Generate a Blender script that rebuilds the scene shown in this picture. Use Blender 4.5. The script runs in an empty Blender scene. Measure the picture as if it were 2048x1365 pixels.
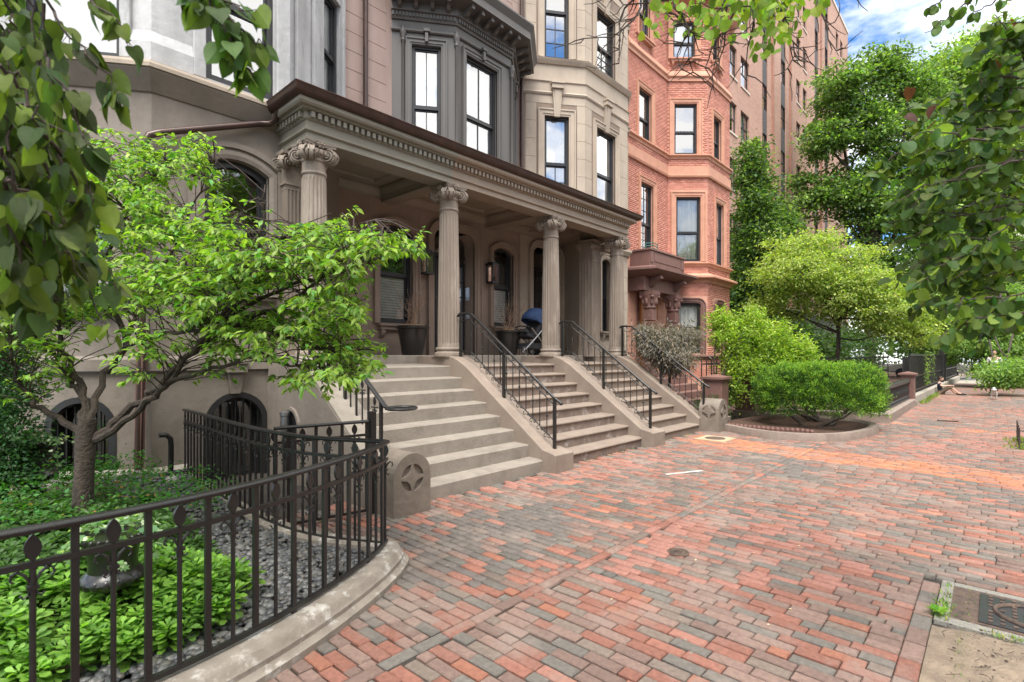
import bpy, math, random
import numpy as np
from mathutils import Vector, Matrix
PI=math.pi
random.seed(7); rng=np.random.default_rng(7)
S=bpy.context.scene
COL=S.collection
# ---------------------------------------------------------------- camera
H=1.55; YAW=math.radians(42.6)
cam_d=bpy.data.cameras.new('camera'); cam=bpy.data.objects.new('camera',cam_d); COL.objects.link(cam)
cam.location=(0,0,H); cam.rotation_euler=(PI/2,0,YAW-PI/2)
cam_d.sensor_width=36; cam_d.lens=1050/2048*36; cam_d.shift_y=0.0139; cam_d.clip_start=.05; cam_d.clip_end=600
S.camera=cam; cam_d.dof.use_dof=True; cam_d.dof.focus_distance=9; cam_d.dof.aperture_fstop=3.6
# ---------------------------------------------------------------- sky and sun
SUN_EL=math.radians(64); SUN_AZ=math.radians(235)   # compass style: direction the light comes from
w=bpy.data.worlds.new('World'); S.world=w; w.use_nodes=True
nt=w.node_tree; N=nt.nodes; L=nt.links; N.clear()
out=N.new('ShaderNodeOutputWorld'); bg=N.new('ShaderNodeBackground'); sky=N.new('ShaderNodeTexSky')
sky.sky_type='NISHITA'; sky.sun_disc=False; sky.sun_elevation=SUN_EL; sky.sun_rotation=SUN_AZ
bg.inputs['Strength'].default_value=.13
tc=N.new('ShaderNodeTexCoord'); mp=N.new('ShaderNodeMapping'); mp.inputs['Scale'].default_value=(1,1,2.6); mp.inputs['Location'].default_value=(7.01,3.88,2.60)
no=N.new('ShaderNodeTexNoise'); no.inputs['Scale'].default_value=2.3; no.inputs['Detail'].default_value=9; no.inputs['Roughness'].default_value=.55
rp=N.new('ShaderNodeValToRGB'); rp.color_ramp.elements[0].position=.405; rp.color_ramp.elements[1].position=.53
mx=N.new('ShaderNodeMix'); mx.data_type='RGBA'; mx.inputs[7].default_value=(9.3,9.0,8.6,1)
L.new(tc.outputs['Generated'],mp.inputs[0]); L.new(mp.outputs[0],no.inputs['Vector']); L.new(no.outputs['Fac'],rp.inputs[0])
L.new(rp.outputs[0],mx.inputs[0]); sm=N.new('ShaderNodeVectorMath'); sm.operation='MULTIPLY'; sm.inputs[1].default_value=(.42,.72,1.0); L.new(sky.outputs[0],sm.inputs[0]); L.new(sm.outputs[0],mx.inputs[6]); L.new(mx.outputs[2],bg.inputs[0]); L.new(bg.outputs[0],out.inputs[0])
sd=bpy.data.lights.new('sun','SUN'); sd.energy=3.2; sd.angle=math.radians(34); sd.color=(1,.95,.87)
so=bpy.data.objects.new('sun',sd); COL.objects.link(so)
sv=Vector((math.sin(SUN_AZ)*math.cos(SUN_EL),math.cos(SUN_AZ)*math.cos(SUN_EL),math.sin(SUN_EL)))
so.rotation_euler=sv.to_track_quat('Z','Y').to_euler()
S.view_settings.view_transform='Standard'; S.view_settings.look='None'; S.view_settings.gamma=1; S.view_settings.use_curve_mapping=False
S.view_settings.exposure=1.12
S.render.engine='CYCLES'; S.cycles.max_bounces=7; S.cycles.transparent_max_bounces=10

# ---------------------------------------------------------------- materials
MATS={}
def mat(name,c,c2=None,rough=.75,scale=4,bump=.1,bscale=60,metal=0,spec=.5,detail=6,streak=0,dirt=None,dscale=2,lo=.35,hi=.65,attr=None,coat=0):
    m=bpy.data.materials.new(name); m.use_nodes=True; nt=m.node_tree; n=nt.nodes; l=nt.links
    b=n['Principled BSDF']; b.inputs['Roughness'].default_value=rough; b.inputs['Metallic'].default_value=metal
    b.inputs['Specular IOR Level'].default_value=spec; b.inputs['Coat Weight'].default_value=coat
    tc=n.new('ShaderNodeTexCoord'); g=n.new('ShaderNodeNewGeometry')
    src=g.outputs['Position']
    if streak:
        mp=n.new('ShaderNodeMapping'); mp.inputs['Scale'].default_value=(1,1,1/streak); l.new(src,mp.inputs[0]); src0=mp.outputs[0]
    else: src0=src
    a=n.new('ShaderNodeTexNoise'); a.inputs['Scale'].default_value=scale; a.inputs['Detail'].default_value=detail; a.inputs['Roughness'].default_value=.6
    l.new(src0,a.inputs['Vector'])
    r=n.new('ShaderNodeValToRGB'); r.color_ramp.elements[0].position=lo; r.color_ramp.elements[1].position=hi
    if c2 is None: c2=tuple(x*.8 for x in c)
    r.color_ramp.elements[0].color=(*c2,1); r.color_ramp.elements[1].color=(*c,1); l.new(a.outputs['Fac'],r.inputs[0])
    cur=r.outputs[0]
    if attr:
        at=n.new('ShaderNodeAttribute'); at.attribute_name=attr
        mu=n.new('ShaderNodeMix'); mu.data_type='RGBA'; mu.blend_type='MULTIPLY'; mu.inputs[0].default_value=1
        l.new(at.outputs['Color'],mu.inputs[6]); l.new(cur,mu.inputs[7]); cur=mu.outputs[2]
    if dirt:
        d=n.new('ShaderNodeTexNoise'); d.inputs['Scale'].default_value=dscale; d.inputs['Detail'].default_value=8; d.inputs['Roughness'].default_value=.7
        l.new(src0,d.inputs['Vector'])
        rr=n.new('ShaderNodeValToRGB'); rr.color_ramp.elements[0].position=.52; rr.color_ramp.elements[1].position=.72; l.new(d.outputs['Fac'],rr.inputs[0])
        mm=n.new('ShaderNodeMix'); mm.data_type='RGBA'; mm.inputs[7].default_value=(*dirt,1); l.new(rr.outputs[0],mm.inputs[0]); l.new(cur,mm.inputs[6]); cur=mm.outputs[2]
    l.new(cur,b.inputs['Base Color'])
    if bump:
        bn=n.new('ShaderNodeTexNoise'); bn.inputs['Scale'].default_value=bscale; bn.inputs['Detail'].default_value=4; l.new(src,bn.inputs['Vector'])
        bp=n.new('ShaderNodeBump'); bp.inputs['Strength'].default_value=bump; bp.inputs['Distance'].default_value=.02; l.new(bn.outputs['Fac'],bp.inputs['Height']); l.new(bp.outputs[0],b.inputs['Normal'])
    MATS[name]=m; return m
def leafmat(name,trans=.42,rough=.6):
    m=bpy.data.materials.new(name); m.use_nodes=True; nt=m.node_tree; n=nt.nodes; l=nt.links; n.remove(n['Principled BSDF'])
    o=n['Material Output']; b=n.new('ShaderNodeBsdfPrincipled'); t=n.new('ShaderNodeBsdfTranslucent'); x=n.new('ShaderNodeMixShader')
    at=n.new('ShaderNodeAttribute'); at.attribute_name='col'; x.inputs[0].default_value=trans
    g=n.new('ShaderNodeNewGeometry'); no=n.new('ShaderNodeTexNoise'); no.inputs['Scale'].default_value=25; l.new(g.outputs['Position'],no.inputs['Vector'])
    mr=n.new('ShaderNodeMapRange'); mr.inputs[3].default_value=.7; mr.inputs[4].default_value=1.3; l.new(no.outputs['Fac'],mr.inputs[0])
    vm=n.new('ShaderNodeVectorMath'); vm.operation='SCALE'; l.new(at.outputs['Color'],vm.inputs[0]); l.new(mr.outputs[0],vm.inputs['Scale'])
    vt=n.new('ShaderNodeVectorMath'); vt.operation='MULTIPLY'; vt.inputs[1].default_value=(1.65,2.0,.55); l.new(vm.outputs[0],vt.inputs[0])
    fb=n.new('ShaderNodeTexNoise'); fb.inputs['Scale'].default_value=90; l.new(g.outputs['Position'],fb.inputs['Vector']); bq=n.new('ShaderNodeBump'); bq.inputs['Strength'].default_value=.35; bq.inputs['Distance'].default_value=.004; l.new(fb.outputs['Fac'],bq.inputs['Height']); l.new(bq.outputs[0],b.inputs['Normal'])
    l.new(vm.outputs[0],b.inputs['Base Color']); l.new(vt.outputs[0],t.inputs['Color']); b.inputs['Roughness'].default_value=rough; b.inputs['Specular IOR Level'].default_value=.3
    l.new(b.outputs[0],x.inputs[1]); l.new(t.outputs[0],x.inputs[2]); l.new(x.outputs[0],o.inputs['Surface']); MATS[name]=m; return m
def glassmat(name,tint=.85,refl=.16):
    m=bpy.data.materials.new(name); m.use_nodes=True; nt=m.node_tree; n=nt.nodes; l=nt.links; n.remove(n['Principled BSDF'])
    o=n['Material Output']; g=n.new('ShaderNodeBsdfGlossy'); g.inputs['Roughness'].default_value=.01; g.inputs['Color'].default_value=(.95,.97,1,1)
    t=n.new('ShaderNodeBsdfTransparent'); t.inputs['Color'].default_value=(tint,tint*1.01,tint,1); x=n.new('ShaderNodeMixShader')
    lw=n.new('ShaderNodeLayerWeight'); lw.inputs['Blend'].default_value=.35
    mr=n.new('ShaderNodeMapRange'); mr.inputs[3].default_value=refl; mr.inputs[4].default_value=1; l.new(lw.outputs['Fresnel'],mr.inputs[0])
    bn=n.new('ShaderNodeTexNoise'); bn.inputs['Scale'].default_value=1.4; ge=n.new('ShaderNodeNewGeometry'); l.new(ge.outputs['Position'],bn.inputs['Vector'])
    bp=n.new('ShaderNodeBump'); bp.inputs['Strength'].default_value=.25; bp.inputs['Distance'].default_value=.02; l.new(bn.outputs['Fac'],bp.inputs['Height']); l.new(bp.outputs[0],g.inputs['Normal'])
    l.new(mr.outputs[0],x.inputs[0]); l.new(t.outputs[0],x.inputs[1]); l.new(g.outputs[0],x.inputs[2]); l.new(x.outputs[0],o.inputs['Surface']); MATS[name]=m; return m
def brickmat(name,c1,c2,mort,sx=.21,sz=.075,ms=.06):
    m=mat(name,c1,rough=.85,bump=.05); nt=m.node_tree; n=nt.nodes; l=nt.links; b=n['Principled BSDF']
    g=n.new('ShaderNodeNewGeometry'); sp=n.new('ShaderNodeSeparateXYZ'); cb=n.new('ShaderNodeCombineXYZ'); ad=n.new('ShaderNodeMath'); ad.operation='ADD'
    l.new(g.outputs['Position'],sp.inputs[0]); l.new(sp.outputs['X'],ad.inputs[0]); l.new(sp.outputs['Y'],ad.inputs[1]); l.new(ad.outputs[0],cb.inputs['X']); l.new(sp.outputs['Z'],cb.inputs['Y'])
    t=n.new('ShaderNodeTexBrick'); l.new(cb.outputs[0],t.inputs['Vector']); t.inputs['Color1'].default_value=(*c1,1); t.inputs['Color2'].default_value=(*c2,1); t.inputs['Mortar'].default_value=(*mort,1)
    t.inputs['Scale'].default_value=1; t.inputs['Brick Width'].default_value=sx; t.inputs['Row Height'].default_value=sz; t.inputs['Mortar Size'].default_value=sz*ms*2
    no=n.new('ShaderNodeTexNoise'); no.inputs['Scale'].default_value=.6; no.inputs['Detail'].default_value=5; l.new(g.outputs['Position'],no.inputs['Vector'])
    mr=n.new('ShaderNodeMapRange'); mr.inputs[3].default_value=.75; mr.inputs[4].default_value=1.2; l.new(no.outputs['Fac'],mr.inputs[0])
    vm=n.new('ShaderNodeVectorMath'); vm.operation='SCALE'; l.new(t.outputs['Color'],vm.inputs[0]); l.new(mr.outputs[0],vm.inputs['Scale']); l.new(vm.outputs[0],b.inputs['Base Color'])
    return m
mat('brown_plaster',(.24,.203,.172),(.18,.15,.125),rough=.8,scale=1.6,bump=.4,bscale=9,dirt=(.15,.128,.108),dscale=1.4,streak=2.5,detail=9)
mat('grey_stone',(.50,.50,.505),(.33,.33,.335),rough=.8,scale=2.2,bump=.3,bscale=12,dirt=(.22,.22,.22),dscale=2.5,streak=3)
mat('pink_stone',(.37,.27,.235),(.30,.215,.185),rough=.8,scale=2,bump=.15,dirt=(.24,.18,.155),streak=3,dscale=1.6)
mat('oriel_paint',(.115,.105,.098),(.095,.088,.083),rough=.5,scale=3,bump=.05,streak=4)
mat('cream_stone',(.45,.375,.30),(.365,.30,.24),rough=.85,scale=1.5,bump=.15,dirt=(.31,.25,.20),dscale=.9,streak=2)
mat('joint',(.25,.19,.15),rough=.9)
mat('porch_wall',(.30,.222,.178),(.245,.18,.143),rough=.7,scale=2,bump=.1,bscale=20)
mat('tan_wall',(.38,.31,.245),(.33,.265,.21),rough=.75,scale=2,bump=.1)
mat('porch_stone',(.265,.215,.175),(.20,.162,.132),rough=.75,scale=3,bump=.15,dirt=(.36,.31,.26),dscale=5,streak=4)
m=mat('entablature_paint',(.25,.215,.175),(.21,.18,.145),rough=.55,scale=2,bump=.05)
# the two houses painted their halves of the porch in two tones, meeting at the second column
nt=m.node_tree;n=nt.nodes;l=nt.links;g=n.new('ShaderNodeNewGeometry');sp=n.new('ShaderNodeSeparateXYZ');l.new(g.outputs['Position'],sp.inputs[0])
gt=n.new('ShaderNodeMath');gt.operation='GREATER_THAN';gt.inputs[1].default_value=5.52;l.new(sp.outputs['X'],gt.inputs[0])
mm=n.new('ShaderNodeMix');mm.data_type='RGBA';l.new(gt.outputs[0],mm.inputs[0])
b=n['Principled BSDF'];old=b.inputs['Base Color'].links[0].from_socket
h1=n.new('ShaderNodeMix');h1.data_type='RGBA';h1.blend_type='MULTIPLY';h1.inputs[0].default_value=1;h1.inputs[7].default_value=(.93,1.0,1.0,1)
h2=n.new('ShaderNodeMix');h2.data_type='RGBA';h2.blend_type='MULTIPLY';h2.inputs[0].default_value=1;h2.inputs[7].default_value=(1.12,1.0,.93,1)
l.new(old,h1.inputs[6]);l.new(old,h2.inputs[6]);l.new(h1.outputs[2],mm.inputs[6]);l.new(h2.outputs[2],mm.inputs[7]);l.new(mm.outputs[2],b.inputs['Base Color'])
mat('stair_paint',(.265,.232,.196),(.205,.178,.15),rough=.8,scale=5,bump=.2,bscale=30,dirt=(.17,.145,.12),dscale=2.2,lo=.3,hi=.7)
mat('stair_brown',(.225,.168,.14),(.165,.122,.10),rough=.8,scale=4,bump=.2,bscale=30,dirt=(.46,.42,.38),dscale=5)
mat('cheek_paint',(.25,.20,.162),(.195,.154,.125),rough=.75,scale=3,bump=.15,dirt=(.21,.155,.125),dscale=2.0)
mat('newel_paint',(.215,.178,.144),(.165,.136,.11),rough=.7,scale=6,bump=.35,bscale=14)
mat('gutter_metal',(.075,.042,.034),(.05,.03,.025),rough=.36,scale=5,metal=.3,bump=.02)
mat('iron',(.014,.0133,.013),(.009,.0085,.0085),rough=.38,scale=12,bump=.1,bscale=150,spec=.6)
mat('black_frame',(.025,.025,.027),(.018,.018,.02),rough=.4,bump=0)
mat('red_trim',(.54,.275,.185),(.46,.23,.155),rough=.75,scale=4,bump=.08)
mat('red_brick',(1,1,1),(.80,.78,.78),rough=.85,scale=5,bump=.05,attr='col')
mat('red_mortar',(.62,.33,.24),rough=.9)
mat('brown_trim',(.185,.095,.08),(.15,.078,.065),rough=.65,scale=5,bump=.1)
brickmat('tower_brick',(.43,.24,.18),(.35,.19,.14),(.38,.28,.23),.30,.10,.05)
brickmat('dark_brick',(.075,.07,.075),(.05,.047,.05),(.13,.12,.12),.21,.075,.06)
mat('tower_stone',(.60,.52,.44),rough=.8)
mat('tower_pipe',(.33,.16,.11),rough=.6)
mat('paver',(1.02,1.02,1.01),(.72,.71,.70),rough=.82,scale=34,bump=.5,bscale=130,attr='col',detail=8,dirt=(.25,.20,.17),dscale=1.7)
mat('joint_sand',(.045,.037,.03),(.022,.018,.015),rough=.95,scale=20,bump=.4)
mat('curb_stone',(.27,.235,.195),(.20,.17,.14),rough=.85,scale=8,bump=.3,bscale=40,dirt=(.62,.60,.56),dscale=7)
mat('planter_stone',(.27,.215,.18),(.20,.155,.13),rough=.85,scale=6,bump=.3,bscale=40)
mat('soil',(.075,.05,.034),(.035,.025,.018),rough=1,scale=18,bump=.8,bscale=50)
mat('mulch',(.10,.05,.032),(.045,.025,.018),rough=1,scale=30,bump=.9,bscale=70)
mat('dirt',(.265,.205,.148),(.17,.13,.095),rough=1,scale=9,bump=.7,bscale=45,dirt=(.2,.155,.115),dscale=16)
mat('pebble',(.92,.92,.93),(.58,.58,.59),rough=.45,scale=30,bump=.05,attr='col')
mat('granite',(.27,.255,.225),(.17,.16,.14),rough=.85,scale=60,bump=.3,bscale=120)
mat('concrete',(.36,.33,.28),(.28,.255,.215),rough=.9,scale=12,bump=.3)
mat('rust_iron',(.15,.10,.075),(.07,.05,.042),rough=.7,scale=16,metal=.3,bump=.3)
mat('bark',(.065,.047,.035),(.03,.023,.018),rough=.9,scale=14,bump=.8,bscale=35,streak=3)
mat('twig',(.06,.038,.03),(.035,.024,.019),rough=.8,bump=.2)
mat('dry_twig',(.38,.25,.17),(.26,.17,.12),rough=.8,bump=.2)
mat('asphalt',(.20,.20,.205),(.15,.15,.155),rough=.9,scale=8,bump=.2)
mat('white_cloth',(.90,.90,.88),(.72,.72,.70),rough=.9,bump=0)
mat('ivory_cloth',(.74,.72,.64),(.68,.66,.58),rough=.9,bump=0)
mat('room',(.055,.045,.038),rough=.9,bump=0)
mat('amber_room',(.30,.19,.10),(.14,.09,.05),rough=.9,bump=0,scale=3)
mat('pot',(.02,.018,.017),(.012,.011,.011),rough=.3,bump=.04,bscale=8,spec=.7)
mat('straw',(.60,.40,.20),(.45,.28,.13),rough=1,bump=.8,bscale=80)
mat('navy',(.035,.075,.19),(.022,.048,.125),rough=.8,scale=10,bump=.2)
mat('dark_cloth',(.03,.03,.034),rough=.8,bump=.1)
mat('steel',(.42,.43,.45),rough=.3,metal=.9,bump=0)
mat('wood_door',(.42,.17,.05),(.30,.11,.03),rough=.5,scale=8,streak=6,bump=.1)
mat('skin',(.55,.34,.25),rough=.6,bump=0); mat('hair',(.07,.04,.025),rough=.8,bump=.1)
mat('khaki',(.17,.125,.09),rough=.9,bump=.1); mat('tshirt_navy',(.02,.025,.05),rough=.9,bump=.1); mat('tshirt_white',(.78,.78,.80),rough=.9,bump=.1)
mat('fur',(.78,.75,.70),(.55,.52,.48),rough=1,bump=.5); mat('fur_dark',(.04,.03,.03),rough=1,bump=.4)
mat('copper_glass',(.95,.72,.60),(.6,.33,.24),rough=.2,metal=.9,scale=9,bump=0)
mat('lead_dark',(.05,.05,.052),rough=.3,metal=.4,bump=.1); mat('white_paint',(.5,.48,.45),rough=.7,bump=.1); mat('yellow_concrete',(.42,.33,.21),(.34,.27,.17),rough=.9,bump=.2)
mat('hood_green',(.03,.15,.13),rough=.4,bump=0); mat('red_skirt',(.45,.13,.09),rough=.9)
glassmat('glass',.92,.14); glassmat('sky_glass',.93,.34); leafmat('leaf'); leafmat('leaf_gloss',.38,.42); leafmat('leaf_dull',.2,.7)
M=MATS

# ---------------------------------------------------------------- mesh helpers
class MB:
    def __init__(s): s.v=[]; s.f=[]; s.c=[]
    def add(s,vs,fs,col=None):
        o=len(s.v); s.v.extend([tuple(p) for p in vs]); s.f.extend([tuple(i+o for i in f) for f in fs])
        if col is not None: s.c.extend([col]*len(fs))
        return s
    def box(s,x0,x1,y0,y1,z0,z1,col=None):
        return s.add([(x0,y0,z0),(x1,y0,z0),(x1,y1,z0),(x0,y1,z0),(x0,y0,z1),(x1,y0,z1),(x1,y1,z1),(x0,y1,z1)],[(0,3,2,1),(4,5,6,7),(0,1,5,4),(1,2,6,5),(2,3,7,6),(3,0,4,7)],col)
    def fbox(s,fr,u0,u1,v0,v1,z0,z1):   # v = outward distance
        P=fr.p
        return s.add([P(u0,v1,z0),P(u1,v1,z0),P(u1,v0,z0),P(u0,v0,z0),P(u0,v1,z1),P(u1,v1,z1),P(u1,v0,z1),P(u0,v0,z1)],[(0,3,2,1),(4,5,6,7),(0,1,5,4),(1,2,6,5),(2,3,7,6),(3,0,4,7)])
    def poly(s,pts,d):   # extrude a planar polygon by vector d
        n=len(pts); d=Vector(d); a=[tuple(p) for p in pts]; b=[tuple(Vector(p)+d) for p in pts]
        return s.add(a+b,[tuple(range(n))[::-1],tuple(range(n,2*n))]+[(i,(i+1)%n,n+(i+1)%n,n+i) for i in range(n)])
    def tube(s,pts,r,n=8,cap=True):
        pts=[Vector(p) for p in pts]; rs=r if isinstance(r,(list,tuple)) else [r]*len(pts); vs=[];fs=[]
        prev=None
        for i,p in enumerate(pts):
            t=(pts[min(i+1,len(pts)-1)]-pts[max(i-1,0)]); t=t.normalized() if t.length>1e-9 else Vector((0,0,1))
            if prev is None:
                a=Vector((0,0,1)) if abs(t.z)<.9 else Vector((1,0,0)); x=t.cross(a).normalized()
            else: x=(prev-t*prev.dot(t)); x=x.normalized() if x.length>1e-6 else t.orthogonal().normalized()
            prev=x; y=t.cross(x)
            for k in range(n): a=2*PI*k/n; vs.append(tuple(p+(x*math.cos(a)+y*math.sin(a))*rs[i]))
        for i in range(len(pts)-1):
            for k in range(n): fs.append((i*n+k,i*n+(k+1)%n,(i+1)*n+(k+1)%n,(i+1)*n+k))
        if cap: fs.append(tuple(range(n))[::-1]); fs.append(tuple((len(pts)-1)*n+k for k in range(n)))
        return s.add(vs,fs)
    def bar(s,a,b,w,h,up=(0,0,1)):   # rectangular bar from a to b
        a=Vector(a);b=Vector(b);t=(b-a).normalized();u=Vector(up)
        x=t.cross(u); x=x.normalized() if x.length>1e-5 else Vector((1,0,0)); y=x.cross(t)
        vs=[]
        for p in (a,b):
            for i,j in((-1,-1),(1,-1),(1,1),(-1,1)): vs.append(tuple(p+x*w/2*i+y*h/2*j))
        return s.add(vs,[(0,1,2,3),(4,7,6,5),(0,4,5,1),(1,5,6,2),(2,6,7,3),(3,7,4,0)])
    def lathe(s,prof,cx=0,cy=0,n=24,z0=0):
        vs=[];fs=[];m=len(prof)
        for r,z in prof:
            for k in range(n): a=2*PI*k/n; vs.append((cx+r*math.cos(a),cy+r*math.sin(a),z0+z))
        for i in range(m-1):
            for k in range(n): fs.append((i*n+k,i*n+(k+1)%n,(i+1)*n+(k+1)%n,(i+1)*n+k))
        fs.append(tuple(range(n))[::-1]); fs.append(tuple((m-1)*n+k for k in range(n)))
        return s.add(vs,fs)
    def ball(s,c,r,n=8,m=6):
        rx,ry,rz=(r,r,r) if not isinstance(r,(tuple,list)) else r; vs=[];fs=[]
        for i in range(m+1):
            t=PI*i/m
            for k in range(n): a=2*PI*k/n; vs.append((c[0]+rx*math.sin(t)*math.cos(a),c[1]+ry*math.sin(t)*math.sin(a),c[2]-rz*math.cos(t)))
        for i in range(m):
            for k in range(n): fs.append((i*n+k,i*n+(k+1)%n,(i+1)*n+(k+1)%n,(i+1)*n+k))
        return s.add(vs,fs)
    def sweep(s,path,prof,mp=None,closed=False,capends=True):
        """path 2D, prof list of (off to the right of travel, height); mp(a,b,h) -> world"""
        if mp is None: mp=lambda a,b,h:(a,b,h)
        n=len(path); m=len(prof); nr=[]
        def perp(p,q):
            dx,dy=q[0]-p[0],q[1]-p[1]; l=math.hypot(dx,dy) or 1; return (dy/l,-dx/l)
        for i in range(n):
            if closed: a=perp(path[i-1],path[i]); b=perp(path[i],path[(i+1)%n])
            else:
                a=perp(path[max(i-1,0)],path[max(i,1)]); b=perp(path[min(i,n-2)],path[min(i+1,n-1)])
            x,y=a[0]+b[0],a[1]+b[1]; d=max(.25,(x*a[0]+y*a[1])); nr.append((x/d,y/d))
        vs=[mp(path[i][0]+nr[i][0]*o,path[i][1]+nr[i][1]*o,h) for i in range(n) for o,h in prof]
        fs=[]
        for i in range(n if closed else n-1):
            j=(i+1)%n
            for k in range(m): fs.append((i*m+k,j*m+k,j*m+(k+1)%m,i*m+(k+1)%m))
        if not closed and capends: fs.append(tuple(range(m))); fs.append(tuple((n-1)*m+k for k in range(m))[::-1])
        return s.add(vs,fs)
    def build(s,name,m,parent=None,smooth=False,bevel=0,label=None,seg=2):
        off=Vector((0,0,0)); p=parent
        while p is not None: off+=p.location; p=p.parent
        me=bpy.data.meshes.new(name)
        vs=s.v if off.length<1e-9 else [(x-off.x,y-off.y,z-off.z) for x,y,z in s.v]
        me.from_pydata(vs,[],s.f)
        if s.c:
            at=me.color_attributes.new('col','FLOAT_COLOR','CORNER'); buf=[]
            for f,c in zip(me.polygons,s.c): buf.extend([c[0],c[1],c[2],1]*len(f.vertices))
            at.data.foreach_set('color',buf)
        import bmesh
        bm=bmesh.new(); bm.from_mesh(me); bmesh.ops.recalc_face_normals(bm,faces=bm.faces)
        if smooth:
            for e in bm.edges:
                if len(e.link_faces)==2 and e.calc_face_angle(0)>.7: e.smooth=False
            for f in bm.faces: f.smooth=True
        bm.to_mesh(me); bm.free()
        me.materials.append(M[m] if isinstance(m,str) else m)
        o=bpy.data.objects.new(name,me); COL.objects.link(o)
        if parent: o.parent=parent
        if bevel:
            b=o.modifiers.new('bevel','BEVEL'); b.width=bevel; b.segments=seg; b.limit_method='ANGLE'; b.harden_normals=False
        if label: o['label']=label
        return o
class Fr:   # vertical wall frame: u along, v outward (to the right of travel = street side), z up
    def __init__(s,x,y,deg): s.x,s.y=x,y; a=math.radians(deg); s.t=(math.cos(a),math.sin(a)); s.n=(s.t[1],-s.t[0]); s.deg=deg
    def p(s,u,v,z): return (s.x+s.t[0]*u+s.n[0]*v, s.y+s.t[1]*u+s.n[1]*v, z)
def tag(o,label,cat,group=None,kind=None):
    if label: o['label']=label
    if cat: o['category']=cat
    if group: o['group']=group
    if kind: o['kind']=kind
    return o
def thing(name,label,cat,loc=(0,0,0),group=None):
    o=bpy.data.objects.new(name,None); COL.objects.link(o); o.location=loc; o.empty_display_size=.1
    return tag(o,label,cat,group)
def struct(o): o['kind']='structure'; return o
def dup_tree(o,parent=None):
    c=o.copy(); COL.objects.link(c); c.parent=parent
    for ch in o.children: dup_tree(ch,c)
    return c
def npmesh(name,V,F,m,parent=None,col=None,smooth=False):
    off=Vector((0,0,0)); p=parent
    while p is not None: off+=p.location; p=p.parent
    V=np.asarray(V,np.float32)-np.array(off,np.float32); F=np.asarray(F,np.int32); k=F.shape[1]
    me=bpy.data.meshes.new(name); me.vertices.add(len(V)); me.vertices.foreach_set('co',V.ravel())
    me.loops.add(F.size); me.loops.foreach_set('vertex_index',F.ravel()); me.polygons.add(len(F)); me.polygons.foreach_set('loop_start',np.arange(0,F.size,k,dtype=np.int32))
    if smooth: me.polygons.foreach_set('use_smooth',np.ones(len(F),bool))
    me.update(calc_edges=True)
    if col is not None:
        at=me.color_attributes.new('col','FLOAT_COLOR','CORNER'); c=np.ones((len(F),k,4),np.float32); c[:,:,:3]=np.asarray(col)[:,None,:]; at.data.foreach_set('color',c.ravel())
    me.materials.append(M[m]); o=bpy.data.objects.new(name,me); COL.objects.link(o)
    if parent: o.parent=parent
    return o
def fwd(x,y): return x*math.cos(YAW)+y*math.sin(YAW)
def ray_at(px,py,t):   # world point seen at photo pixel, t metres in front of the lens
    u=(px-1024)/1050; v=(711-py)/1050
    return Vector(((math.cos(YAW)+math.sin(YAW)*u)*t,(math.sin(YAW)-math.cos(YAW)*u)*t,H+v*t))

# ---------------------------------------------------------------- wall helpers
def wall(mb,fr,u0,u1,z0,z1,holes=(),depth=.3,v=0):
    us=sorted({u0,u1,*[h[0] for h in holes],*[h[1] for h in holes]}); zs=sorted({z0,z1,*[h[2] for h in holes],*[h[3] for h in holes]})
    us=[u for u in us if u0<=u<=u1]; zs=[z for z in zs if z0<=z<=z1]
    for a,b in zip(us,us[1:]):
        for c,d in zip(zs,zs[1:]):
            mu,mz=(a+b)/2,(c+d)/2
            if any(h[0]<mu<h[1] and h[2]<mz<h[3] for h in holes): continue
            mb.add([fr.p(a,v,c),fr.p(b,v,c),fr.p(b,v,d),fr.p(a,v,d)],[(0,1,2,3)])
    for a,b,c,d in [h[:4] for h in holes]:
        q=[(a,c),(b,c),(b,d),(a,d)]
        for i in range(4):
            (x0,y0),(x1,y1)=q[i],q[(i+1)%4]
            mb.add([fr.p(x0,v,y0),fr.p(x1,v,y1),fr.p(x1,v-depth,y1),fr.p(x0,v-depth,y0)],[(0,1,2,3)])
def arc_pts(ua,ub,zs,zt,n=12,kind='seg'):
    """points from right spring over the crown to left spring"""
    w=(ub-ua)/2; h=zt-zs; c=(ua+ub)/2
    if kind=='round': return [(c+w*math.cos(PI*i/n), zs+h*math.sin(PI*i/n)) for i in range(n+1)]
    R=(w*w+h*h)/(2*h); a=math.asin(min(1,w/R)); return [(c+R*math.sin(a-2*a*i/n), zt-R+R*math.cos(a-2*a*i/n)) for i in range(n+1)]
def shoulder_pts(ua,ub,zs,zt,r,n=5):   # flat head with quarter-round corners, right to left
    p=[(ub-r+r*math.cos(PI/2*i/n), zt-r+r*math.sin(PI/2*i/n)) for i in range(n+1)]
    return p+[(ua+r+r*math.cos(PI/2+PI/2*i/n), zt-r+r*math.sin(PI/2+PI/2*i/n)) for i in range(n+1)]
def spandrel(mb,fr,ua,ub,zt,arc,v=0,depth=.3):
    """fill between rectangular hole top and arc"""
    k=len(arc)
    for i in range(k-1):
        a,b=arc[i],arc[i+1]
        mb.add([fr.p(a[0],v,a[1]),fr.p(a[0],v,zt),fr.p(b[0],v,zt),fr.p(b[0],v,b[1])],[(0,1,2,3)])
        mb.add([fr.p(a[0],v,a[1]),fr.p(b[0],v,b[1]),fr.p(b[0],v-depth,b[1]),fr.p(a[0],v-depth,a[1])],[(0,1,2,3)])
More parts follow.
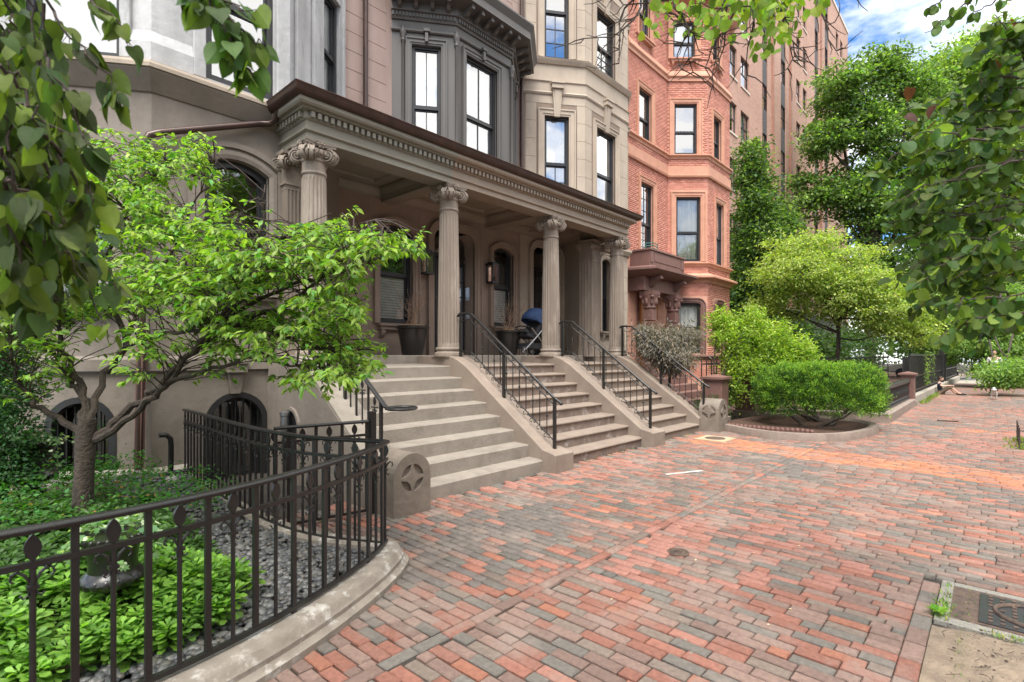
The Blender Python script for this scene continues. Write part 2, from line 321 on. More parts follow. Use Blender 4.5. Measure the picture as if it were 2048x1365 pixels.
def surround(parent,fr,ua,ub,za,arc,prof,m,name='window_surround',bottom=False,label=None):
    """architrave sweep round the opening; arc = list right->left incl. heads; prof (offset outward, v)"""
    path=[(ub,za)]+list(arc)+[(ua,za)]
    mb=MB(); mb.sweep(path,prof,lambda a,b,h:fr.p(a,h,b),closed=bottom)
    return mb.build(name,m,parent,label=label)
def rect_head(ua,ub,zt): return [(ub,zt),(ua,zt)]
CH=[(0,-.02),(0,.02),(.03,.02),(.035,.035),(.10,.035),(.105,.055),(.13,.055),(.13,-.02)]
def scl(pr,w,d=1): 
    k=max(p[0] for p in pr); return [(o/k*w,v*d) for o,v in pr]
def window(parent,fr,ua,ub,za,zb,v=-.12,split=.5,top=(1,1),bot=(1,1),cover='curtain',fw=.05,arc=None,room='room',m='black_frame',glass='glass',name='window',cv=.55):
    """sash window: frame mesh with panes, glazing bars, curtain and dark room as sub-parts"""
    mb=MB(); zm=za+(zb-za)*split
    mb.fbox(fr,ua,ua+fw,v-.07,v+.03,za,zb); mb.fbox(fr,ub-fw,ub,v-.07,v+.03,za,zb)
    mb.fbox(fr,ua+fw,ub-fw,v-.07,v+.03,za,za+fw*1.3); mb.fbox(fr,ua+fw,ub-fw,v-.07,v+.03,zb-fw,zb)
    if split: mb.fbox(fr,ua+fw,ub-fw,v-.065,v+.012,zm-.025,zm+.025)
    s=.028
    for z0,z1,vv in ((za+fw*1.3,zm-.025,v-.045),(zm+.025,zb-fw,v-.02)) if split else ((za+fw*1.3,zb-fw,v-.02),):
        mb.fbox(fr,ua+fw,ua+fw+s,vv-.015,vv+.018,z0,z1); mb.fbox(fr,ub-fw-s,ub-fw,vv-.015,vv+.018,z0,z1)
        mb.fbox(fr,ua+fw+s,ub-fw-s,vv-.015,vv+.018,z0,z0+s); mb.fbox(fr,ua+fw+s,ub-fw-s,vv-.015,vv+.018,z1-s,z1)
    if arc:   # dark head filling the arch corners of the frame
        k=len(arc)
        for i in range(k-1):
            a,b=arc[i],arc[i+1]; q=lambda p:(ua+ub)/2+(p[0]-(ua+ub)/2)*(1-2*fw/(ub-ua))
            mb.add([fr.p(a[0],v+.035,a[1]),fr.p(b[0],v+.035,b[1]),fr.p(q(b),v+.035,b[1]-fw*1.2),fr.p(q(a),v+.035,a[1]-fw*1.2)],[(0,1,2,3)])
    W=mb.build(name,m,parent)
    def bars(z0,z1,vv,nx,nz):
        g=MB(); a,b=ua+fw+s,ub-fw-s; z0+=s; z1-=s
        for i in range(1,nx): x=a+(b-a)*i/nx; g.fbox(fr,x-.009,x+.009,vv-.012,vv+.014,z0,z1)
        for j in range(1,nz): z=z0+(z1-z0)*j/nz; g.fbox(fr,a,b,vv-.011,vv+.013,z-.009,z+.009)
        if nx*nz>1: g.build('glazing_bar',m,W)
        p=MB(); p.add([fr.p(a,vv,z0),fr.p(b,vv,z0),fr.p(b,vv,z1),fr.p(a,vv,z1)],[(0,1,2,3)]); p.build('pane',glass,W)
    if split: bars(za+fw*1.3,zm-.025,v-.045,*bot); bars(zm+.025,zb-fw,v-.02,*top)
    else: bars(za+fw*1.3,zb-fw,v-.02,*top)
    if cover in('curtain','ivory','halfcurtain'):
        zt=zb if cover!='halfcurtain' else zm
        n=int((ub-ua)/.022); vs=[];fs=[]; ph=random.random()*6
        for i in range(n+1):
            u=ua+.03+(ub-ua-.06)*i/n; d=v-.12+.022*math.sin(i*.9+ph)+.012*math.sin(i*.37+ph*2)
            vs+= [fr.p(u,d,za+.02),fr.p(u,d,zt-.02)]
        for i in range(n): fs.append((2*i,2*i+2,2*i+3,2*i+1))
        MB().add(vs,fs).build('curtain','ivory_cloth' if cover=='ivory' else 'white_cloth',W,smooth=True)
    if cover=='blind':
        b=MB(); z=za+.06
        while z<zm-.02: b.add([fr.p(ua+fw+.01,v-.075,z),fr.p(ub-fw-.01,v-.075,z),fr.p(ub-fw-.01,v-.058,z+.042),fr.p(ua+fw+.01,v-.058,z+.042)],[(0,1,2,3)]); z+=.05
        b.build('blind','white_cloth',W)
    r=MB(); P=fr.p; D=v-cv
    r.add([P(ua,v-.07,za),P(ub,v-.07,za),P(ub,v-.07,zb),P(ua,v-.07,zb),P(ua-.1,D,za-.1),P(ub+.1,D,za-.1),P(ub+.1,D,zb+.1),P(ua-.1,D,zb+.1)],[(4,5,6,7),(0,1,5,4),(1,2,6,5),(2,3,7,6),(3,0,4,7)])
    r.build('room_lining',room,W)
    return W
def sill(parent,fr,ua,ub,z,m,h=.09,out=.12,ext=.08,name='sill',brackets=True):
    mb=MB(); mb.fbox(fr,ua-ext,ub+ext,-.02,out,z-h*.45,z); mb.fbox(fr,ua-ext+.03,ub+ext-.03,-.02,out-.04,z-h,z-h*.45)
    o=mb.build(name,m,parent,bevel=.006)
    if brackets:
        for u in(ua+.02,ub-.02):
            b=MB(); pts=[(out-.05,z-h),(out-.05,z-h-.05),(out-.075,z-h-.10),(.02,z-h-.15),(-.01,z-h-.15),(-.01,z-h)]
            b.poly([fr.p(u-.04,a,c) for a,c in pts],Vector(fr.p(.08,0,0))-Vector(fr.p(0,0,0))); b.build('sill_bracket',m,o)
    return o
def keystone(parent,fr,u,z0,z1,w,m,out=.09):
    mb=MB(); P=fr.p
    mb.add([P(u-w*.3,-.01,z0),P(u+w*.3,-.01,z0),P(u+w*.5,-.01,z1),P(u-w*.5,-.01,z1),P(u-w*.3,out*.6,z0),P(u+w*.3,out*.6,z0),P(u+w*.5,out,z1),P(u-w*.5,out,z1)],[(4,5,6,7),(0,1,5,4),(1,2,6,5),(2,3,7,6),(3,0,4,7)])
    mb.add([P(u-w*.16,out*.66,z0+.05),P(u+w*.16,out*.66,z0+.05),P(u+w*.3,out+.015,z1-.04),P(u-w*.3,out+.015,z1-.04),P(u-w*.16,out*.5,z0+.05),P(u+w*.16,out*.5,z0+.05),P(u+w*.3,out*.8,z1-.04),P(u-w*.3,out*.8,z1-.04)],[(0,1,2,3),(0,1,5,4),(1,2,6,5),(2,3,7,6),(3,0,4,7)])
    k=mb.build('keystone',m,parent,bevel=.004)
    c=MB(); c.fbox(fr,u-w*.62,u+w*.62,0,out+.05,z1,z1+.11); c.fbox(fr,u-w*.7,u+w*.7,0,out+.075,z1+.11,z1+.15); c.build('keystone_cap',m,k,bevel=.006)
def blocks(parent,fr,u0,u1,z0,z1,h,wd,holes,m,proud=.008,j=.008,stag=True):
    z=z0; r=0
    while z<z1-.05:
        zz=min(z+h,z1); u=u0-(wd*.5 if (r%2 and stag) else 0)
        while u<u1-.02:
            a,b=max(u,u0),min(u+wd,u1); segs=[(a,b)]
            for hu0,hu1,hz0,hz1 in [q[:4] for q in holes]:
                if hz0<zz-.02 and hz1>z+.02:
                    ns=[]
                    for x,y in segs:
                        if hu1<=x or hu0>=y: ns.append((x,y)); continue
                        if hu0>x: ns.append((x,hu0))
                        if hu1<y: ns.append((hu1,y))
                    segs=ns
            for x,y in segs:
                if y-x>.05: MB().fbox(fr,x+j/2,y-j/2,-.01,proud+random.uniform(-.001,.001),z+j/2,zz-j/2).build('stone_block',m,parent)
            u+=wd
        z+=h; r+=1
# ================================================================ GROUND
o=MB().box(-40,120,-60,60,-1.2,-.02).build('ground','joint_sand'); struct(o)
# brick sidewalk -------------------------------------------------
def brickcol():
    r=random.random()
    if r<.17: c=(.29,.125,.09)
    elif r<.29: c=(.32,.15,.112)
    elif r<.32: c=(.37,.155,.10)
    elif r<.64: c=(.225,.148,.122)
    elif r<.86: c=(.152,.137,.12)
    else: c=(.19,.148,.122)
    k=random.uniform(.78,1.2); return tuple(x*k for x in c)
def orangecol():
    k=random.uniform(.85,1.2); return (.42*k,.175*k,.095*k) if random.random()<.68 else (.30*k,.15*k,.11*k)
pav=[]
def lay(x0,x1,y0,y1,along_y,skip=lambda x,y:False):
    if along_y:
        x=x0;r=0
        while x<x1:
            y=y0;first=True
            while y<y1-.03:
                l=.200 if random.random()<.90 else .098
                if first: l=random.choice((.2,.15,.1,.06)); first=False
                l=min(l,y1-y)
                cx,cy=x+.04+random.gauss(0,.001),y+l/2
                xx=cx+.018*math.sin(cy*1.7+2)+.01*math.sin(cx*2.3)   # the rows wander a little
                if not skip(xx,cy): pav.append((xx,cy,l,.0725,PI/2+.03*math.cos(cy*1.7+2)+random.gauss(0,.008)))
                y+=l+.006
            x+=.0835;r+=1
    else:
        y=y0
        while y<y1-.05:
            x=x0-random.uniform(0,.2)
            while x<x1:
                pav.append((x+.1,y+.04,.2,.078,random.gauss(0,.008))); x+=.208
            y+=.086
def orange(x,y):
    xm=8.55+.10*y*1.0+.06*math.sin(y*2); return (xm<x<xm+1.0 and y<4.3) or (14.05+.3*y<x<14.5+.36*y)
def pit(x,y): return y<.22 and x<4.70 and x>-2 or (x<1.2 and y<2.2 and y<.2)
lay(-1.0,38,2.292,6.4,True,lambda x,y:(y>4.42 and x>2.95) or (y>5.05) or (x<1.6 and y>3.0))
lay(-1.0,38,2.205,2.29,False)
lay(-1.0,4.70,.368,2.197,True); lay(4.702,38,-3.2,2.197,True)
pav=[p for p in pav if p[4] is not None]
# joints of the soldier course bordering the tree pit
for i in range(34): pav.append((-1+i*.0,0,0,0,None)) if False else None
edge=[]
x=-.6
while x<4.60: edge.append((x+.10,.318,.2,.092,random.gauss(0,.01))); x+=.208
def ptop(l,w,dx=0):
    c=.006; h=0; a,b=l/2,w/2
    v=[(-a,-b,-.05),(a,-b,-.05),(a,b,-.05),(-a,b,-.05),(-a,-b,-c),(a,-b,-c),(a,b,-c),(-a,b,-c),(-a+c,-b+c,h),(a-c,-b+c,h),(a-c,b-c,h),(-a+c,b-c,h)]
    f=[(0,1,5,4),(1,2,6,5),(2,3,7,6),(3,0,4,7),(4,5,9,8),(5,6,10,9),(6,7,11,10),(7,4,8,11),(8,9,10,11)]
    return np.array(v),np.array(f)
def pcol(x,y):
    if orange(x,y) and x>8 and random.random()<(.95 if x<12 else .5): return orangecol()
    # damp, darker and redder drifts through the paving
    s=math.sin(x*.9+math.sin(y*1.3)*1.2)+math.sin(y*2.1+x*.35)
    c=brickcol()
    if s>1.0 and random.random()<.5: c=(.15,.13,.118)
    if s<-.9 and random.random()<.4: c=(.34,.16,.125)
    return c
pav=[p for p in pav if p and not (p[0]>4.6 and False)]
inview=lambda x,y: fwd(x,y)>.8 and abs((x*math.sin(YAW)-y*math.cos(YAW))/max(fwd(x,y),.1))<1.02 and (1.55*1050/max(fwd(x,y),.1)+711)<1385
pav.sort(key=lambda p:(0 if inview(p[0],p[1]) else 1, fwd(p[0],p[1])))
def flat_root(name): return None
walk=MB().box(-1.2,38,-3.3,6.4,-.04,-.026).build('sidewalk','joint_sand'); struct(walk)
shared={}
def brick_obj(nm,p,key,parent,z=0):
    x,y,l,w,a=p
    if key not in shared:
        V,Fc=ptop(l,w); mb=MB(); mb.add(V.tolist(),Fc.tolist(),key[1]); shared[key]=mb.build(nm,'paver').data; bpy.data.objects.remove([q for q in bpy.data.objects if q.data==shared[key]][0])
    b=bpy.data.objects.new(nm,shared[key]); COL.objects.link(b); b.parent=parent; b.location=(x,y,z+random.gauss(0,.0022)); b.rotation_euler=(random.gauss(0,.006),random.gauss(0,.006),a)
PALETTE=[brickcol() for _ in range(26)]
for p in edge: brick_obj('brick',p,(.2,random.choice(PALETTE[:12]),.092),walk)
for p in pav[:276]:
    brick_obj('brick',p,(round(p[2],2),random.choice(PALETTE),round(p[3],2)),walk)
rest=pav[276:]
Va,Fa,Ca=[],[],[]; o0=0
for p in rest:
    x,y,l,ww,a=p; V,Fc=ptop(l,ww); ca,sa=math.cos(a),math.sin(a)
    tx,ty=random.gauss(0,.005),random.gauss(0,.005)
    Vx=np.stack([x+V[:,0]*ca-V[:,1]*sa, y+V[:,0]*sa+V[:,1]*ca, V[:,2]+random.gauss(0,.0022)+V[:,0]*tx+V[:,1]*ty],1)
    Va.append(Vx); Fa.append(Fc+o0); cc_=pcol(x,y); Ca+= [cc_]*len(Fc); o0+=12
o=npmesh('paving_bricks',np.concatenate(Va),np.concatenate(Fa),'paver',walk,Ca); o['kind']='stuff'
# tree pit with bare earth, iron cover ----------------------------
V=[];Fq=[]; nx,ny=60,30
for j in range(ny+1):
    for i in range(nx+1):
        X=-1+5.62*i/nx; Yv=.268-2.7*j/ny; d=min(1,(.268-Yv)/.25,(4.62-X)/.2); V.append((X,Yv,-.012+max(0,d)*(.02+.025*math.sin(X*5+Yv*3)*math.sin(Yv*6)+random.gauss(0,.006)) if not (X>3.88 and Yv>-.95) else -.034))
for j in range(ny):
    for i in range(nx): a=j*(nx+1)+i; Fq.append((a,a+nx+1,a+nx+2,a+1))
o=npmesh('bare_earth',V,Fq,'dirt',None,None,True); o['kind']='structure'
g=MB(); 
for i in range(420):
    x,y=random.uniform(2.6,3.92),random.uniform(-1.2,.2); r=random.uniform(.002,.008); g.ball((x,y,.02+.02*math.sin(x*5+y*3)*math.sin(y*6)),(r,r*random.uniform(.6,1.4),r*.6),5,3)
for i in range(110):
    x,y=random.uniform(2.6,3.92),random.uniform(-1.2,.2); a=random.uniform(0,6); l=random.uniform(.02,.09); z=.028+.02*math.sin(x*5+y*3)*math.sin(y*6)
    g.tube([(x,y,z),(x+l*.5*math.cos(a),y+l*.5*math.sin(a),z+.006),(x+l*math.cos(a+.3),y+l*math.sin(a+.3),z)],.0018,4)
tag(g.build('wood_chips','bark'),'scattered twigs and wood chips on the bare earth of the tree pit','debris',kind='stuff')
# iron cover at X 4.05-5, Y -.55..  (long axis along -Y), laid flush in a granite edge
cv=thing('utility_cover','rusty rectangular iron utility cover with raised oval rings beside the bare earth','utility cover',(4.35,-.3,0))
gm=MB()
for x0,x1,y0,y1 in((3.93,4.66,.10,.165),(3.93,4.02,-1.0,.10),(4.60,4.66,-1.0,.10)): gm.box(x0,x1,y0,y1,-.03,.008)
gm.build('granite_edge','granite',cv,bevel=.004)
fm=MB(); fm.box(4.02,4.60,-1.0,.10,-.03,.004); fm.build('cover_frame','rust_iron',cv)
pl=MB(); pl.box(4.07,4.55,-.96,-.03,.004,.012)
pl.build('cover_plate','lead_dark',cv,bevel=.002)
for s_ in (1,.62):
    rg=MB(); ring=[(4.31+.215*s_*math.cos(a),-.46+.36*s_*math.sin(a),.016) for a in [2*PI*i/40 for i in range(41)]]; rg.tube(ring,.012,6,False); rg.build('raised_ring','rust_iron',cv)
st=MB()
for i in range(9):
    for j in range(17):
        x,y=4.10+i*.052,-.93+j*.053; e=((x-4.31)/.215)**2+((y+.46)/.36)**2
        if e>1.15 or .5<e<.85: st.box(x-.010,x+.010,y-.010,y+.010,.011,.019)
for i in range(14): st.box(4.033,4.043,-.97+i*.075,-.97+i*.075+.05,.003,.008)
o=st.build('tread_stud','rust_iron',cv); o['kind']='stuff'
st=MB()
# raised letters of the cover, mostly worn: short bars forming WATER-style strokes across the middle
for k,(dx) in enumerate((-.09,-.045,0,.045,.09)):
    st.box(4.31+dx-.016,4.31+dx-.010,-.40,-.34,.011,.018); st.box(4.31+dx-.010,4.31+dx+.010,-.375,-.368,.011,.018)
st.build('worn_lettering','rust_iron',cv)
c2=MB(); c2.lathe([(.0,.012),(.07,.012),(.075,.016),(.08,.012)],4.30,-.53,24); c2.build('grey_cap','lead_dark',cv); cv.location.y+=.10
# small round caps
x0,y0=3.92,1.83
t=thing('water_valve_cap','small round cast iron valve cap set in the brick sidewalk','valve cap',(x0,y0,0))
MB().lathe([(.085,-.02),(.085,.006),(.07,.009),(.068,.003),(0,.003)],x0,y0,28).build('cap_rim','rust_iron',t,bevel=0)
MB().lathe([(.0,.009),(.06,.009),(.063,.004)],x0,y0,24).build('cap_lid','rust_iron',t)
rg=MB()
for k in range(3): rg.box(x0-.03+k*.022,x0-.018+k*.022,y0-.03,y0+.03,.009,.012)
rg.build('cap_mark','rust_iron',t)
t=thing('gas_cover','round iron cover in a square yellowish concrete patch near the third stair','utility cover',(9.75,3.75,0))
MB().box(9.45,10.05,3.55,4.10,-.01,.005).build('concrete_patch','yellow_concrete',t)
MB().lathe([(.0,.006),(.16,.006),(.165,.012),(.175,.012),(.18,.005)],9.75,3.83,28).build('cover_lid','rust_iron',t)
o=MB().poly([(6.35,3.12,.0035),(6.9,2.86,.0035),(6.93,2.91,.0035),(6.38,3.17,.0035)],(0,0,.001)).build('paint_mark','white_paint'); tag(o,'short stripe of white paint on the bricks in front of the middle stair','paint mark')
V=[];Fq=[]
for i in range(55):
    x,y=random.uniform(2.0,9.5),random.uniform(.5,3.6); r=random.uniform(.003,.010)*(1 if random.random()<.9 else 1.6); o0=len(V); k=7
    V+=[(x+r*random.uniform(.6,1.3)*math.cos(2*PI*j/k),y+r*random.uniform(.6,1.3)*math.sin(2*PI*j/k),.0045) for j in range(k)]; Fq.append(tuple(range(o0,o0+k)))
q=MB(); q.v=V; q.f=Fq; tag(q.build('gum_spots','granite'),'pale trodden gum and paint specks dotted over the brick sidewalk','spots',kind='stuff')
# ================================================================ HOUSE A (grey above, brown below)
A_AF=Fr(1.64,7.15,0); A_AL=Fr(1.64,7.15,-37); A_AR=Fr(3.25,7.15,37)
hA=thing('brownstone_house','grey and brown stucco house with an angled bay behind the small garden tree','house',(1.6,8,0))
holes_lo={ 'F':[(.55,1.33,2.35,4.0)], 'L':[(-.95,-.17,2.35,4.0)] }
mb=MB()
wall(mb,A_AF,0,1.61,1.50,4.66,[(.55,1.33,2.35,4.05)])
spandrel(mb,A_AF,.55,1.33,4.05,arc_pts(.55,1.33,3.92,4.05))
wall(mb,A_AL,-2.2,0,1.50,4.66,[(-1.30,-.42,2.1,3.35)])
wall(mb,A_AR,0,1.6,1.50,4.66)
mb.build('wall','brown_plaster',hA)
mb=MB()
wall(mb,A_AF,0,1.45,-.6,1.36,[(.55,1.31,-.1,1.08)]); spandrel(mb,A_AF,.55,1.31,1.08,arc_pts(.55,1.31,.70,1.08,14,'round'))
wall(mb,A_AL,-2.2,0,-.6,1.36,[(-1.08,-.36,-.1,1.08)]); spandrel(mb,A_AL,-1.08,-.36,1.08,arc_pts(-1.08,-.36,.72,1.08,14,'round'))
mb.add([A_AF.p(1.31+.14,0,-1),A_AF.p(1.61,0,-1),A_AF.p(1.61,0,1.36),A_AF.p(1.45,0,1.36)],[(0,1,2,3)])
mb.build('basement_wall','brown_plaster',hA)
PA=[A_AL.p(-2.2,0,0)[:2],(1.64,7.15),(3.25,7.15)]
mb=MB(); mb.sweep(PA,[(-.02,1.36),(.05,1.37),(.05,1.50),(.02,1.54),(-.02,1.54)]); mb.build('water_table','brown_plaster',hA)
PA2=PA+[A_AR.p(1.6,0,0)[:2]]
mb=MB(); mb.sweep(PA2[:],[(-.02,4.56),(.02,4.58),(.15,4.78),(.15,4.80),(-.02,4.80)]); mb.build('string_course','brown_plaster',hA)
mb=MB(); mb.sweep(PA2[:],[(-.02,4.80),(.17,4.80),(.175,4.84),(.17,4.87),(.06,4.92),(-.02,4.92)]); mb.build('sill_course','cream_stone',hA)
# upper storey
up=MB()
wall(up,A_AF,0,1.61,4.9,13,[(.57,1.41,4.97,7.5)]); wall(up,A_AL,-2.2,0,4.9,13,[(-1.30,-.32,4.93,7.4)]); wall(up,A_AR,0,1.75,4.9,13,[(.98,1.66,5.3,7.45)])
up.build('upper_wall','grey_stone',hA)
for fr,a,b in((A_AF,0,1.61),(A_AL,-2.2,0),(A_AR,0,1.75)):
    pass
# raised pilasters and recessed corner panels
pl=MB()
for fr,a,b in((A_AF,.42,.555),(A_AF,1.42,1.60),(A_AL,-.31,-.20),(A_AL,-1.44,-1.31),(A_AR,.12,.30),(A_AR,.62,.94),(A_AR,1.67,1.75)): pl.fbox(fr,a,b,0,.055,4.93,12.9)
pl.build('pilaster','grey_stone',hA,bevel=.012)
pn=MB(); pn.sweep([A_AL.p(-.20,0,0)[:2],(1.64,7.15),(2.06,7.15)],[(-.01,4.93),(.05,4.93),(.05,5.14),(-.005,5.30)]); pn.build('corner_panel','grey_stone',hA)
pn=MB(); pn.sweep([A_AF.p(1.60,0,0)[:2],(3.25,7.15),A_AR.p(.12,0,0)[:2]],[(-.01,4.93),(.03,4.93),(.03,5.14),(-.005,5.30)]); pn.build('corner_panel','grey_stone',hA)
window(hA,A_AF,.57,1.41,4.97,7.5,v=-.10,split=.42,fw=.075,glass='sky_glass',cover='none',room='room')
window(hA,A_AL,-1.30,-.32,4.93,7.4,v=-.10,split=.6,fw=.075,glass='sky_glass',cover='curtain')
window(hA,A_AR,.98,1.66,5.3,7.45,v=-.10,split=.55,fw=.07,cover='curtain')
PR=[(0,-.02),(0,.015),(.05,.03),(.10,.03),(.10,-.02)]
surround(hA,A_AF,.55,1.33,2.35,arc_pts(.55,1.33,3.92,4.05),PR+[],'brown_plaster')
surround(hA,A_AF,.44,1.44,2.35,arc_pts(.44,1.44,4.02,4.19),[(0,-.02),(0,.035),(.07,.035),(.07,-.02)],'brown_plaster')
window(hA,A_AF,.55,1.33,2.35,4.05,v=-.12,split=.5,fw=.07,arc=arc_pts(.55,1.33,3.92,4.05),cover='none',room='amber_room')
window(hA,A_AL,-1.30,-.42,2.1,3.35,v=-.12,split=.5,fw=.05,cover='none',room='amber_room')
sill(hA,A_AL,-1.30,-.42,2.1,'brown_plaster',brackets=False); sill(hA,A_AF,.55,1.33,2.35,'brown_plaster',brackets=False)
for fr,a,b,zs in((A_AF,.55,1.31,.70),(A_AL,-1.08,-.36,.72)):
    ar=arc_pts(a,b,zs,1.08,14,'round')
    surround(hA,fr,a,b,-.1,ar,[(0,-.12),(0,.012),(-.07,.012),(-.07,-.12)],'black_frame',name='arched_frame')
    W=window(hA,fr,a+.06,b-.06,-.05,1.0,v=-.16,split=0,top=(2,1),cover='none',fw=.03)
    for i in range(7):
        u=a+.10+(b-a-.20)*i/6; h=zs+(1.08-zs)*math.sqrt(max(0,1-((u-(a+b)/2)/((b-a)/2))**2))-.06
        q=MB(); q.tube([fr.p(u,-.06,-.05),fr.p(u,-.06,h)],.009,6); q.build('window_bar','iron',W)
keystone(hA,A_AF,.90,1.06,1.33,.19,'brown_plaster',.07)
b=MB(); b.box(-.1,3.2,7.15,15,12.95,13.0).build('roof','asphalt',hA)
# white kerb strip at the wall foot
mb=MB(); mb.sweep([A_AL.p(-1.8,.02,0)[:2],(1.63,7.12),(2.0,7.13)],[(-.01,.0),(.09,.0),(.09,.21),(-.01,.25)]); mb.build('wall_footing','concrete',hA)

# ================================================================ HOUSE B (pink wall with dark oriel)
hB=thing('brownstone_house','pink stone house with dark grey oriel window above the columned porch','house',(6.5,8.3,0))
BW=Fr(4.6,8.3,0); OL=Fr(6.66,7.58,-37); OF=Fr(6.66,7.58,0); OR_=Fr(8.21,7.58,37)
mb=MB(); wall(mb,BW,0,4.75,4.6,14,[(2.55,3.75,8.9,11.5)]); mb.build('wall','pink_stone',hB)
blocks(hB,BW,0,.98,4.9,13.9,.33,1.2,[],'pink_stone',.01,.01,False); blocks(hB,BW,4.42,4.75,4.9,13.9,.33,1.2,[],'pink_stone',.01,.01,False)
blocks(hB,BW,.98,4.42,8.75,13.9,.33,1.3,[(2.40,3.90,8.5,11.7)],'pink_stone',.01,.01,True)
window(hB,BW,2.6,3.7,8.9,11.4,v=-.1,split=.5,top=(2,1),bot=(2,1),cover='curtain')
surround(hB,BW,2.55,3.75,8.7,rect_head(2.55,3.75,11.5),scl(CH,.16),'pink_stone')
OP=[(5.70,8.3),(6.66,7.58),(8.21,7.58),(9.17,8.3)]
OPx=[(5.74,8.27)]+OP[1:3]+[(9.13,8.27)]
mb=MB(); hl=[(-.82,-.32,4.9,7.4)]; hf=[(.26,1.12,4.9,7.46)]
wall(mb,OL,-1.2,0,4.7,7.85,[(-.83,-.28,4.95,7.40)]); wall(mb,OF,0,1.55,4.7,7.85,[(.26,1.12,4.95,7.42)]); wall(mb,OR_,0,1.2,4.7,7.85,[(.35,.9,4.95,7.4)])
mb.build('oriel_wall','oriel_paint',hB)
mb=MB(); mb.sweep(OP,[(-.02,7.62),(.03,7.62),(.05,7.64),(.05,7.67),(-.02,7.68)]); mb.build('oriel_string','oriel_paint',hB)
mb=MB(); mb.sweep(OP,[(-.02,7.84),(.03,7.84),(.05,7.88),(.05,7.96),(.10,7.98),(.10,8.12),(.42,8.16),(.42,8.30),(.50,8.42),(.50,8.45),(-.02,8.60)]); cn=mb.build('oriel_cornice','oriel_paint',hB)
def along(path,sp,off,fn):
    for (a,b) in zip(path,path[1:]):
        l=math.dist(a,b); n=max(1,int(l/sp)); f=Fr(a[0],a[1],math.degrees(math.atan2(b[1]-a[1],b[0]-a[0])))
        for i in range(n): fn(f,(i+.5)*l/n)
def den(f,u): MB().fbox(f,u-.018,u+.018,.04,.085,7.885,7.955).build('dentil','oriel_paint',hB)
along(OP,.062,0,den)
def mod(f,u):
    m_=MB(); m_.poly([f.p(u-.035,v,z) for v,z in((.09,8.0),(.18,8.02),(.25,8.07),(.36,8.075),(.36,8.15),(.09,8.15))],Vector(f.p(.07,0,0))-Vector(f.p(0,0,0))); m_.build('cornice_bracket','oriel_paint',hB)
along(OP,.255,0,mod)
for f,a,b in((OL,-.83,-.28),(OF,.26,1.12),(OR_,.35,.9)):
    surround(hB,f,a,b,4.95,rect_head(a,b,7.41),scl(CH,.11),'oriel_paint'); 
    k=MB(); u=(a+b)/2; k.fbox(f,u-.03,u+.03,.03,.09,7.44,7.62); k.fbox(f,u-.06,u+.06,.02,.11,7.62,7.68); k.build('keystone','oriel_paint',hB,bevel=.006)
    window(hB,f,a,b,4.95,7.41,v=-.08,split=.53,top=(2,1),bot=(2,1),fw=.05,cover='curtain',glass='sky_glass')
for x,y,d in((5.86,8.16,-37),(6.66,7.56,0),(8.21,7.56,0)):
    c_=MB(); c_.lathe([(.03,4.9),(.03,7.42),(.05,7.45),(.035,7.5),(.06,7.56),(.065,7.63),(.05,7.66),(.05,7.70),(.01,7.71)],x,y,12); c_.build('colonnette','oriel_paint',hB,smooth=True)
MB().box(4.6,9.3,8.32,15,13.95,14).build('roof','asphalt',hB)
# downpipe between A and B, and B and C
for x,nm,lab in((5.10,'downspout','brown downspout between the grey house and the pink wall'),(9.28,'downspout','thin brown downspout between the pink wall and the cream bay')):
    d=MB(); d.tube([(x,8.22,4.8),(x,8.22,13.8)],.045,10); tag(d.build(nm,'gutter_metal',smooth=True),lab,'downspout')

# ================================================================ HOUSE C (cream stone bay)
hC=thing('brownstone_house','cream stone house with tall angled bay between the dark oriel and the red brick house','house',(11.5,8,0))
CL=Fr(10.64,7.35,-37); CF=Fr(10.64,7.35,0); CR=Fr(12.63,7.35,37)
fl=[(4.35,7.30),(8.72,11.2),(12.4,14.8)]
mb=MB(); hL=[(-1.03,-.42,4.95,7.32),(-1.03,-.42,8.72,11.3)]; hF=[(.48,1.36,4.95,7.28),(.48,1.36,8.72,10.3)]
hR=[(.45,1.2,4.95,7.28),(.45,1.2,8.72,10.3)]
low=[(.72,1.12,2.15,4.0)]
wall(mb,CL,-1.55,0,4.5,14.5,hL); wall(mb,CF,0,1.99,-.1,14.5,hF+low); wall(mb,CR,0,1.6,-.1,14.5,hR)
mb.build('wall','joint',hC)
H2=[(a-.22,b+.22,c-.2,d+.28) for a,b,c,d in hF]; H2L=[(a-.2,b+.2,c-.2,d+.28) for a,b,c,d in hL]
blocks(hC,CL,-1.5,0,4.6,7.80,.43,.62,H2L,'cream_stone'); blocks(hC,CL,-1.5,0,8.66,13,.43,.62,H2L,'cream_stone')
blocks(hC,CF,0,1.99,4.6,7.80,.43,.66,H2,'cream_stone'); blocks(hC,CF,0,1.99,8.66,13,.43,.66,H2,'cream_stone')
blocks(hC,CF,.0,1.99,1.5,4.6,.43,.66,[(.55,1.3,2.0,4.2)],'cream_stone'); blocks(hC,CF,0,1.99,.0,1.5,.5,1.0,[],'tan_wall')
for f,a,b in((CL,-1.55,0),(CF,0,1.99),(CR,0,1.6)):
    m_=MB(); m_.fbox(f,a,b,-.01,.012,7.80,8.66); m_.build('parapet_panel','cream_stone',hC)
PC=[CL.p(-1.55,0,0)[:2],(10.64,7.35),(12.63,7.35),CR.p(1.6,0,0)[:2]]
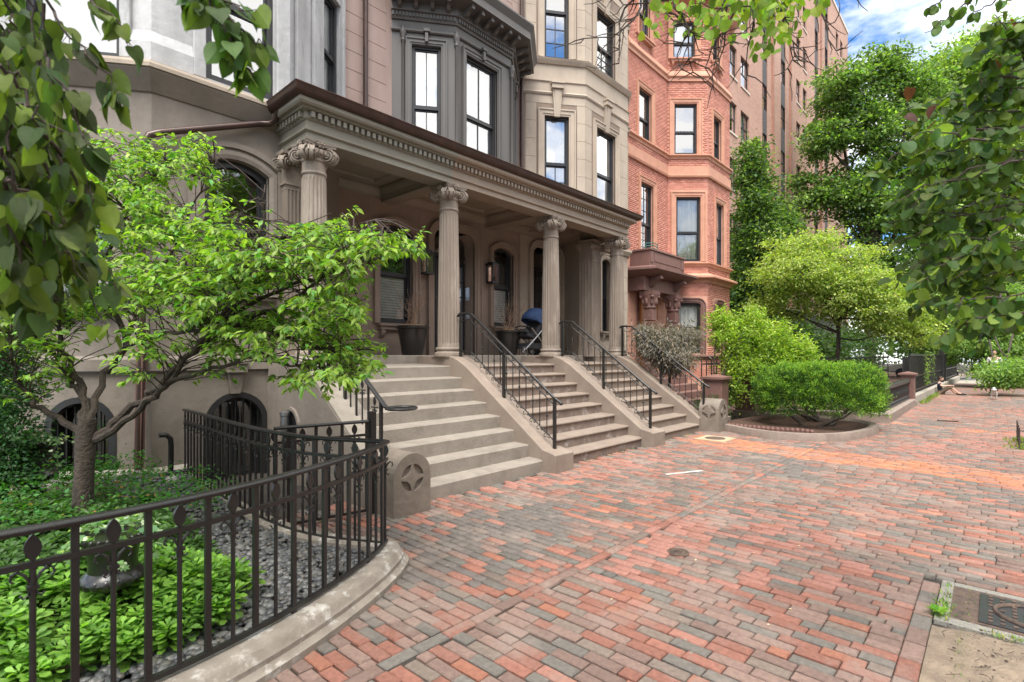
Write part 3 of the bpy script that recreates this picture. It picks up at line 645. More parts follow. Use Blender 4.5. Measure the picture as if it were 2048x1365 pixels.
for z,pr in((7.86,[(-.02,-.04),(.03,-.04),(.05,0),(.03,.03),(.03,.24),(.06,.27),(-.02,.30)]),(8.60,[(-.02,-.05),(.05,-.05),(.10,.02),(.12,.06),(.04,.10),(-.02,.10)]),(4.28,[(-.02,-.06),(.05,-.06),(.12,.04),(.12,.1),(-.02,.16)]),(1.55,[(-.02,-.1),(.06,-.1),(.06,0),(-.02,.05)])):
    m_=MB(); m_.sweep(PC if z>5 else PC[1:],[(o,h+z) for o,h in pr]); m_.build('string_course','cream_stone',hC)
for f,hh in((CL,hL),(CF,hF),(CR,hR)):
    for i,(a,b,c,d) in enumerate(hh):
        surround(hC,f,a,b,c,rect_head(a,b,d),scl(CH,.16),'cream_stone')
        keystone(hC,f,(a+b)/2,d-.03,d+.62 if i==0 else d+.5,.24,'cream_stone')
        window(hC,f,a,b,c,d,v=-.10,split=.52 if i==0 else .45,top=(1,1) if i==0 else (1,1),bot=(2,3) if f is CL or i else (1,1),cover='none' if f is CL and i else 'curtain',glass='sky_glass',fw=.05)
window(hC,CF,.72,1.12,2.15,4.0,v=-.14,split=.48,bot=(2,3),arc=arc_pts(.72,1.12,3.92,4.0),cover='none',fw=.04,glass='sky_glass')
surround(hC,CF,.72,1.12,2.15,arc_pts(.72,1.12,3.92,4.02),scl(CH,.13),'cream_stone'); sill(hC,CF,.72,1.12,2.15,'cream_stone')
MB().box(9.3,14.2,8.3,16,14.45,14.5).build('roof','asphalt',hC)
wd=MB(); wall(wd,Fr(13.9,8.3,0),0,.36,-.1,14.5); wd.build('side_strip','cream_stone',hC)

# ================================================================ HOUSE D (red brick bay)
hD=thing('red_brick_house','red brick house with orange stone trim and an angled bay beyond the cream house','house',(17,8,0))
DW=Fr(14.22,8.3,0); DL=Fr(16.93,8.3,-47.4); DF=Fr(17.87,7.28,0); DR=Fr(19.9,7.28,45)
hW=[(.87,1.68,4.75,7.1),(.74,1.56,8.45,10.08),(.74,1.46,11.7,13.6)]
hLd=[(.30,1.15,1.62,3.35),(.30,1.14,4.78,7.0),(.24,1.02,8.47,10.21),(.20,.96,11.74,13.04)]
hFd=[(.70,1.3,1.62,3.35),(.72,1.42,4.78,6.98),(.50,1.20,8.47,10.0),(.42,1.0,11.8,12.95)]
mb=MB(); wall(mb,DW,0,2.71,-.1,16,hW); wall(mb,DL,0,1.38,-.1,16,hLd); wall(mb,DF,0,2.03,-.1,16,hFd); wall(mb,DR,0,1.4,-.1,16)
mb.build('wall','red_mortar',hD)
bricks=[]
def gen_bricks(f,u0,u1,z0,z1,holes):
    z=z0;r=0
    while z<z1:
        u=u0-(.105 if r%2 else 0)
        while u<u1:
            a,b=max(u,u0),min(u+.202,u1); mu=(a+b)/2
            if b-a>.03 and not any(h[0]-.02<mu<h[1]+.02 and h[2]-.02<z+.03<h[3]+.02 for h in holes): bricks.append((f,a,b,z))
            u+=.21
        z+=.063;r+=1
tr=lambda hh:[(a-.17,b+.17,c-.15,d+.2) for a,b,c,d in hh]
gen_bricks(DW,0,2.71,4.6,13.8,tr(hW)); gen_bricks(DL,0,1.38,.7,13.8,tr(hLd)); gen_bricks(DF,0,2.03,.7,13.8,tr(hFd)); gen_bricks(DR,0,1.4,4,13.8,[])
bcols=[(.55,.235,.175),(.58,.255,.19),(.52,.22,.16),(.60,.27,.205),(.48,.195,.14)]
bricks.sort(key=lambda b:-(1 if b[0] is DL else .5)/max(1,fwd(*b[0].p((b[1]+b[2])/2,0,0)[:2]))+abs(b[3]-4)*.0005)
bm={}
for f,a,b,z in bricks[:300]:
    k=(id(f),round(b-a,2),random.randrange(5))
    if k not in bm:
        q=MB(); q.fbox(Fr(0,0,f.deg),-(b-a)/2,(b-a)/2,-.01,.005,-.0275,.0275); q.c=[bcols[k[2]]]*6; o=q.build('brick','red_brick'); bm[k]=o.data; bpy.data.objects.remove(o)
    o=bpy.data.objects.new('brick',bm[k]); COL.objects.link(o); o.parent=hD; p=f.p((a+b)/2,0,z+.0275); o.location=Vector(p)-hD.location
V=[];F_=[];C_=[]
for f,a,b,z in bricks[300:]:
    o0=len(V); V+=[f.p(a,-.005,z),f.p(b,-.005,z),f.p(b,-.005,z+.055),f.p(a,-.005,z+.055),f.p(a,.005,z),f.p(b,.005,z),f.p(b,.005,z+.055),f.p(a,.005,z+.055)]
    for q in((4,5,6,7),(0,1,5,4),(1,2,6,5),(2,3,7,6),(3,0,4,7)): F_.append([i+o0 for i in q])
    c=random.choice(bcols); kk=random.uniform(.92,1.06); C_+=[tuple(x*kk for x in c)]*5
o=npmesh('brickwork',V,F_,'red_brick',hD,C_); o['kind']='stuff'
PD=[(14.24,8.3),(16.93,8.3),(17.87,7.28),(19.9,7.28),DR.p(1.4,0,0)[:2]]
def strc(z,pr,m_='red_trim',path=PD): q=MB(); q.sweep(path,[(o,h+z) for o,h in pr]); q.build('string_course',m_,hD)
ST=[(-.02,-.10),(.03,-.10),(.05,-.03),(.11,0),(.11,.04),(-.02,.07)]
strc(11.07,[(-.02,-.10),(.05,-.10),(.05,-.0),(.10,.05),(.10,.08),(.03,.26),(-.02,.28)]); strc(8.40,ST); strc(7.72,[(-.02,-.06),(.07,-.06),(.09,0),(.04,.03),(.04,.34),(-.02,.36)])
strc(4.70,ST,path=PD[1:]); strc(4.10,[(-.02,-.06),(.05,-.06),(.10,.02),(.26,.10),(.26,.16),(.05,.26),(-.02,.26)],path=PD[1:]); strc(1.50,ST,'brown_trim',PD[1:])
strc(13.75,[(-.02,-.1),(.15,-.05),(.4,.15),(.4,.3),(-.02,.5)])
for f,hh in((DW,hW),(DL,hLd),(DF,hFd)):
    for i,(a,b,c,d) in enumerate(hh):
        lowest=(f is not DW and i==0)
        if lowest:
            surround(hD,f,a,b,c,shoulder_pts(a,b,0,d,.12),scl(CH,.17,1.3),'brown_trim')
            window(hD,f,a,b,c,d,v=-.10,split=.5,cover='curtain',fw=.06)
            q=MB(); spandrel(q,f,a,b,d,shoulder_pts(a,b,0,d,.12)); q.build('window_head','brown_trim',hD)
        else:
            surround(hD,f,a,b,c,rect_head(a,b,d),scl(CH,.18,1.1),'red_trim')
            if i>(1 if f is DW else 2): sill(hD,f,a-.05,b+.05,c,'red_trim',out=.16,h=.12)
            fr5=(f is DW and i==0)
            window(hD,f,a,b,c,d,v=-.10,split=.45,cover='ivory' if (i==1 and f is not DW) else ('none' if fr5 else ('curtain' if i==3 else 'none')),fw=.055,top=(2,3) if fr5 else(1,1),bot=(2,4) if fr5 else (1,1),glass='glass' if i==1 and f is not DW else 'sky_glass')
MB().box(14.22,20.9,8.32,18,15.95,16).build('roof','asphalt',hD)
# entrance porch of the red house
pD=hD
mb=MB(); mb.box(14.4,16.75,7.62,8.3,4.26,4.72); mb.build('balcony_parapet','brown_trim',pD,bevel=.01)
q=MB(); q.box(14.36,16.79,7.58,8.3,4.72,4.78); q.build('balcony_coping','brown_trim',pD,bevel=.008)
q=MB()
for x0,x1 in((14.42,14.60),(16.52,16.72)): q.box(x0,x1,7.60,7.62,4.36,4.68)
q.box(14.68,16.44,7.605,7.62,4.40,4.64); q.build('parapet_panel','brown_trim',pD,bevel=.006)
q=MB(); q.sweep([(14.2,8.3),(14.4,7.6),(16.77,7.6),(16.95,8.3)],[(-.1,4.26),(.0,4.26),(.34,4.16),(.34,4.10),(.27,4.05),(.14,3.98),(.0,3.94),(-.1,3.94)]); q.build('porch_cornice','brown_trim',pD)
MB().box(14.3,16.8,7.75,8.3,3.52,3.95).build('porch_lintel','brown_trim',pD,bevel=.01)
q=MB(); 
for x in(14.72,16.35):
    b_=MB(); b_.poly([(x-.09,y,z) for y,z in((7.75,3.95),(7.40,3.95),(7.38,3.86),(7.55,3.80),(7.68,3.66),(7.75,3.62))],(.18,0,0)); b_.build('console_bracket','brown_trim',pD,bevel=.008)
for x in(14.62,16.18):
    col=MB(); z=.9
    for k in range(6):
        col.box(x-.19,x+.19,7.55,7.93,z+.02,z+.30) if k%2==0 else col.box(x-.155,x+.155,7.585,7.895,z-.0,z+.34)
        z+=.34
    c_=col.build('porch_pier','brown_trim',pD,bevel=.01)
    cp=MB(); cp.box(x-.23,x+.23,7.51,7.97,3.38,3.5); cp.lathe([(.17,2.95),(.20,3.0),(.18,3.05),(.21,3.2),(.26,3.38)],x,7.74,16); cp.build('pier_capital','brown_trim',c_,smooth=True)
    lv=MB()
    for k in range(8): a=PI/4*k; lv.ball((x+.2*math.cos(a),7.74+.2*math.sin(a),3.18),(.055,.055,.13),6,5)
    for sx in(-1,1):
        for sy in(-1,1): lv.ball((x+sx*.19,7.74+sy*.19,3.32),(.06,.06,.06),8,6)
    lv.build('carved_leaf','brown_trim',c_,smooth=True)
MB().box(14.85,15.95,8.15,8.22,1.2,3.5).build('front_door','wood_door',pD,bevel=.01)
MB().box(14.3,16.7,7.5,8.3,.0,.9).build('porch_base','brown_trim',pD)
ch=thing('balcony_chair','dark green metal chair back showing above the balcony parapet','chair',(15,8,4.28))
q=MB()
for z in(4.85,4.93,5.01): q.tube([(14.75,7.95,z),(14.95,7.80,z+.03),(15.2,7.78,z)],.014,6)
q.build('back_slats','hood_green',ch)
q=MB()
for x,y in((14.75,7.95),(15.2,7.78)): q.tube([(x,y,4.78),(x,y,5.04)],.014,6)
q.build('back_post','hood_green',ch)

# ================================================================ TOWER E
hE=thing('apartment_tower','tall pink brick apartment block with dark brick strips rising behind the trees','apartment building',(40,18,0))
EF=Fr(25,10,0)
zr=[5.9+2.93*k for k in range(9)]   # window heads
cols=[(2.36,3.36),(3.95,5.25),(14.64,15.7),(16.3,17.3),(26.8,27.8),(28.5,29.5)]
strips=[(7.5,8.5),(11.1,12.2),(19.6,20.8),(22.8,24.0)]
hs=[(a,b,z-1.6,z) for a,b in cols for z in zr]; ss=[(a,b,3.6,30) for a,b in strips]
mb=MB(); wall(mb,EF,0,31.7,4.6,31.2,hs+ss,.2); mb.add([(25,10,4.6),(25,26,4.6),(25,26,31.2),(25,10,31.2),(56.7,10,4.6),(56.7,26,4.6),(56.7,26,31.2),(56.7,10,31.2)],[(0,1,2,3),(4,5,6,7),(3,2,6,7)])
mb.build('wall','tower_brick',hE)
mb=MB(); wall(mb,EF,-3,31.7,-.1,4.6,[(19.6,20.5,1.5,3.4),(23.5,24.4,1.5,3.4),(28,28.9,1.5,3.4),(12,12.9,1.5,3.4)],.2); mb.add([(22,10,-.1),(22,26,-.1),(22,26,4.6),(22,10,4.6),(25,26,4.6),(25,10,4.6)],[(0,1,2,3),(3,2,4,5)]); mb.build('base_wall','dark_brick',hE)
MB().fbox(EF,-.05,31.75,-.2,.06,31.2,31.45).build('roof_coping','tower_stone',hE)
MB().fbox(EF,0,31.7,-.1,.05,4.55,4.7).build('base_course','tower_stone',hE)
for u in(9.3,13.1,21.4): 
    q=MB(); q.fbox(EF,u-.12,u+.12,0,.12,4.7,31.2); q.build('brick_rib','tower_pipe',hE)
def ewin(a,b,z,h=1.6,v=-.12):
    q=MB(); q.fbox(EF,a,a+.05,v-.03,v+.02,z-h,z);q.fbox(EF,b-.05,b,v-.03,v+.02,z-h,z);q.fbox(EF,a,b,v-.03,v+.021,z-.06,z);q.fbox(EF,a,b,v-.03,v+.021,z-h,z-h+.06);q.fbox(EF,a,b,v-.03,v+.022,z-h*.5-.03,z-h*.5+.03)
    q.fbox(EF,a+(b-a)*.5-.02,a+(b-a)*.5+.02,v-.03,v+.018,z-h*.5,z)
    W=q.build('window','black_frame',hE)
    p=MB(); p.add([EF.p(a,v-.01,z-h),EF.p(b,v-.01,z-h),EF.p(b,v-.01,z),EF.p(a,v-.01,z)],[(0,1,2,3)]); p.build('pane','sky_glass',W)
    p=MB(); p.fbox(EF,a,b,v-.2,v-.15,z-h,z); p.build('shade',random.choice(['ivory_cloth','room','white_cloth']),W)
    return W
w0={}
for a,b in cols:
    for k,z in enumerate(zr):
        ewin(a,b,z); 
    q=MB()
    for z in zr: q.fbox(EF,a-.05,b+.05,-.01,.05,z-1.72,z-1.62)
    q.build('window_sill','tower_stone',hE)
for a,b in strips:
    for z in zr: ewin(a,b,z,1.5,-.13)
    q=MB(); wall(q,EF,a,b,3.6,30,[(a,b,z-1.5,z) for z in zr],.1,v=-.06); q.build('dark_brick_strip','dark_brick',hE)
for a in(19.6,23.5,28,12): ewin(a,a+.9,3.4,1.9)
# ================================================================ PORTICO
pt=thing('portico','long columned porch with dentil cornice and four fluted columns across two house fronts','porch',(7,7.5,1.55))
CX=[3.31,5.62,8.30,10.80]; CY=6.57
def volute(mb,c,dx,dy,r):
    """scroll disc; plane holds the direction (dx,dy) and z"""
    n=Vector((dy,-dx,0)); t=Vector((dx,dy,0)); c=Vector(c)
    for s in(-1,1):
        pts=[];rs=[]
        for i in range(34):
            a=i/33*2.35*2*PI; rr=r*(1-i/33*.86); pts.append(c+n*s*(.030+.0012*i*.9)+t*(rr*math.cos(a-PI*.5+PI/2)*1)+Vector((0,0,rr*math.sin(a+PI/2-PI/2)))); rs.append(r*.155*(1-i/33*.45))
        mb.tube(pts,rs,6)
        mb.ball(c+n*s*.05,(r*.2,r*.2,r*.2),8,6)
    ring=[c+t*(r*math.cos(2*PI*i/20))+Vector((0,0,r*math.sin(2*PI*i/20))) for i in range(20)]
    mb.poly([p-n*.028 for p in ring],n*.056)
def capital(x,y,z,R,parent,square=False):
    c=MB(); c.lathe([(R*.98,z),(R*.98,z+.02),(R*1.06,z+.03),(R*1.1,z+.045),(R*1.06,z+.06),(R*1.0,z+.07),(R*1.0,z+.19),(R*1.08,z+.20),(R*1.1,z+.22),(R*1.04,z+.235),(R*1.3,z+.29),(R*1.35,z+.33),(R*1.1,z+.36)],x,y,28)
    o=c.build('capital','porch_stone',parent,smooth=True)
    e=MB()
    for k in range(20): a=2*PI*k/20; e.ball((x+R*1.28*math.cos(a),y+R*1.28*math.sin(a),z+.30),(.026,.026,.042),6,5)
    e.build('egg_moulding','porch_stone',o,smooth=True)
    # concave abacus
    A=R*1.92; pts=[]
    for k in range(4):
        a0=PI/4+k*PI/2; p0=(math.cos(a0),math.sin(a0)); a1=a0+PI/2; p1=(math.cos(a1),math.sin(a1))
        for i in range(8):
            t=i/8; bx,by=p0[0]*(1-t)+p1[0]*t,p0[1]*(1-t)+p1[1]*t; am=a0+PI/4; b=-.17*math.sin(PI*t); pts.append((x+A*(bx+b*math.cos(am)),y+A*(by+b*math.sin(am))))
    ab=MB(); ab.poly([(px,py,z+.385) for px,py in pts],(0,0,.03)); ab.poly([(x+(px-x)*1.05,y+(py-y)*1.05,z+.415) for px,py in pts],(0,0,.028)); ab.build('abacus','porch_stone',o)
    for k in range(4):
        a=PI/4+k*PI/2; v=MB()
        for d in(-.30,.30):
            dx,dy=math.cos(a+d),math.sin(a+d); volute(v,(x+math.cos(a)*R*1.42-math.sin(a)*d*.12,y+math.sin(a)*R*1.42+math.cos(a)*d*.12,z+.275),dx,dy,.088)
        v.tube([(x+math.cos(a)*R*.9,y+math.sin(a)*R*.9,z+.36),(x+math.cos(a)*R*1.6,y+math.sin(a)*R*1.6,z+.375)],.03,6)
        v.build('volute','porch_stone',o,smooth=True)
    for k in range(4):
        f=MB(); a=k*PI/2; cx,cy=x+math.cos(a)*R*1.30,y+math.sin(a)*R*1.30
        for j in range(6): b=j*PI/3; f.ball((cx-math.sin(a)*.035*math.cos(b),cy+math.cos(a)*.035*math.cos(b),z+.40+.035*math.sin(b)),(.024,.024,.024),6,5)
        f.ball((cx+math.cos(a)*.02,cy+math.sin(a)*.02,z+.40),.022,6,5)
        f.build('abacus_flower','porch_stone',o,smooth=True)
    return o
def shaft(x,y,z0,z1,R0,R1,parent):
    vs=[];fs=[];K=20;n=K*6;m=12
    for i in range(m+1):
        t=i/m; z=z0+(z1-z0)*t; R=R0+(R1-R0)*(t**1.6); fl=1 if 0<i<m else 0
        if i in(1,m-1): z=z0+.05 if i==1 else z1-.04
        for k in range(n):
            ph=(k%6)/6; d=[0,.0,.62,1,1,.62][k%6]*.017*fl*(R/R0); a=2*PI*(k+.0)/n
            vs.append((x+(R-d)*math.cos(a),y+(R-d)*math.sin(a),z))
    for i in range(m):
        for k in range(n): fs.append((i*n+k,i*n+(k+1)%n,(i+1)*n+(k+1)%n,(i+1)*n+k))
    return MB().add(vs,fs).build('shaft','porch_stone',parent)
for x in CX:
    s=shaft(x,CY,1.70,3.86,.183,.150,pt); s.name='column_shaft'
    b=MB(); b.lathe([(.235,1.53),(.24,1.56),(.235,1.59),(.21,1.60),(.20,1.625),(.215,1.635),(.22,1.655),(.21,1.675),(.19,1.68),(.186,1.71)],x,CY,32); b.build('column_base','porch_stone',pt,smooth=True)
    capital(x,CY,3.86,.150,pt)
def pilaster(x0,x1,yf,yb,side):
    """square fluted pier"""
    mb=MB(); mb.box(x0+.01,x1-.01,yf+.01,yb,1.72,3.80)
    w=x1-x0
    nfl=6
    for i in range(nfl+1): u=x0+.02+(w-.04)*i/nfl; mb.box(u-.011,u+.011,yf-.002,yf+.02,1.74,3.78)
    d=yb-yf
    for i in range(5): v=yf+.02+(d-.04)*i/4; mb.box(x0-.002,x0+.02,v-.011,v+.011,1.741,3.779)
    mb.box(x0-.001,x1+.001,yf-.003,yb,3.78,3.84); mb.box(x0-.02,x1+.02,yf-.02,yb,3.84,3.87)
    mb.box(x0-.05,x1+.05,yf-.05,yb,1.52,1.60); mb.box(x0-.03,x1+.03,yf-.03,yb,1.60,1.66); mb.box(x0-.012,x1+.012,yf-.012,yb,1.66,1.74)
    p=mb.build('pilaster','porch_stone',pt)
    c=MB(); c.box(x0,x1,yf,yb,3.87,4.26); c.box(x0-.06,x1+.06,yf-.06,yb,4.235,4.28); c.build('pilaster_neck','porch_stone',p)
    for vx,vy,dx,dy in((x0-.03,yf-.02,-.8,-.6),(x1+.03,yf-.02,.9,-.4),(x0-.03,yb-.05,-.95,.3)):
        v=MB(); volute(v,(vx,vy,4.12),dx,dy,.088); v.build('volute','porch_stone',p,smooth=True)
    e=MB()
    for i in range(6): e.ball((x0+.04+(w-.08)*i/5,yf-.02,4.15),(.026,.03,.045),6,5)
    e.build('egg_moulding','porch_stone',p,smooth=True)
pilaster(3.12,3.46,6.98,7.2,-1); pilaster(10.38,10.72,6.98,7.36,1)
XA,XB=3.13,10.98
PE=[(XA,7.2),(XA,6.40),(XB,6.40),(XB,7.35)]
def band(name,pr,m='entablature_paint'): q=MB(); q.sweep(PE,pr); return q.build(name,m,pt)
q=MB(); q.sweep(PE,[(-.34,4.30),(0,4.30),(0,4.385),(.012,4.385),(.035,4.40),(.035,4.425),(.01,4.43),(.01,4.53),(-.34,4.53)]); q.build('architrave','entablature_paint',pt)
band('frieze_band',[(-.30,4.53),(.02,4.53),(.035,4.545),(.035,4.63),(-.30,4.63)])
def pd(f,u): MB().fbox(f,u-.024,u+.024,.03,.085,4.552,4.622).build('dentil','entablature_paint',pt)
along([PE[0],PE[1],(XB,6.40)],.088,0,pd)
band('cornice',[(-.30,4.63),(.045,4.63),(.095,4.635),(.10,4.66),(.15,4.665),(.17,4.69),(.17,4.75),(-.30,4.76)])
# half round copper gutter with edge bead, and the roof sheet behind it
gp=[(.13+.095*math.cos(PI+PI*i/10),4.83+.095*math.sin(PI+PI*i/10)) for i in range(11)]
gp=[(o+.03,z) for o,z in gp]
q=MB(); q.sweep([(XA,7.15),(XA,6.40),(XB+.05,6.40),(XB+.05,7.2)],[(o,z) for o,z in gp]+[(.27,4.85),(.25,4.865),(.24,4.84),(.08,4.84),(.06,4.85)]); q.build('gutter','gutter_metal',pt,smooth=True)
q=MB(); q.poly([(3.05,6.38,4.84),(11.05,6.38,4.84),(11.05,8.5,5.02),(3.05,8.5,5.02)],(0,0,.012)); q.build('porch_roof','gutter_metal',pt)
# offset downspout along house A wall
dsp=thing('downspout','brown copper downspout bending from the porch gutter down the stucco bay wall','downspout',(1.5,7.1,0))
q=MB(); pA=lambda px,py,Y=7.06:None
pts=[(2.98,6.85,4.74),(2.98,6.98,4.66),(2.93,7.04,4.60),(2.8,7.07,4.57),(1.72,7.07,4.12),(1.60,7.07,4.05),(1.545,7.09,3.93),(1.535,7.10,3.7),(1.535,7.10,1.6),(1.50,7.09,.25)]
q.tube(pts,.04,12); q.build('pipe','gutter_metal',dsp,smooth=True)
for i in(5,8): 
    pass
q=MB(); q.tube([(1.535,7.10,1.66),(1.51,7.10,.28)],.05,4); q.build('lower_boot','brown_trim',dsp)
q=MB(); q.box(1.40,1.60,6.97,7.13,.10,.26); q.build('foot_block','granite',dsp,bevel=.01)
# ceiling, beams and crown mouldings of the porch
MB().box(XA,XB+.3,6.60,8.32,4.60,4.64).build('ceiling','entablature_paint',pt)
bm_=[(3.15,3.45),(5.47,5.77),(8.15,8.45),(10.5,10.9)]
for a,b in bm_: MB().box(a,b,6.735,8.3,4.36,4.60).build('ceiling_beam','entablature_paint',pt,bevel=.006)
for (a0,a),(b,b0) in zip(bm_,bm_[1:]):
    q=MB(); q.sweep([(a,6.74),(b,6.74),(b,8.3),(a,8.3)][::-1],[(0,4.60),(0,4.44),(-.03,4.45),(-.04,4.49),(-.09,4.54),(-.10,4.60)][::-1],closed=True) if False else None
    for p0,p1 in(((a,8.29),(b,8.29)),((b,8.29),(b,6.75)),((b,6.75),(a,6.75)),((a,6.75),(a,8.29))):
        pass
    rect=[(a,6.74),(a,8.29),(b,8.29),(b,6.74)]
    q=MB(); q.sweep(rect,[(0,4.42),(.02,4.42),(.03,4.46),(.08,4.52),(.10,4.56),(.10,4.60),(0,4.60)],closed=True); q.build('crown_moulding','entablature_paint',pt)
    r2=[(a+.32,7.0),(a+.32,8.0),(b-.32,8.0),(b-.32,7.0)]
    q=MB(); q.sweep(r2,[(0,4.57),(.02,4.57),(.04,4.58),(.06,4.60),(0,4.60)],closed=True); q.build('ceiling_panel_moulding','entablature_paint',pt)
# porch back wall of house B and C
PB=Fr(3.2,8.3,0)
w1=(2.24,2.98,2.14,4.0); d1=(3.50,4.62,1.55,4.12); w2=(5.20,5.86,2.2,4.0); d2=(6.55,7.55,1.55,4.2)
mb=MB(); wall(mb,PB,0,6.1,1.5,4.62,[w1,d1,w2],.35); spandrel(mb,PB,*w1[:2],4.0,arc_pts(*w1[:2],3.88,4.0)); spandrel(mb,PB,*w2[:2],4.0,arc_pts(*w2[:2],3.88,4.0)); spandrel(mb,PB,*d1[:2],4.12,shoulder_pts(*d1[:2],0,4.12,.22),depth=.35)
mb.build('porch_wall','porch_wall',hB)
blocks(hB,PB,2.0,6.1,1.6,4.55,.42,.9,[(w1[0]-.17,w1[1]+.17,1.5,4.3),(d1[0]-.2,d1[1]+.2,1.4,4.4),(w2[0]-.17,w2[1]+.17,1.5,4.3)],'porch_wall',.005,.008,False)
mb=MB(); wall(mb,PB,6.1,7.9,1.5,4.62,[d2],.35,v=.02); spandrel(mb,PB,*d2[:2],4.2,shoulder_pts(*d2[:2],0,4.2,.2),v=.02,depth=.35)
mb.add([(10.98,8.3,1.5),(10.41,7.34,1.5),(10.41,7.34,4.62),(10.98,8.3,4.62)],[(0,1,2,3)]); mb.build('porch_wall','tan_wall',hC)
for (a,b,c,d),hs_,arcv,mm in((w1,hB,'a','porch_wall'),(w2,hB,'a','porch_wall')):
    ar=arc_pts(a,b,3.88,4.0); surround(hs_,PB,a,b,c,ar,scl(CH,.14,1.4),mm)
    window(hs_,PB,a,b,c,d,v=-.10,split=.5,cover='blind',arc=ar,fw=.06,room='room')
    sill(hs_,PB,a,b,c,mm,out=.16,h=.12)
for (a,b,c,d),hs_,mm,r_ in((d1,hB,'porch_wall',.22),(d2,hC,'tan_wall',.2)):
    vv=0 if hs_ is hB else .02
    f2=Fr(3.2,8.3-vv,0)
    surround(hs_,f2,a,b,c,shoulder_pts(a,b,0,d,r_),scl(CH,.18,1.5),mm,name='door_surround')
    # recessed doors with glazed side panel
    q=MB(); q.fbox(f2,a,b,-.42,-.35,c,d); dr=q.build('door_back','room',hs_)
    for u0,u1 in((a+.02,a+.34),(a+.38,b-.02)):
        q=MB(); q.fbox(f2,u0,u0+.06,-.35,-.29,c,d-.55);q.fbox(f2,u1-.06,u1,-.35,-.29,c,d-.55);q.fbox(f2,u0+.06,u1-.06,-.35,-.29,c,c+.28);q.fbox(f2,u0+.06,u1-.06,-.35,-.29,d-.65,d-.55); q.fbox(f2,u0,u1,-.345,-.28,d-.5,d-.42)
        n=5
        for i in range(1,n): z=c+.28+(d-.65-c-.28)*i/n; q.fbox(f2,u0+.06,u1-.06,-.34,-.30,z-.012,z+.012)
        dd=q.build('door','black_frame',hs_,bevel=.004)
        g=MB(); g.add([f2.p(u0+.06,-.32,c+.28),f2.p(u1-.06,-.32,c+.28),f2.p(u1-.06,-.32,d-.65),f2.p(u0+.06,-.32,d-.65)],[(0,1,2,3)]); g.build('door_glass','glass',dd)
    g=MB(); g.add([f2.p(a,-.31,d-.42),f2.p(b,-.31,d-.42),f2.p(b,-.31,d),f2.p(a,-.31,d)],[(0,1,2,3)]); g.build('transom_pane','glass',hs_)
MB().box(9.28,9.32,8.27,8.5,1.5,4.62).build('party_wall_edge','tan_wall',hC)
q=MB(); 
for z,h in((2.75,.28),(2.35,.12)): MB().box(7.79,7.815,8.42,8.56,z,z+h).build('intercom_panel','steel',hB,bevel=.003)
# platform, with house base below
pf=MB(); pf.box(2.96,10.95,7.20,8.55,1.0,1.55); pf.build('porch_floor','stair_paint',pt,bevel=.012)
MB().box(3.3,10.6,7.22,8.6,-.1,1.0).build('porch_foundation','stair_paint',pt)
# lanterns
def lantern(x,lab):
    t=thing('wall_lantern',lab,'lantern',(x,8.3,3.15),'black box lanterns beside the porch door')
    q=MB(); q.box(x-.045,x+.045,8.25,8.3,3.2,3.5); q.box(x-.10,x+.10,8.06,8.25,3.13,3.17); q.box(x-.105,x+.105,8.055,8.28,3.53,3.57); q.box(x-.07,x+.07,8.09,8.25,3.57,3.60)
    for sx in(-.09,.09):
        for y in(8.07,8.24): q.box(x+sx-.01,x+sx+.01,y-.01,y+.01,3.17,3.53)
    q.build('lantern_frame','iron',t,bevel=.002)
    g=MB(); g.box(x-.084,x+.084,8.225,8.232,3.17,3.53); g.build('mirror_back','copper_glass',t)
    g=MB(); g.box(x-.09,x+.09,8.066,8.069,3.17,3.53); g.add([(x-.091,8.07,3.17),(x-.091,8.24,3.17),(x-.091,8.24,3.53),(x-.091,8.07,3.53)],[(0,1,2,3)]); g.build('lantern_glass','glass',t)
    g=MB(); g.tube([(x,8.15,3.17),(x,8.15,3.30)],.018,8); g.build('candle','white_paint',t)
lantern(6.43,'black glass box lantern on the wall left of the porch door'); lantern(8.24,'black glass box lantern on the wall right of the porch door')
t=thing('wall_lantern','small dark carriage lantern on a scroll arm beside the second porch door','lantern',(9.95,8.2,3.4))
q=MB(); q.tube([(9.88,8.28,3.55),(9.88,8.12,3.62),(9.88,8.06,3.55)],.01,6); q.lathe([(.01,3.52),(.07,3.47),(.055,3.45),(.04,3.25),(.015,3.2)],9.88,8.06,6); q.build('lantern_body','lead_dark',t)

# ================================================================ STOOPS
def steps(root,x0,x1,m,nosing,slope=0):
    for k in range(8):
        y=4.43+.273*k; z=.15+.176*k; yb=7.22
        s=MB()
        if nosing:
            s.box(x0,x1,y+.03,y+.34 if k<7 else yb,z-.176 if k else -.05,z-.045)
            n=MB(); pr=[(y+.34 if k<7 else yb,z-.045),(y+.03,z-.045),(y+.005,z-.038),(y-.003,z-.022),(y+.004,z-.006),(y+.02,z),(y+.34 if k<7 else yb,z+.012 if k<7 else z+.03)]
            n.poly([(x0,a,b) for a,b in pr],(x1-x0,0,0)); o=s.build('step',m,root); n.build('tread',m if m!='stair_brown' else 'cheek_paint',o,bevel=0)
        else:
            pr=[(y+.34 if k<7 else yb,z-.176 if k else -.05),(y,z-.176 if k else -.05),(y+.004,z-.012),(y+.016,z),(y+.34 if k<7 else yb,z+.012 if k<7 else z+.03)]
            s.poly([(x0,a,b) for a,b in pr],(x1-x0,0,0)); o=s.build('step',m,root)
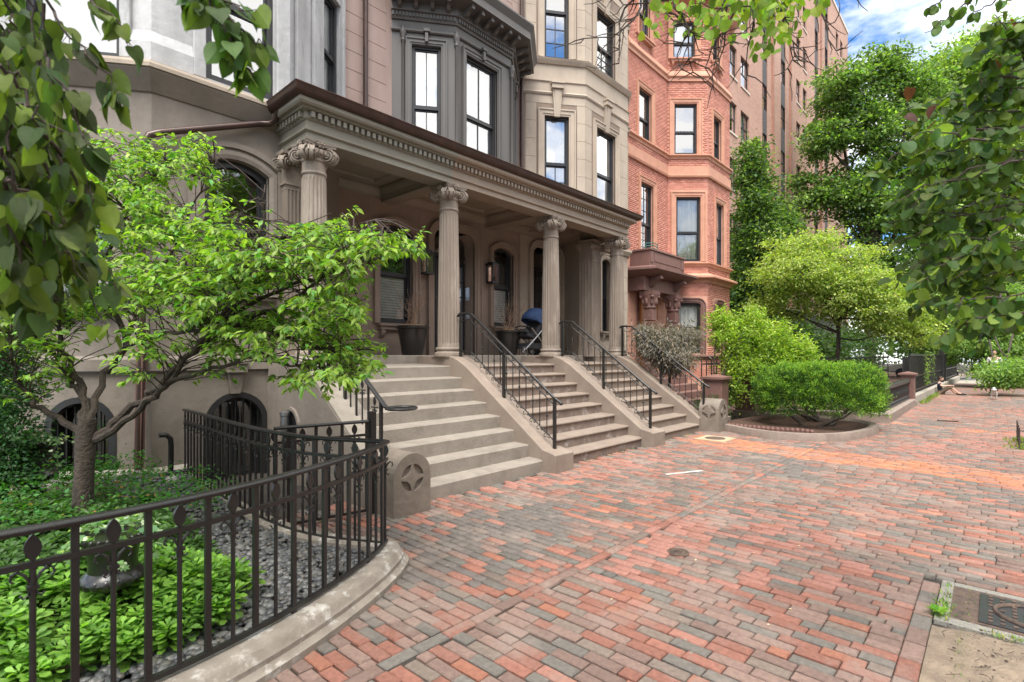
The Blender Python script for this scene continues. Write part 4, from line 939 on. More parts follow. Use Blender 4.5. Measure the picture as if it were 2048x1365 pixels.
def cheek(root,x0,x1,m='cheek_paint',y0=4.22,block=True):
    pr=[(7.2,-.05),(y0+.22,-.05),(y0+.22,.27)]
    pr+=[(y0+.22+ (6.15-y0-.22)*t, .27+(1.50-.27)*t) for t in(.0,.9)][1:]
    pr+=[(6.17,1.475),(6.28,1.52),(6.40,1.54),(7.2,1.54)]
    q=MB(); q.poly([(x0,a,b) for a,b in pr],(x1-x0,0,0)); c=q.build('cheek_wall',m,root,bevel=.012)
    if block:
        q=MB(); q.poly([(x0-.03,a,b) for a,b in((y0,-.05),(y0+.24,-.05),(y0+.24,.295),(y0+.03,.25),(y0,.235))],(x1-x0+.06,0,0)); q.build('cheek_foot','newel_paint' if False else m,root,bevel=.008)
    q=MB(); q.box(x0-.02,x1+.02,6.36,6.80,1.515,1.552); q.build('column_pad',m,root,bevel=.006)
def newel(root,x0,x1,y0,y1,h,faces='both'):
    """block with barrel top carrying a sunk four-petal rosette on the street face"""
    w=x1-x0; R=w/2; zs=h-R; cx=(x0+x1)/2
    prof=[(x0,-.05),(x1,-.05),(x1,zs)]+[(cx+R*math.cos(PI*i/14),zs+R*math.sin(PI*i/14)) for i in range(1,14)]+[(x0,zs)]
    q=MB(); q.poly([(a,y0,b) for a,b in prof],(0,y1-y0,0)); o=q.build('newel_block','newel_paint',root,bevel=.014)
    def ros(P,c,r):
        import math as m_
        cut=MB()
        for k in range(4):
            a=PI/4+k*PI/2; A=Vector((r*math.cos(a-.68),r*math.sin(a-.68))); B=Vector((r*math.cos(a+.68),r*math.sin(a+.68))); Mid=Vector((r*math.cos(a),r*math.sin(a))); inn=(A+B)/2*.93-Mid*.16
            out_=[Vector((r*math.cos(a-.68+1.36*i/8),r*math.sin(a-.68+1.36*i/8))) for i in range(9)]
            inn_=[ (B*(1-i/8)+A*i/8) - Mid.normalized()*(.30*r*math.sin(PI*i/8)) for i in range(1,8)]
            ring=out_+inn_; d=Vector(P(0,0,-.045))-Vector(P(0,0,0))
            cut.poly([P(c[0]+v.x,c[1]+v.y,.02) for v in ring],Vector(P(0,0,-.03))-Vector(P(0,0,.02)))
        me=cut.build('rosette_cut','newel_paint',None); return me
    cutters=[ros(lambda a,b,d:(a,y0-d,b),(cx,zs-.02),R*.60)]
    if faces=='both': cutters.append(ros(lambda a,b,d:(x0-d,a,b),((y0+y1)/2,zs-.02),min(R,(y1-y0)/2)*.68))
    for cme in cutters:
        bmod=o.modifiers.new('cut','BOOLEAN'); bmod.operation='DIFFERENCE'; bmod.object=cme; bmod.solver='EXACT'
        o.modifiers.move(len(o.modifiers)-1,0)
    bpy.context.view_layer.update()
    dg=bpy.context.evaluated_depsgraph_get(); ev=o.evaluated_get(dg); nm=bpy.data.meshes.new_from_object(ev); o.modifiers.clear(); o.data=nm
    for cme in cutters: bpy.data.objects.remove(cme)
    return o
st1=thing('stoop','wide grey brown front steps with the round topped newel block nearest the curved railing','front steps',(4.4,5.5,0))
steps(st1,3.30,5.46,'stair_paint',False)
cheek(st1,2.95,3.31,'stair_paint',block=False); cheek(st1,5.455,5.80)
newel(st1,2.88,3.32,4.16,4.52,.60,'front')
q=MB(); q.poly([(2.955,7.2,1.55),(2.955,4.5,-.1),(2.955,4.5,.30),(2.955,6.2,1.52),(2.955,7.2,1.55)][0:0] or [(2.945,a,b) for a,b in((7.2,-1.0),(4.95,-1.0),(4.5,-.05),(4.5,.28),(6.15,1.45),(6.4,1.5),(7.2,1.5))],(.01,0,0)); q.build('side_wall','brown_plaster',st1)
st2=thing('stoop','middle flight of worn brown steps with peeling paint on the risers','front steps',(7,5.5,0))
steps(st2,5.80,8.13,'stair_brown',True); cheek(st2,8.12,8.50)
st3=thing('stoop','farthest flight of tan porch steps ending at a square newel block','front steps',(9.5,5.5,0))
steps(st3,8.50,10.46,'cheek_paint',True); cheek(st3,10.46,10.80,block=False); 
newel(st3,10.55,11.03,4.07,4.48,.66,'both')
# peeled white patches live in the material; small niche door under the first stoop
nd=thing('basement_lantern','small glass jar lantern in the dark arched niche under the steps','lantern',(2.93,6.45,.7))
q=MB(); q.lathe([(.05,.62),(.055,.66),(.05,.80),(.06,.81),(.06,.85),(.01,.87)],2.86,6.42,12); q.build('jar','steel',nd,smooth=True)
q=MB(); q.tube([(2.93,6.42,.86),(2.86,6.42,.86)],.012,6); q.build('lantern_arm','iron',nd)
q=MB(); ar=arc_pts(6.22,6.64,.66,.87,10,'round'); q.poly([(2.938,a,b) for a,b in [(6.64,-.9)]+ar+[(6.22,-.9)]],(.006,0,0)); q.build('niche_door','black_frame',st1)
q=MB(); q.sweep([(6.64,-.9)]+ar+[(6.22,-.9)],[(0,.0),(0,.03),(.04,.03),(.04,.0)],lambda a,b,h:(2.944-h,a,b)); q.build('niche_surround','brown_plaster',st1)

# stair railings with scrolls ---------------------------------------------
def scroll(mb,p,r,ax,flip=1):
    """small C scroll in the plane of ax (unit horiz vector) and z"""
    pts=[]
    for i in range(11): a=flip*(i/10*1.5*PI)+PI/2; rr=r*(1-.55*i/10); pts.append((p[0]+ax[0]*rr*math.cos(a),p[1]+ax[1]*rr*math.cos(a),p[2]+rr*math.sin(a)))
    mb.tube(pts,.0055,5)
def stair_rail(x,lab,grp):
    t=thing('stair_railing',lab,'railing',(x,5.3,.9),grp)
    yt,zt=6.30,2.22; ye,ze=6.06,2.20; yb,zb=4.40,.98
    q=MB(); q.tube([(x,yt+.06,zt-.03),(x,yt+.02,zt),(x,ye,ze),(x,yb+.02,zb),(x,yb-.08,zb-.06),(x,yb-.11,zb-.075)],.020,10); q.ball((x,yb-.11,zb-.08),.027,8,6); q.ball((x,yt+.065,zt-.035),.024,8,6); q.build('handrail','iron',t,smooth=True)
    zr_=lambda y: zt if y>ye else ze+(zb-ze)*(ye-y)/(ye-yb)
    for off,nm in((-.11,'upper_rail'),(-.60,'lower_rail')):
        q=MB(); q.tube([(x,yt,zt+off),(x,ye,ze+off),(x,yb,zb+off)],.009,6); q.build(nm,'iron',t)
    for y in(yt,5.35,yb): q=MB(); q.box(x-.019,x+.019,y-.019,y+.019,(1.53 if y>6 else .27+(y-4.44)*.715),zr_(y)); q.build('post','iron',t)
    ys=[yt-.115-i*.127 for i in range(14)]
    for i,y in enumerate(ys):
        if abs(y-5.35)<.05: continue
        z0=zr_(y)-.60; z1=zr_(y)-.11; q=MB(); q.tube([(x,y,z0),(x,y,z1)],.0075,6)
        if i%2:
            zm=(z0+z1)/2; q.ball((x,y,zm),(.016,.016,.024),8,6); q.ball((x,y,zm+.045),(.011,.011,.008),8,4); q.ball((x,y,zm-.045),(.011,.011,.008),8,4)
        q.build('baluster','iron',t)
        for P0,r0,ax0,fl0 in (((x,y+.02,zr_(y)-.06),.028,(0,1),1),((x,y-.02,zr_(y)-.055),.028,(0,-1),1),((x,y+.028,z0-.035),.03,(0,1),-1),((x,y-.028,z0-.04),.03,(0,-1),-1)):
            s=MB(); scroll(s,P0,r0,ax0,fl0); s.build('scroll','iron',t)
stair_rail(5.64,'black scrollwork stair railing between the first and middle steps','stair railings on the cheek walls') 
stair_rail(8.33,'black scrollwork stair railing between the middle and farthest steps','stair railings on the cheek walls')
stair_rail(10.60,'black scrollwork stair railing on the outer cheek by the square newel block','stair railings on the cheek walls')

# ================================================================ ornamental iron fences
def leaf_ornament(mb,p,h,w,nrm,th=.006):
    n=Vector(nrm); t=Vector((n.y,-n.x,0)); pts=[]
    for i in range(9): a=i/8; pts.append(Vector(p)+t*(w*math.sin(PI*a)**.85)+Vector((0,0,-h/2+h*a)))
    for i in range(7,0,-1): a=i/8; pts.append(Vector(p)-t*(w*math.sin(PI*a)**.85)+Vector((0,0,-h/2+h*a)))
    mb.poly([q-n*th for q in pts],n*th*2)
def resample(path,sp):
    out_=[];acc=0;nx=0
    for a,b in zip(path,path[1:]):
        l=math.dist(a,b)
        while nx<=acc+l: t=(nx-acc)/l; out_.append((a[0]+(b[0]-a[0])*t,a[1]+(b[1]-a[1])*t)); nx+=sp
        acc+=l
    return out_
def smoothp(path,n=3):
    for _ in range(n):
        q=[path[0]]
        for a,b in zip(path,path[1:]): q+=[(a[0]*.75+b[0]*.25,a[1]*.75+b[1]*.25),(a[0]*.25+b[0]*.75,a[1]*.25+b[1]*.75)]
        path=q+[path[-1]]
    return path
def iron_fence(name,lab,path,sp=.122,zt=.92,zb=.15,start=0,grp=None):
    P=smoothp(path,2); t=thing(name,lab,'railing',(P[0][0],P[0][1],0),grp)
    q=MB(); q.sweep(P,[(-.022,zt-.028),(.022,zt-.028),(.027,zt-.012),(.018,zt),(-.018,zt),(-.027,zt-.012)]); q.build('handrail','iron',t,smooth=False,bevel=.004)
    q=MB(); q.sweep(P,[(-.013,zt-.155),(.013,zt-.155),(.013,zt-.132),(-.013,zt-.132)]); q.build('middle_rail','iron',t)
    q=MB(); q.sweep(P,[(-.012,zb+.01),(.012,zb+.01),(.012,zb+.032),(-.012,zb+.032)]); q.build('bottom_rail','iron',t)
    R=resample(P,sp)
    for i,(x,y) in enumerate(R):
        j=min(i+1,len(R)-1); k=max(i-1,0); d=Vector((R[j][0]-R[k][0],R[j][1]-R[k][1],0)); d=d.normalized() if d.length>0 else Vector((1,0,0)); n=Vector((d.y,-d.x,0)); f=Fr(x,y,math.degrees(math.atan2(d.y,d.x)))
        q=MB()
        if (i+start)%2==0: q.fbox(f,-.013,.013,-.009,.009,zb-.0+(-.03 if i%6==0 else .02),zt-.02); q.build('flat_bar','iron',t)
        else:
            q.tube([(x,y,zb+.02),(x,y,zt-.14)],.0105,8); o=q.build('round_bar','iron',t)
            l=MB(); leaf_ornament(l,(x,y,zt-.083),.105,.026,n); l.build('leaf_ornament','iron',o)
            s=MB()
            for sg in(-1,1):
                pts=[Vector((x,y,zt-.245))]
                for a,b in((.008,-.21),(.022,-.18),(.042,-.163),(.058,-.17),(.062,-.19),(.052,-.20)): pts.append(Vector((x,y,zt+b))+d*sg*a)
                s.tube(pts,[.005,.0055,.006,.006,.005,.0045,.004],6)
                pts=[Vector((x,y,zt-.225))+d*sg*a+Vector((0,0,b)) for a,b in((.006,0),(.012,-.03),(.026,-.04),(.034,-.028))]; s.tube(pts,.0045,5)
            s.fbox(f,-.018,.018,-.014,.014,zt-.236,zt-.222); s.build('scroll','iron',o)
    return t
F1=[(-1.6,2.60),(-.6,2.62),(.2,2.62),(.62,2.64),(.98,2.71),(1.35,2.83),(1.75,3.01),(2.05,3.18),(2.25,3.34)]
F2=[(2.25,3.36),(2.16,3.52),(2.02,3.78),(1.92,4.10),(1.87,4.6),(1.88,5.3),(1.92,6.2),(1.95,7.05)]
iron_fence('iron_railing','black iron railing with leaf finials curving along the sidewalk curb in the foreground',F1,.122,.92,.15)
iron_fence('iron_railing','black iron railing curving inward from the curb tip to the stucco wall',F2,.125,.92,.12,1)
iron_fence('iron_railing','short straight black railing closing the area steps beside the first stoop',[(1.98,4.66),(2.82,4.50)],.12,.92,.02,1)
t=thing('gate_post','square black iron gate post beside the round topped newel block','post',(2.86,4.5,0))
MB().box(2.835,2.895,4.47,4.53,0,1.0).build('post','iron',t,bevel=.004); 
# railing on the left cheek with lamb's tongue ring
t=thing('stair_railing','black iron railing with leaf finials ending in an open ring over the first steps','railing',(3.14,5.4,1))
x=3.16; q=MB(); A_=Vector((x,6.4,2.22)); B_=Vector((x,4.70,1.00))
q.bar(A_,B_,.05,.022); q.build('handrail','iron',t,bevel=.004)
ring=[(x+.165+.165*math.cos(PI-a),4.66-.10*0+.11*math.sin(-a)*1.3,.985) for a in [i/24*2*PI*.93 for i in range(25)]]
q=MB(); q.tube([(x,4.70,1.0)]+ring,.017,8); q.build('ring_end','iron',t,smooth=True)
q=MB(); q.bar(A_-Vector((0,0,.78)),B_-Vector((0,0,.72)),.024,.02); q.build('bottom_rail','iron',t)
for i in range(14):
    y=6.38-i*.122; tt=(A_.y-y)/(A_.y-B_.y); zt=A_.z+(B_.z-A_.z)*tt; zb=zt-.76
    q=MB()
    if i in(13,7,0): q.box(x-.016,x+.016,y-.016,y+.016,zb-.12,zt-.01); q.build('post','iron',t); continue
    if i%2: q.box(x-.009,x+.009,y-.011,y+.011,zb,zt-.01); q.build('flat_bar','iron',t)
    else:
        q.tube([(x,y,zb),(x,y,zt-.16)],.009,6); o=q.build('round_bar','iron',t); l=MB(); leaf_ornament(l,(x,y,zt-.10),.10,.022,(1,0,0)); l.build('leaf_ornament','iron',o)
        s=MB(); 
        for sg in(-1,1): s.tube([Vector((x,y+sg*a,zt+b)) for a,b in((0,-.26),(.010,-.22),(.026,-.19),(.042,-.195),(.046,-.215))],.005,5)
        s.bar((x,y-.06,zt-.165),(x,y+.06,zt-.165),.012,.012); s.build('scroll','iron',o)

# ================================================================ kerb of the front garden and the area
CP=smoothp([(-1.8,2.57),(-.6,2.59),(.2,2.59),(.62,2.61),(.98,2.68),(1.35,2.80),(1.75,2.98),(2.05,3.15),(2.24,3.30),(2.27,3.39),(2.21,3.50),(2.05,3.78),(1.94,4.10),(1.89,4.6),(1.89,5.3),(1.93,6.2),(1.96,7.1)],2)
t=thing('garden_kerb','moulded brownstone kerb with peeling white paint curving round the pebble garden','kerb',(1,3,0))
q=MB(); q.sweep(CP,[(-.09,-.05),(.155,-.05),(.155,.035),(.135,.045),(.12,.06),(.118,.085),(.10,.10),(.09,.125),(.07,.14),(-.07,.145),(-.09,.13)]); q.build('kerb_stone','curb_stone',t,smooth=True)
# ================================================================ leaves
def leaf_tpl(kind):
    if kind=='dog':   # pointed oval, folded and drooping
        V=[(0,0,0),(.17,.30,.05),(-.17,.30,.05),(.19,.58,.03),(-.19,.58,.03),(0,.30,.0),(0,.60,-.03),(0,1.0,-.16)]
        F=[(0,1,5),(0,5,2),(1,3,6,5),(5,6,4,2),(3,7,6),(6,7,4)]
    elif kind in('heart','round'):
        st=[(0,.0,.0),(.04,.20,-.07),(.14,.36,.0),(.28,.42,.2),(.45,.40,.42),(.62,.31,.62),(.78,.19,.80),(.92,.07,.94),(1.08,.0,1.08)] if kind=='heart' else [(0,.0,.0),(.05,.22,-.06),(.15,.39,.04),(.30,.47,.25),(.48,.48,.46),(.65,.42,.66),(.80,.29,.82),(.92,.13,.93),(.98,.0,.98)]
        V=[];F=[]
        for ym,w,ye in st:
            z=-.16*ym*ym; V+=[(0,ym,z-.0),(w,ye,z+.22*w),(w*.55,(ym+ye)/2,z+.08*w+.01),(-w,ye,z+.22*w),(-w*.55,(ym+ye)/2,z+.08*w+.01)]
        for i in range(len(st)-1):
            a=i*5;b=a+5; F+=[(a,a+2,b+2,b),(a+2,a+1,b+1,b+2),(a,b,b+4,a+4),(a+4,b+4,b+3,a+3)]
    elif kind=='pachy':
        V=[(0,0,0),(.10,.35,.04),(-.10,.35,.04),(.26,.72,.05),(-.26,.72,.05),(0,.4,.0),(0,.8,.02),(.12,1.0,-.02),(-.12,1.0,-.02)]
        F=[(0,1,5),(0,5,2),(1,3,6,5),(5,6,4,2),(3,7,6),(6,7,8),(6,8,4)]
    elif kind=='ivy':
        V=[(0,0,0),(.25,-.1,0),(.5,.15,.03),(.28,.35,.0),(.42,.68,.02),(.14,.62,0),(0,1.0,-.03),(-.14,.62,0),(-.42,.68,.02),(-.28,.35,0),(-.5,.15,.03),(-.25,-.1,0),(0,.4,.03)]
        F=[(12,0,1,2),(12,2,3,4),(12,4,5,6),(12,6,7,8),(12,8,9,10),(12,10,11,0)]
        return np.array(V,float),[f for f in F]
    elif kind=='rh':
        V=[(0,0,0),(.26,.5,.05),(-.26,.5,.05),(0,1,-.05)]; F=[(0,1,3),(0,3,2)]
    elif kind=='needle':
        V=[(0,0,0),(.10,.5,.02),(-.10,.5,.02),(0,1,0)]; F=[(0,1,3,2)]
    return np.array(V,float),F
def rotmats(direc,up_jit,rnd):
    """frames whose y axis is direc and z is roughly world up (jittered)"""
    n=len(direc); y=direc/np.maximum(np.linalg.norm(direc,axis=1,keepdims=True),1e-6)
    up=np.tile(np.array([0,0,1.]),(n,1))+rnd.normal(0,up_jit,(n,3)); x=np.cross(y,up); x/=np.maximum(np.linalg.norm(x,axis=1,keepdims=True),1e-6); z=np.cross(x,y)
    return np.stack([x,y,z],2)
def scatter(parent,name,kind,pos,direc,size,cols,m='leaf',nparts=0,upj=.5,label=None,stuffname=None):
    pos=np.asarray(pos,float); n=len(pos); size=np.asarray(size,float)*np.ones(n); cols=np.asarray(cols,float)
    R=rotmats(np.asarray(direc,float),upj,rng); T,F=leaf_tpl(kind)
    d=np.array([max(.3,fwd(p[0],p[1])) for p in pos]); order=np.argsort(-(size/d)); 
    part=order[:nparts]; rest=order[nparts:]
    if nparts:
        pal={}; off=Vector((0,0,0)); p=parent
        while p is not None: off+=p.location; p=p.parent
        for i in part:
            k=int(rng.integers(10))
            if k not in pal:
                mb=MB(); mb.add(T.tolist(),F,tuple(cols[i])); o=mb.build(name,m); pal[k]=o.data; bpy.data.objects.remove(o)
            o=bpy.data.objects.new(name,pal[k]); COL.objects.link(o); o.parent=parent
            Mx=Matrix([[*(R[i][r]*size[i]),pos[i][r]-off[r]] for r in range(3)]+[[0,0,0,1]]); o.matrix_local=Mx
    if len(rest):
        V=np.einsum('nij,kj->nki',R[rest],T)*size[rest][:,None,None]+pos[rest][:,None,:]
        nv=len(T); V=V.reshape(-1,3); idx=(np.arange(len(rest))*nv)
        tri=[];ci=[]
        for f in F:
            fs=[f] if len(f)==3 else [(f[0],f[1],f[2]),(f[0],f[2],f[3])]
            for a in fs: tri.append(idx[:,None]+np.array(a)[None,:]); ci.append(cols[rest])
        o=npmesh(stuffname or 'foliage',V,np.concatenate(tri),m,parent,np.concatenate(ci)); o['kind']='stuff'; return o
def leafcols(n,base,var=.25,hue=.12,alt=None,pa=0):
    b=np.tile(np.array(base,float),(n,1)); k=rng.normal(1,var,(n,1)).clip(.45,1.7); h=rng.normal(0,hue,(n,1)); b=b*k; b[:,0:1]*=(1+h); b[:,2:3]*=(1-h)
    if alt is not None:
        msk=rng.random(n)<pa; b[msk]=np.array(alt)*k[msk]
    return b.clip(.003,.9)
def limb(mb,a,b,r0,r1,wob=.08,n=6,sag=0):
    a=Vector(a);b=Vector(b);L_=(b-a).length; pts=[]; o=Vector((random.gauss(0,1),random.gauss(0,1),random.gauss(0,1)))*wob*L_
    for i in range(n+1): t=i/n; pts.append(a.lerp(b,t)+o*math.sin(PI*t)+Vector((random.gauss(0,.01),random.gauss(0,.01),0))*L_*(0 if i in(0,n) else 1)+Vector((0,0,-sag*math.sin(PI*t)*L_)))
    mb.tube(pts,[r0+(r1-r0)*i/n for i in range(n+1)],6,False); return pts
def crown(name,label,cat,base,trunk_top,r,lobes,ncl,per,lsize,base_col,group=None,kind='rh',spread=.35,flat=.45,upj=.7,alt=None,pa=0,m='leaf',trunks=1,var=.25,branch_m='bark',shell=.55,droop=.15,outer=True,twigs=True,own=None):
    t=own or thing(name,label,cat,base,group); tb=MB(); top=Vector(trunk_top)
    limb(tb,Vector(base)-Vector((0,0,.2)),top,r,r*.6,.03,6)
    tb.build('trunk',branch_m,t,smooth=True); br=MB(); P=[];D=[];SZ=[]
    vol=[l[3]*l[4]*l[5] for l in lobes]; tot=sum(v**.67 for v in vol)
    for l,v in zip(lobes,vol):
        c=Vector(l[:3]); rr=Vector(l[3:6]); n=max(3,int(ncl*(v**.67)/tot)); st_=Vector(base).lerp(top,random.uniform(.6,1)); mid=c-Vector((0,0,rr.z*.3)); limb(br,st_,mid,r*.45,r*.15,.08,6)
        for i in range(n):
            d=Vector((random.gauss(0,1),random.gauss(0,1),random.gauss(0,1))).normalized(); q=random.uniform(shell,1.05); p=c+Vector((d.x*rr.x,d.y*rr.y,d.z*rr.z))*q
            if twigs and random.random()<.5: limb(br,mid.lerp(p,.15),p,r*.10,r*.02,.10,4)
            k=max(3,int(per*random.uniform(.5,1.5))); s=spread*random.uniform(.6,1.3)
            g=rng.normal(0,1,(k,3))*np.array([s,s,s*flat])+np.array(p); P.append(g)
            dd=rng.normal(0,.6,(k,3))+np.array([d.x,d.y,-droop]); D.append(dd); SZ.append(np.full(k,lsize)*rng.uniform(.65,1.25,k))
    br.build('branches',branch_m,t)
    P=np.concatenate(P);D=np.concatenate(D);SZ=np.concatenate(SZ)
    scatter(t,'leaf',kind,P,D,SZ,leafcols(len(P),base_col,var,.1,alt,pa),m,0,upj,stuffname='crown'); return t

# ================================================================ FRONT GARDEN
V=[];F_=[]; nx,ny=44,44
def gx(x,y): return min(x,{True:2.2}.get(True))
def gz(x,y): return .07+.13*max(0,min(1,(y-3)/4))+.012*math.sin(x*7+y*3)*math.sin(y*5)
poly_in=[(a,b) for a,b in CP]
def xmax(y):   # inner edge of the kerb by depth
    best=None
    for (a,b),(c,d) in zip(CP,CP[1:]):
        if (b-y)*(d-y)<=0 and abs(d-b)>1e-6:
            x=a+(c-a)*(y-b)/(d-b); best=x if best is None else max(best,x)
    return (best or 1.9)
def ymin(x):
    for (a,b),(c,d) in zip(CP,CP[1:]):
        if (a-x)*(c-x)<=0 and abs(c-a)>1e-6: return b+(d-b)*(x-a)/(c-a)
    return 99
for j in range(ny+1):
    y=2.62+(7.3-2.62)*j/ny
    # left to right span at this depth
    xs=-1.7
    if y<3.32:
        xr=-1.7; 
        for k in range(200):
            X=-1.7+4.1*k/200
            if ymin(X)<y-.02: xr=X
        # the kerb runs forward to the right: inside only where ymin(x) < y
    xr=xmax(y) if y>3.38 else max([-1.7]+[ -1.7+4.0*k/200 for k in range(201) if ymin(-1.7+4.0*k/200)<y])
    for i in range(nx+1):
        X=xs+(xr-xs)*i/nx; V.append((X,y,gz(X,y)-.03))
for j in range(ny):
    for i in range(nx): a=j*(nx+1)+i; F_.append((a,a+1,a+nx+2,a+nx+1))
o=npmesh('garden_bed',V,F_,'soil',None,None,True); o['kind']='structure'
def inside(x,y): return y>ymin(x)+.07 if x<2.2 and y<3.4 else (x<xmax(y)-.07)
def plant_edge(x,y):   # >0 inside the planting, <0 in the pebbles
    a=1.15-.55*max(0,(3.3-y))*1.2 if y<3.3 else 1.15
    e1=1.25-.65*max(0,3.25-y)/.6 - x ; e2=y-(3.02+.03*math.sin(x*6)) ; 
    e3=1.28-x
    return min(e1 if y<3.25 else e3, e2)
# polished black pebbles
pe=[]
ico=None
import bmesh as _b
bm0=_b.new(); _b.ops.create_icosphere(bm0,subdivisions=2,radius=1); IV=np.array([v.co[:] for v in bm0.verts]); IF=np.array([[v.index for v in f.verts] for f in bm0.faces]); bm0.free()
bm0=_b.new(); _b.ops.create_icosphere(bm0,subdivisions=1,radius=1); IV1=np.array([v.co[:] for v in bm0.verts]); IF1=np.array([[v.index for v in f.verts] for f in bm0.faces]); bm0.free()
def pebbles(n,rgn,lay):
    VV=[];FF=[];CC=[];o_=0
    k=0;tries=0
    while k<n and tries<n*30:
        tries+=1
        x=random.uniform(-.7,2.2); y=random.uniform(2.65,7.05)
        if not inside(x,y) or plant_edge(x,y)>.10: continue
        if y>4.3 and random.random()<.35: continue
        near=fwd(x,y)<4.6
        a,b=(IV,IF) if near else (IV1,IF1)
        s=random.uniform(.018,.031)*(1 if random.random()<.85 else 1.35); sc=np.array([s,s*random.uniform(.66,.9),s*random.uniform(.48,.65)])
        th=random.uniform(0,6.28); R_=Matrix.Rotation(th,3,'Z')@Matrix.Rotation(random.gauss(0,.16),3,'X')@Matrix.Rotation(random.gauss(0,.16),3,'Y')
        v=(a*sc)@np.array(R_).T+np.array([x,y,gz(x,y)-.018+lay*random.uniform(0,1)])
        VV.append(v);FF.append(b+o_);o_+=len(a)
        c=random.choice([(.085,.088,.092),(.12,.122,.125),(.16,.16,.158),(.06,.062,.066),(.20,.195,.185),(.135,.125,.11)]); CC+=[c]*len(b); k+=1
    o=npmesh('pebbles',np.concatenate(VV),np.concatenate(FF),'pebble',None,CC,True); return o
tag(pebbles(5600,None,.03),'smooth grey river pebbles filling the bed behind the curved railing','pebbles',kind='stuff')
# pachysandra ground cover: whorls of toothed leaves
P=[];D=[];SZ=[];C=[]
n=0
for _ in range(3200):
    x=random.uniform(-1.7,1.35); y=random.uniform(2.75,5.6)
    if not inside(x,y) or plant_edge(x,y)<0: continue
    if y>4.2 and random.random()<.25: continue
    e=plant_edge(x,y); h=gz(x,y)+ (.10+.13*min(1,e/.3))*random.uniform(.7,1.25)+.05*math.sin(x*4)*math.sin(y*5+x)
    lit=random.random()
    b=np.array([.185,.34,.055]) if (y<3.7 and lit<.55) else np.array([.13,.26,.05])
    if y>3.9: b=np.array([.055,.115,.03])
    tip=.06*random.uniform(.75,1.2)
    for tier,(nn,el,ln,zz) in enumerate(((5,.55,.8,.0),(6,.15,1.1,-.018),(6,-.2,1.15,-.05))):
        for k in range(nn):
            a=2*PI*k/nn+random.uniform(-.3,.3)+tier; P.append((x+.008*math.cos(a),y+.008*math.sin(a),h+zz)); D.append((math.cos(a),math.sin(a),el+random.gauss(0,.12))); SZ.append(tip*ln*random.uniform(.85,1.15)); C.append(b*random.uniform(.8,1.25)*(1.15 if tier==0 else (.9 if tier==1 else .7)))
t=thing('ground_cover','bright green pachysandra ground cover behind the black railing','ground cover',(0,3.6,.1))
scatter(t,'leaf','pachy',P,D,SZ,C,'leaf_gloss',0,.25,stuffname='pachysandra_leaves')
# softer fern-like plants at the back by the tree
P=[];D=[];SZ=[]
for _ in range(900):
    x=random.uniform(-1.6,1.75); y=random.uniform(4.6,6.9)
    if x>1.75 or (x>1.45 and y>5.6): continue
    h=gz(x,y)+random.uniform(.12,.30)+.12*math.exp(-((x-.8)**2+(y-5.6)**2)/.6)
    for k in range(12): P.append((x+random.gauss(0,.06),y+random.gauss(0,.06),h+random.gauss(0,.04))); D.append((random.gauss(0,1),random.gauss(0,1),random.gauss(.2,.4))); SZ.append(random.uniform(.025,.05))
t=thing('ground_cover','fine leaved green and rust tipped ground cover around the small tree trunk','ground cover',(0,5.6,.1))
scatter(t,'leaf','rh',P,D,SZ,leafcols(len(P),(.06,.17,.035),.3,.15,(.30,.15,.07),.035),'leaf',0,.7,stuffname='fern_leaves')
# black pipe and little white ball light at the wall foot
t=thing('vent_pipe','short black vent pipe hooking over beside the brown downspout','pipe',(1.72,6.95,.15))
q=MB(); q.tube([(1.78,6.95,.1),(1.78,6.93,.52),(1.77,6.92,.60),(1.73,6.92,.645),(1.66,6.92,.65)],.028,10); q.build('pipe','iron',t,smooth=True)
q=MB(); q.ball((1.62,6.30,.25),(.055,.055,.05),12,8); tag(q.build('globe_light','white_paint',smooth=True),'small white ball light in the plants near the wall','light')
q=MB(); q.tube([(1.6,6.75,.24),(1.9,6.8,.23),(2.0,6.9,.22)],.016,6); tag(q.build('hose','iron'),'thin black hose lying on the pebbles by the stucco wall','hose')
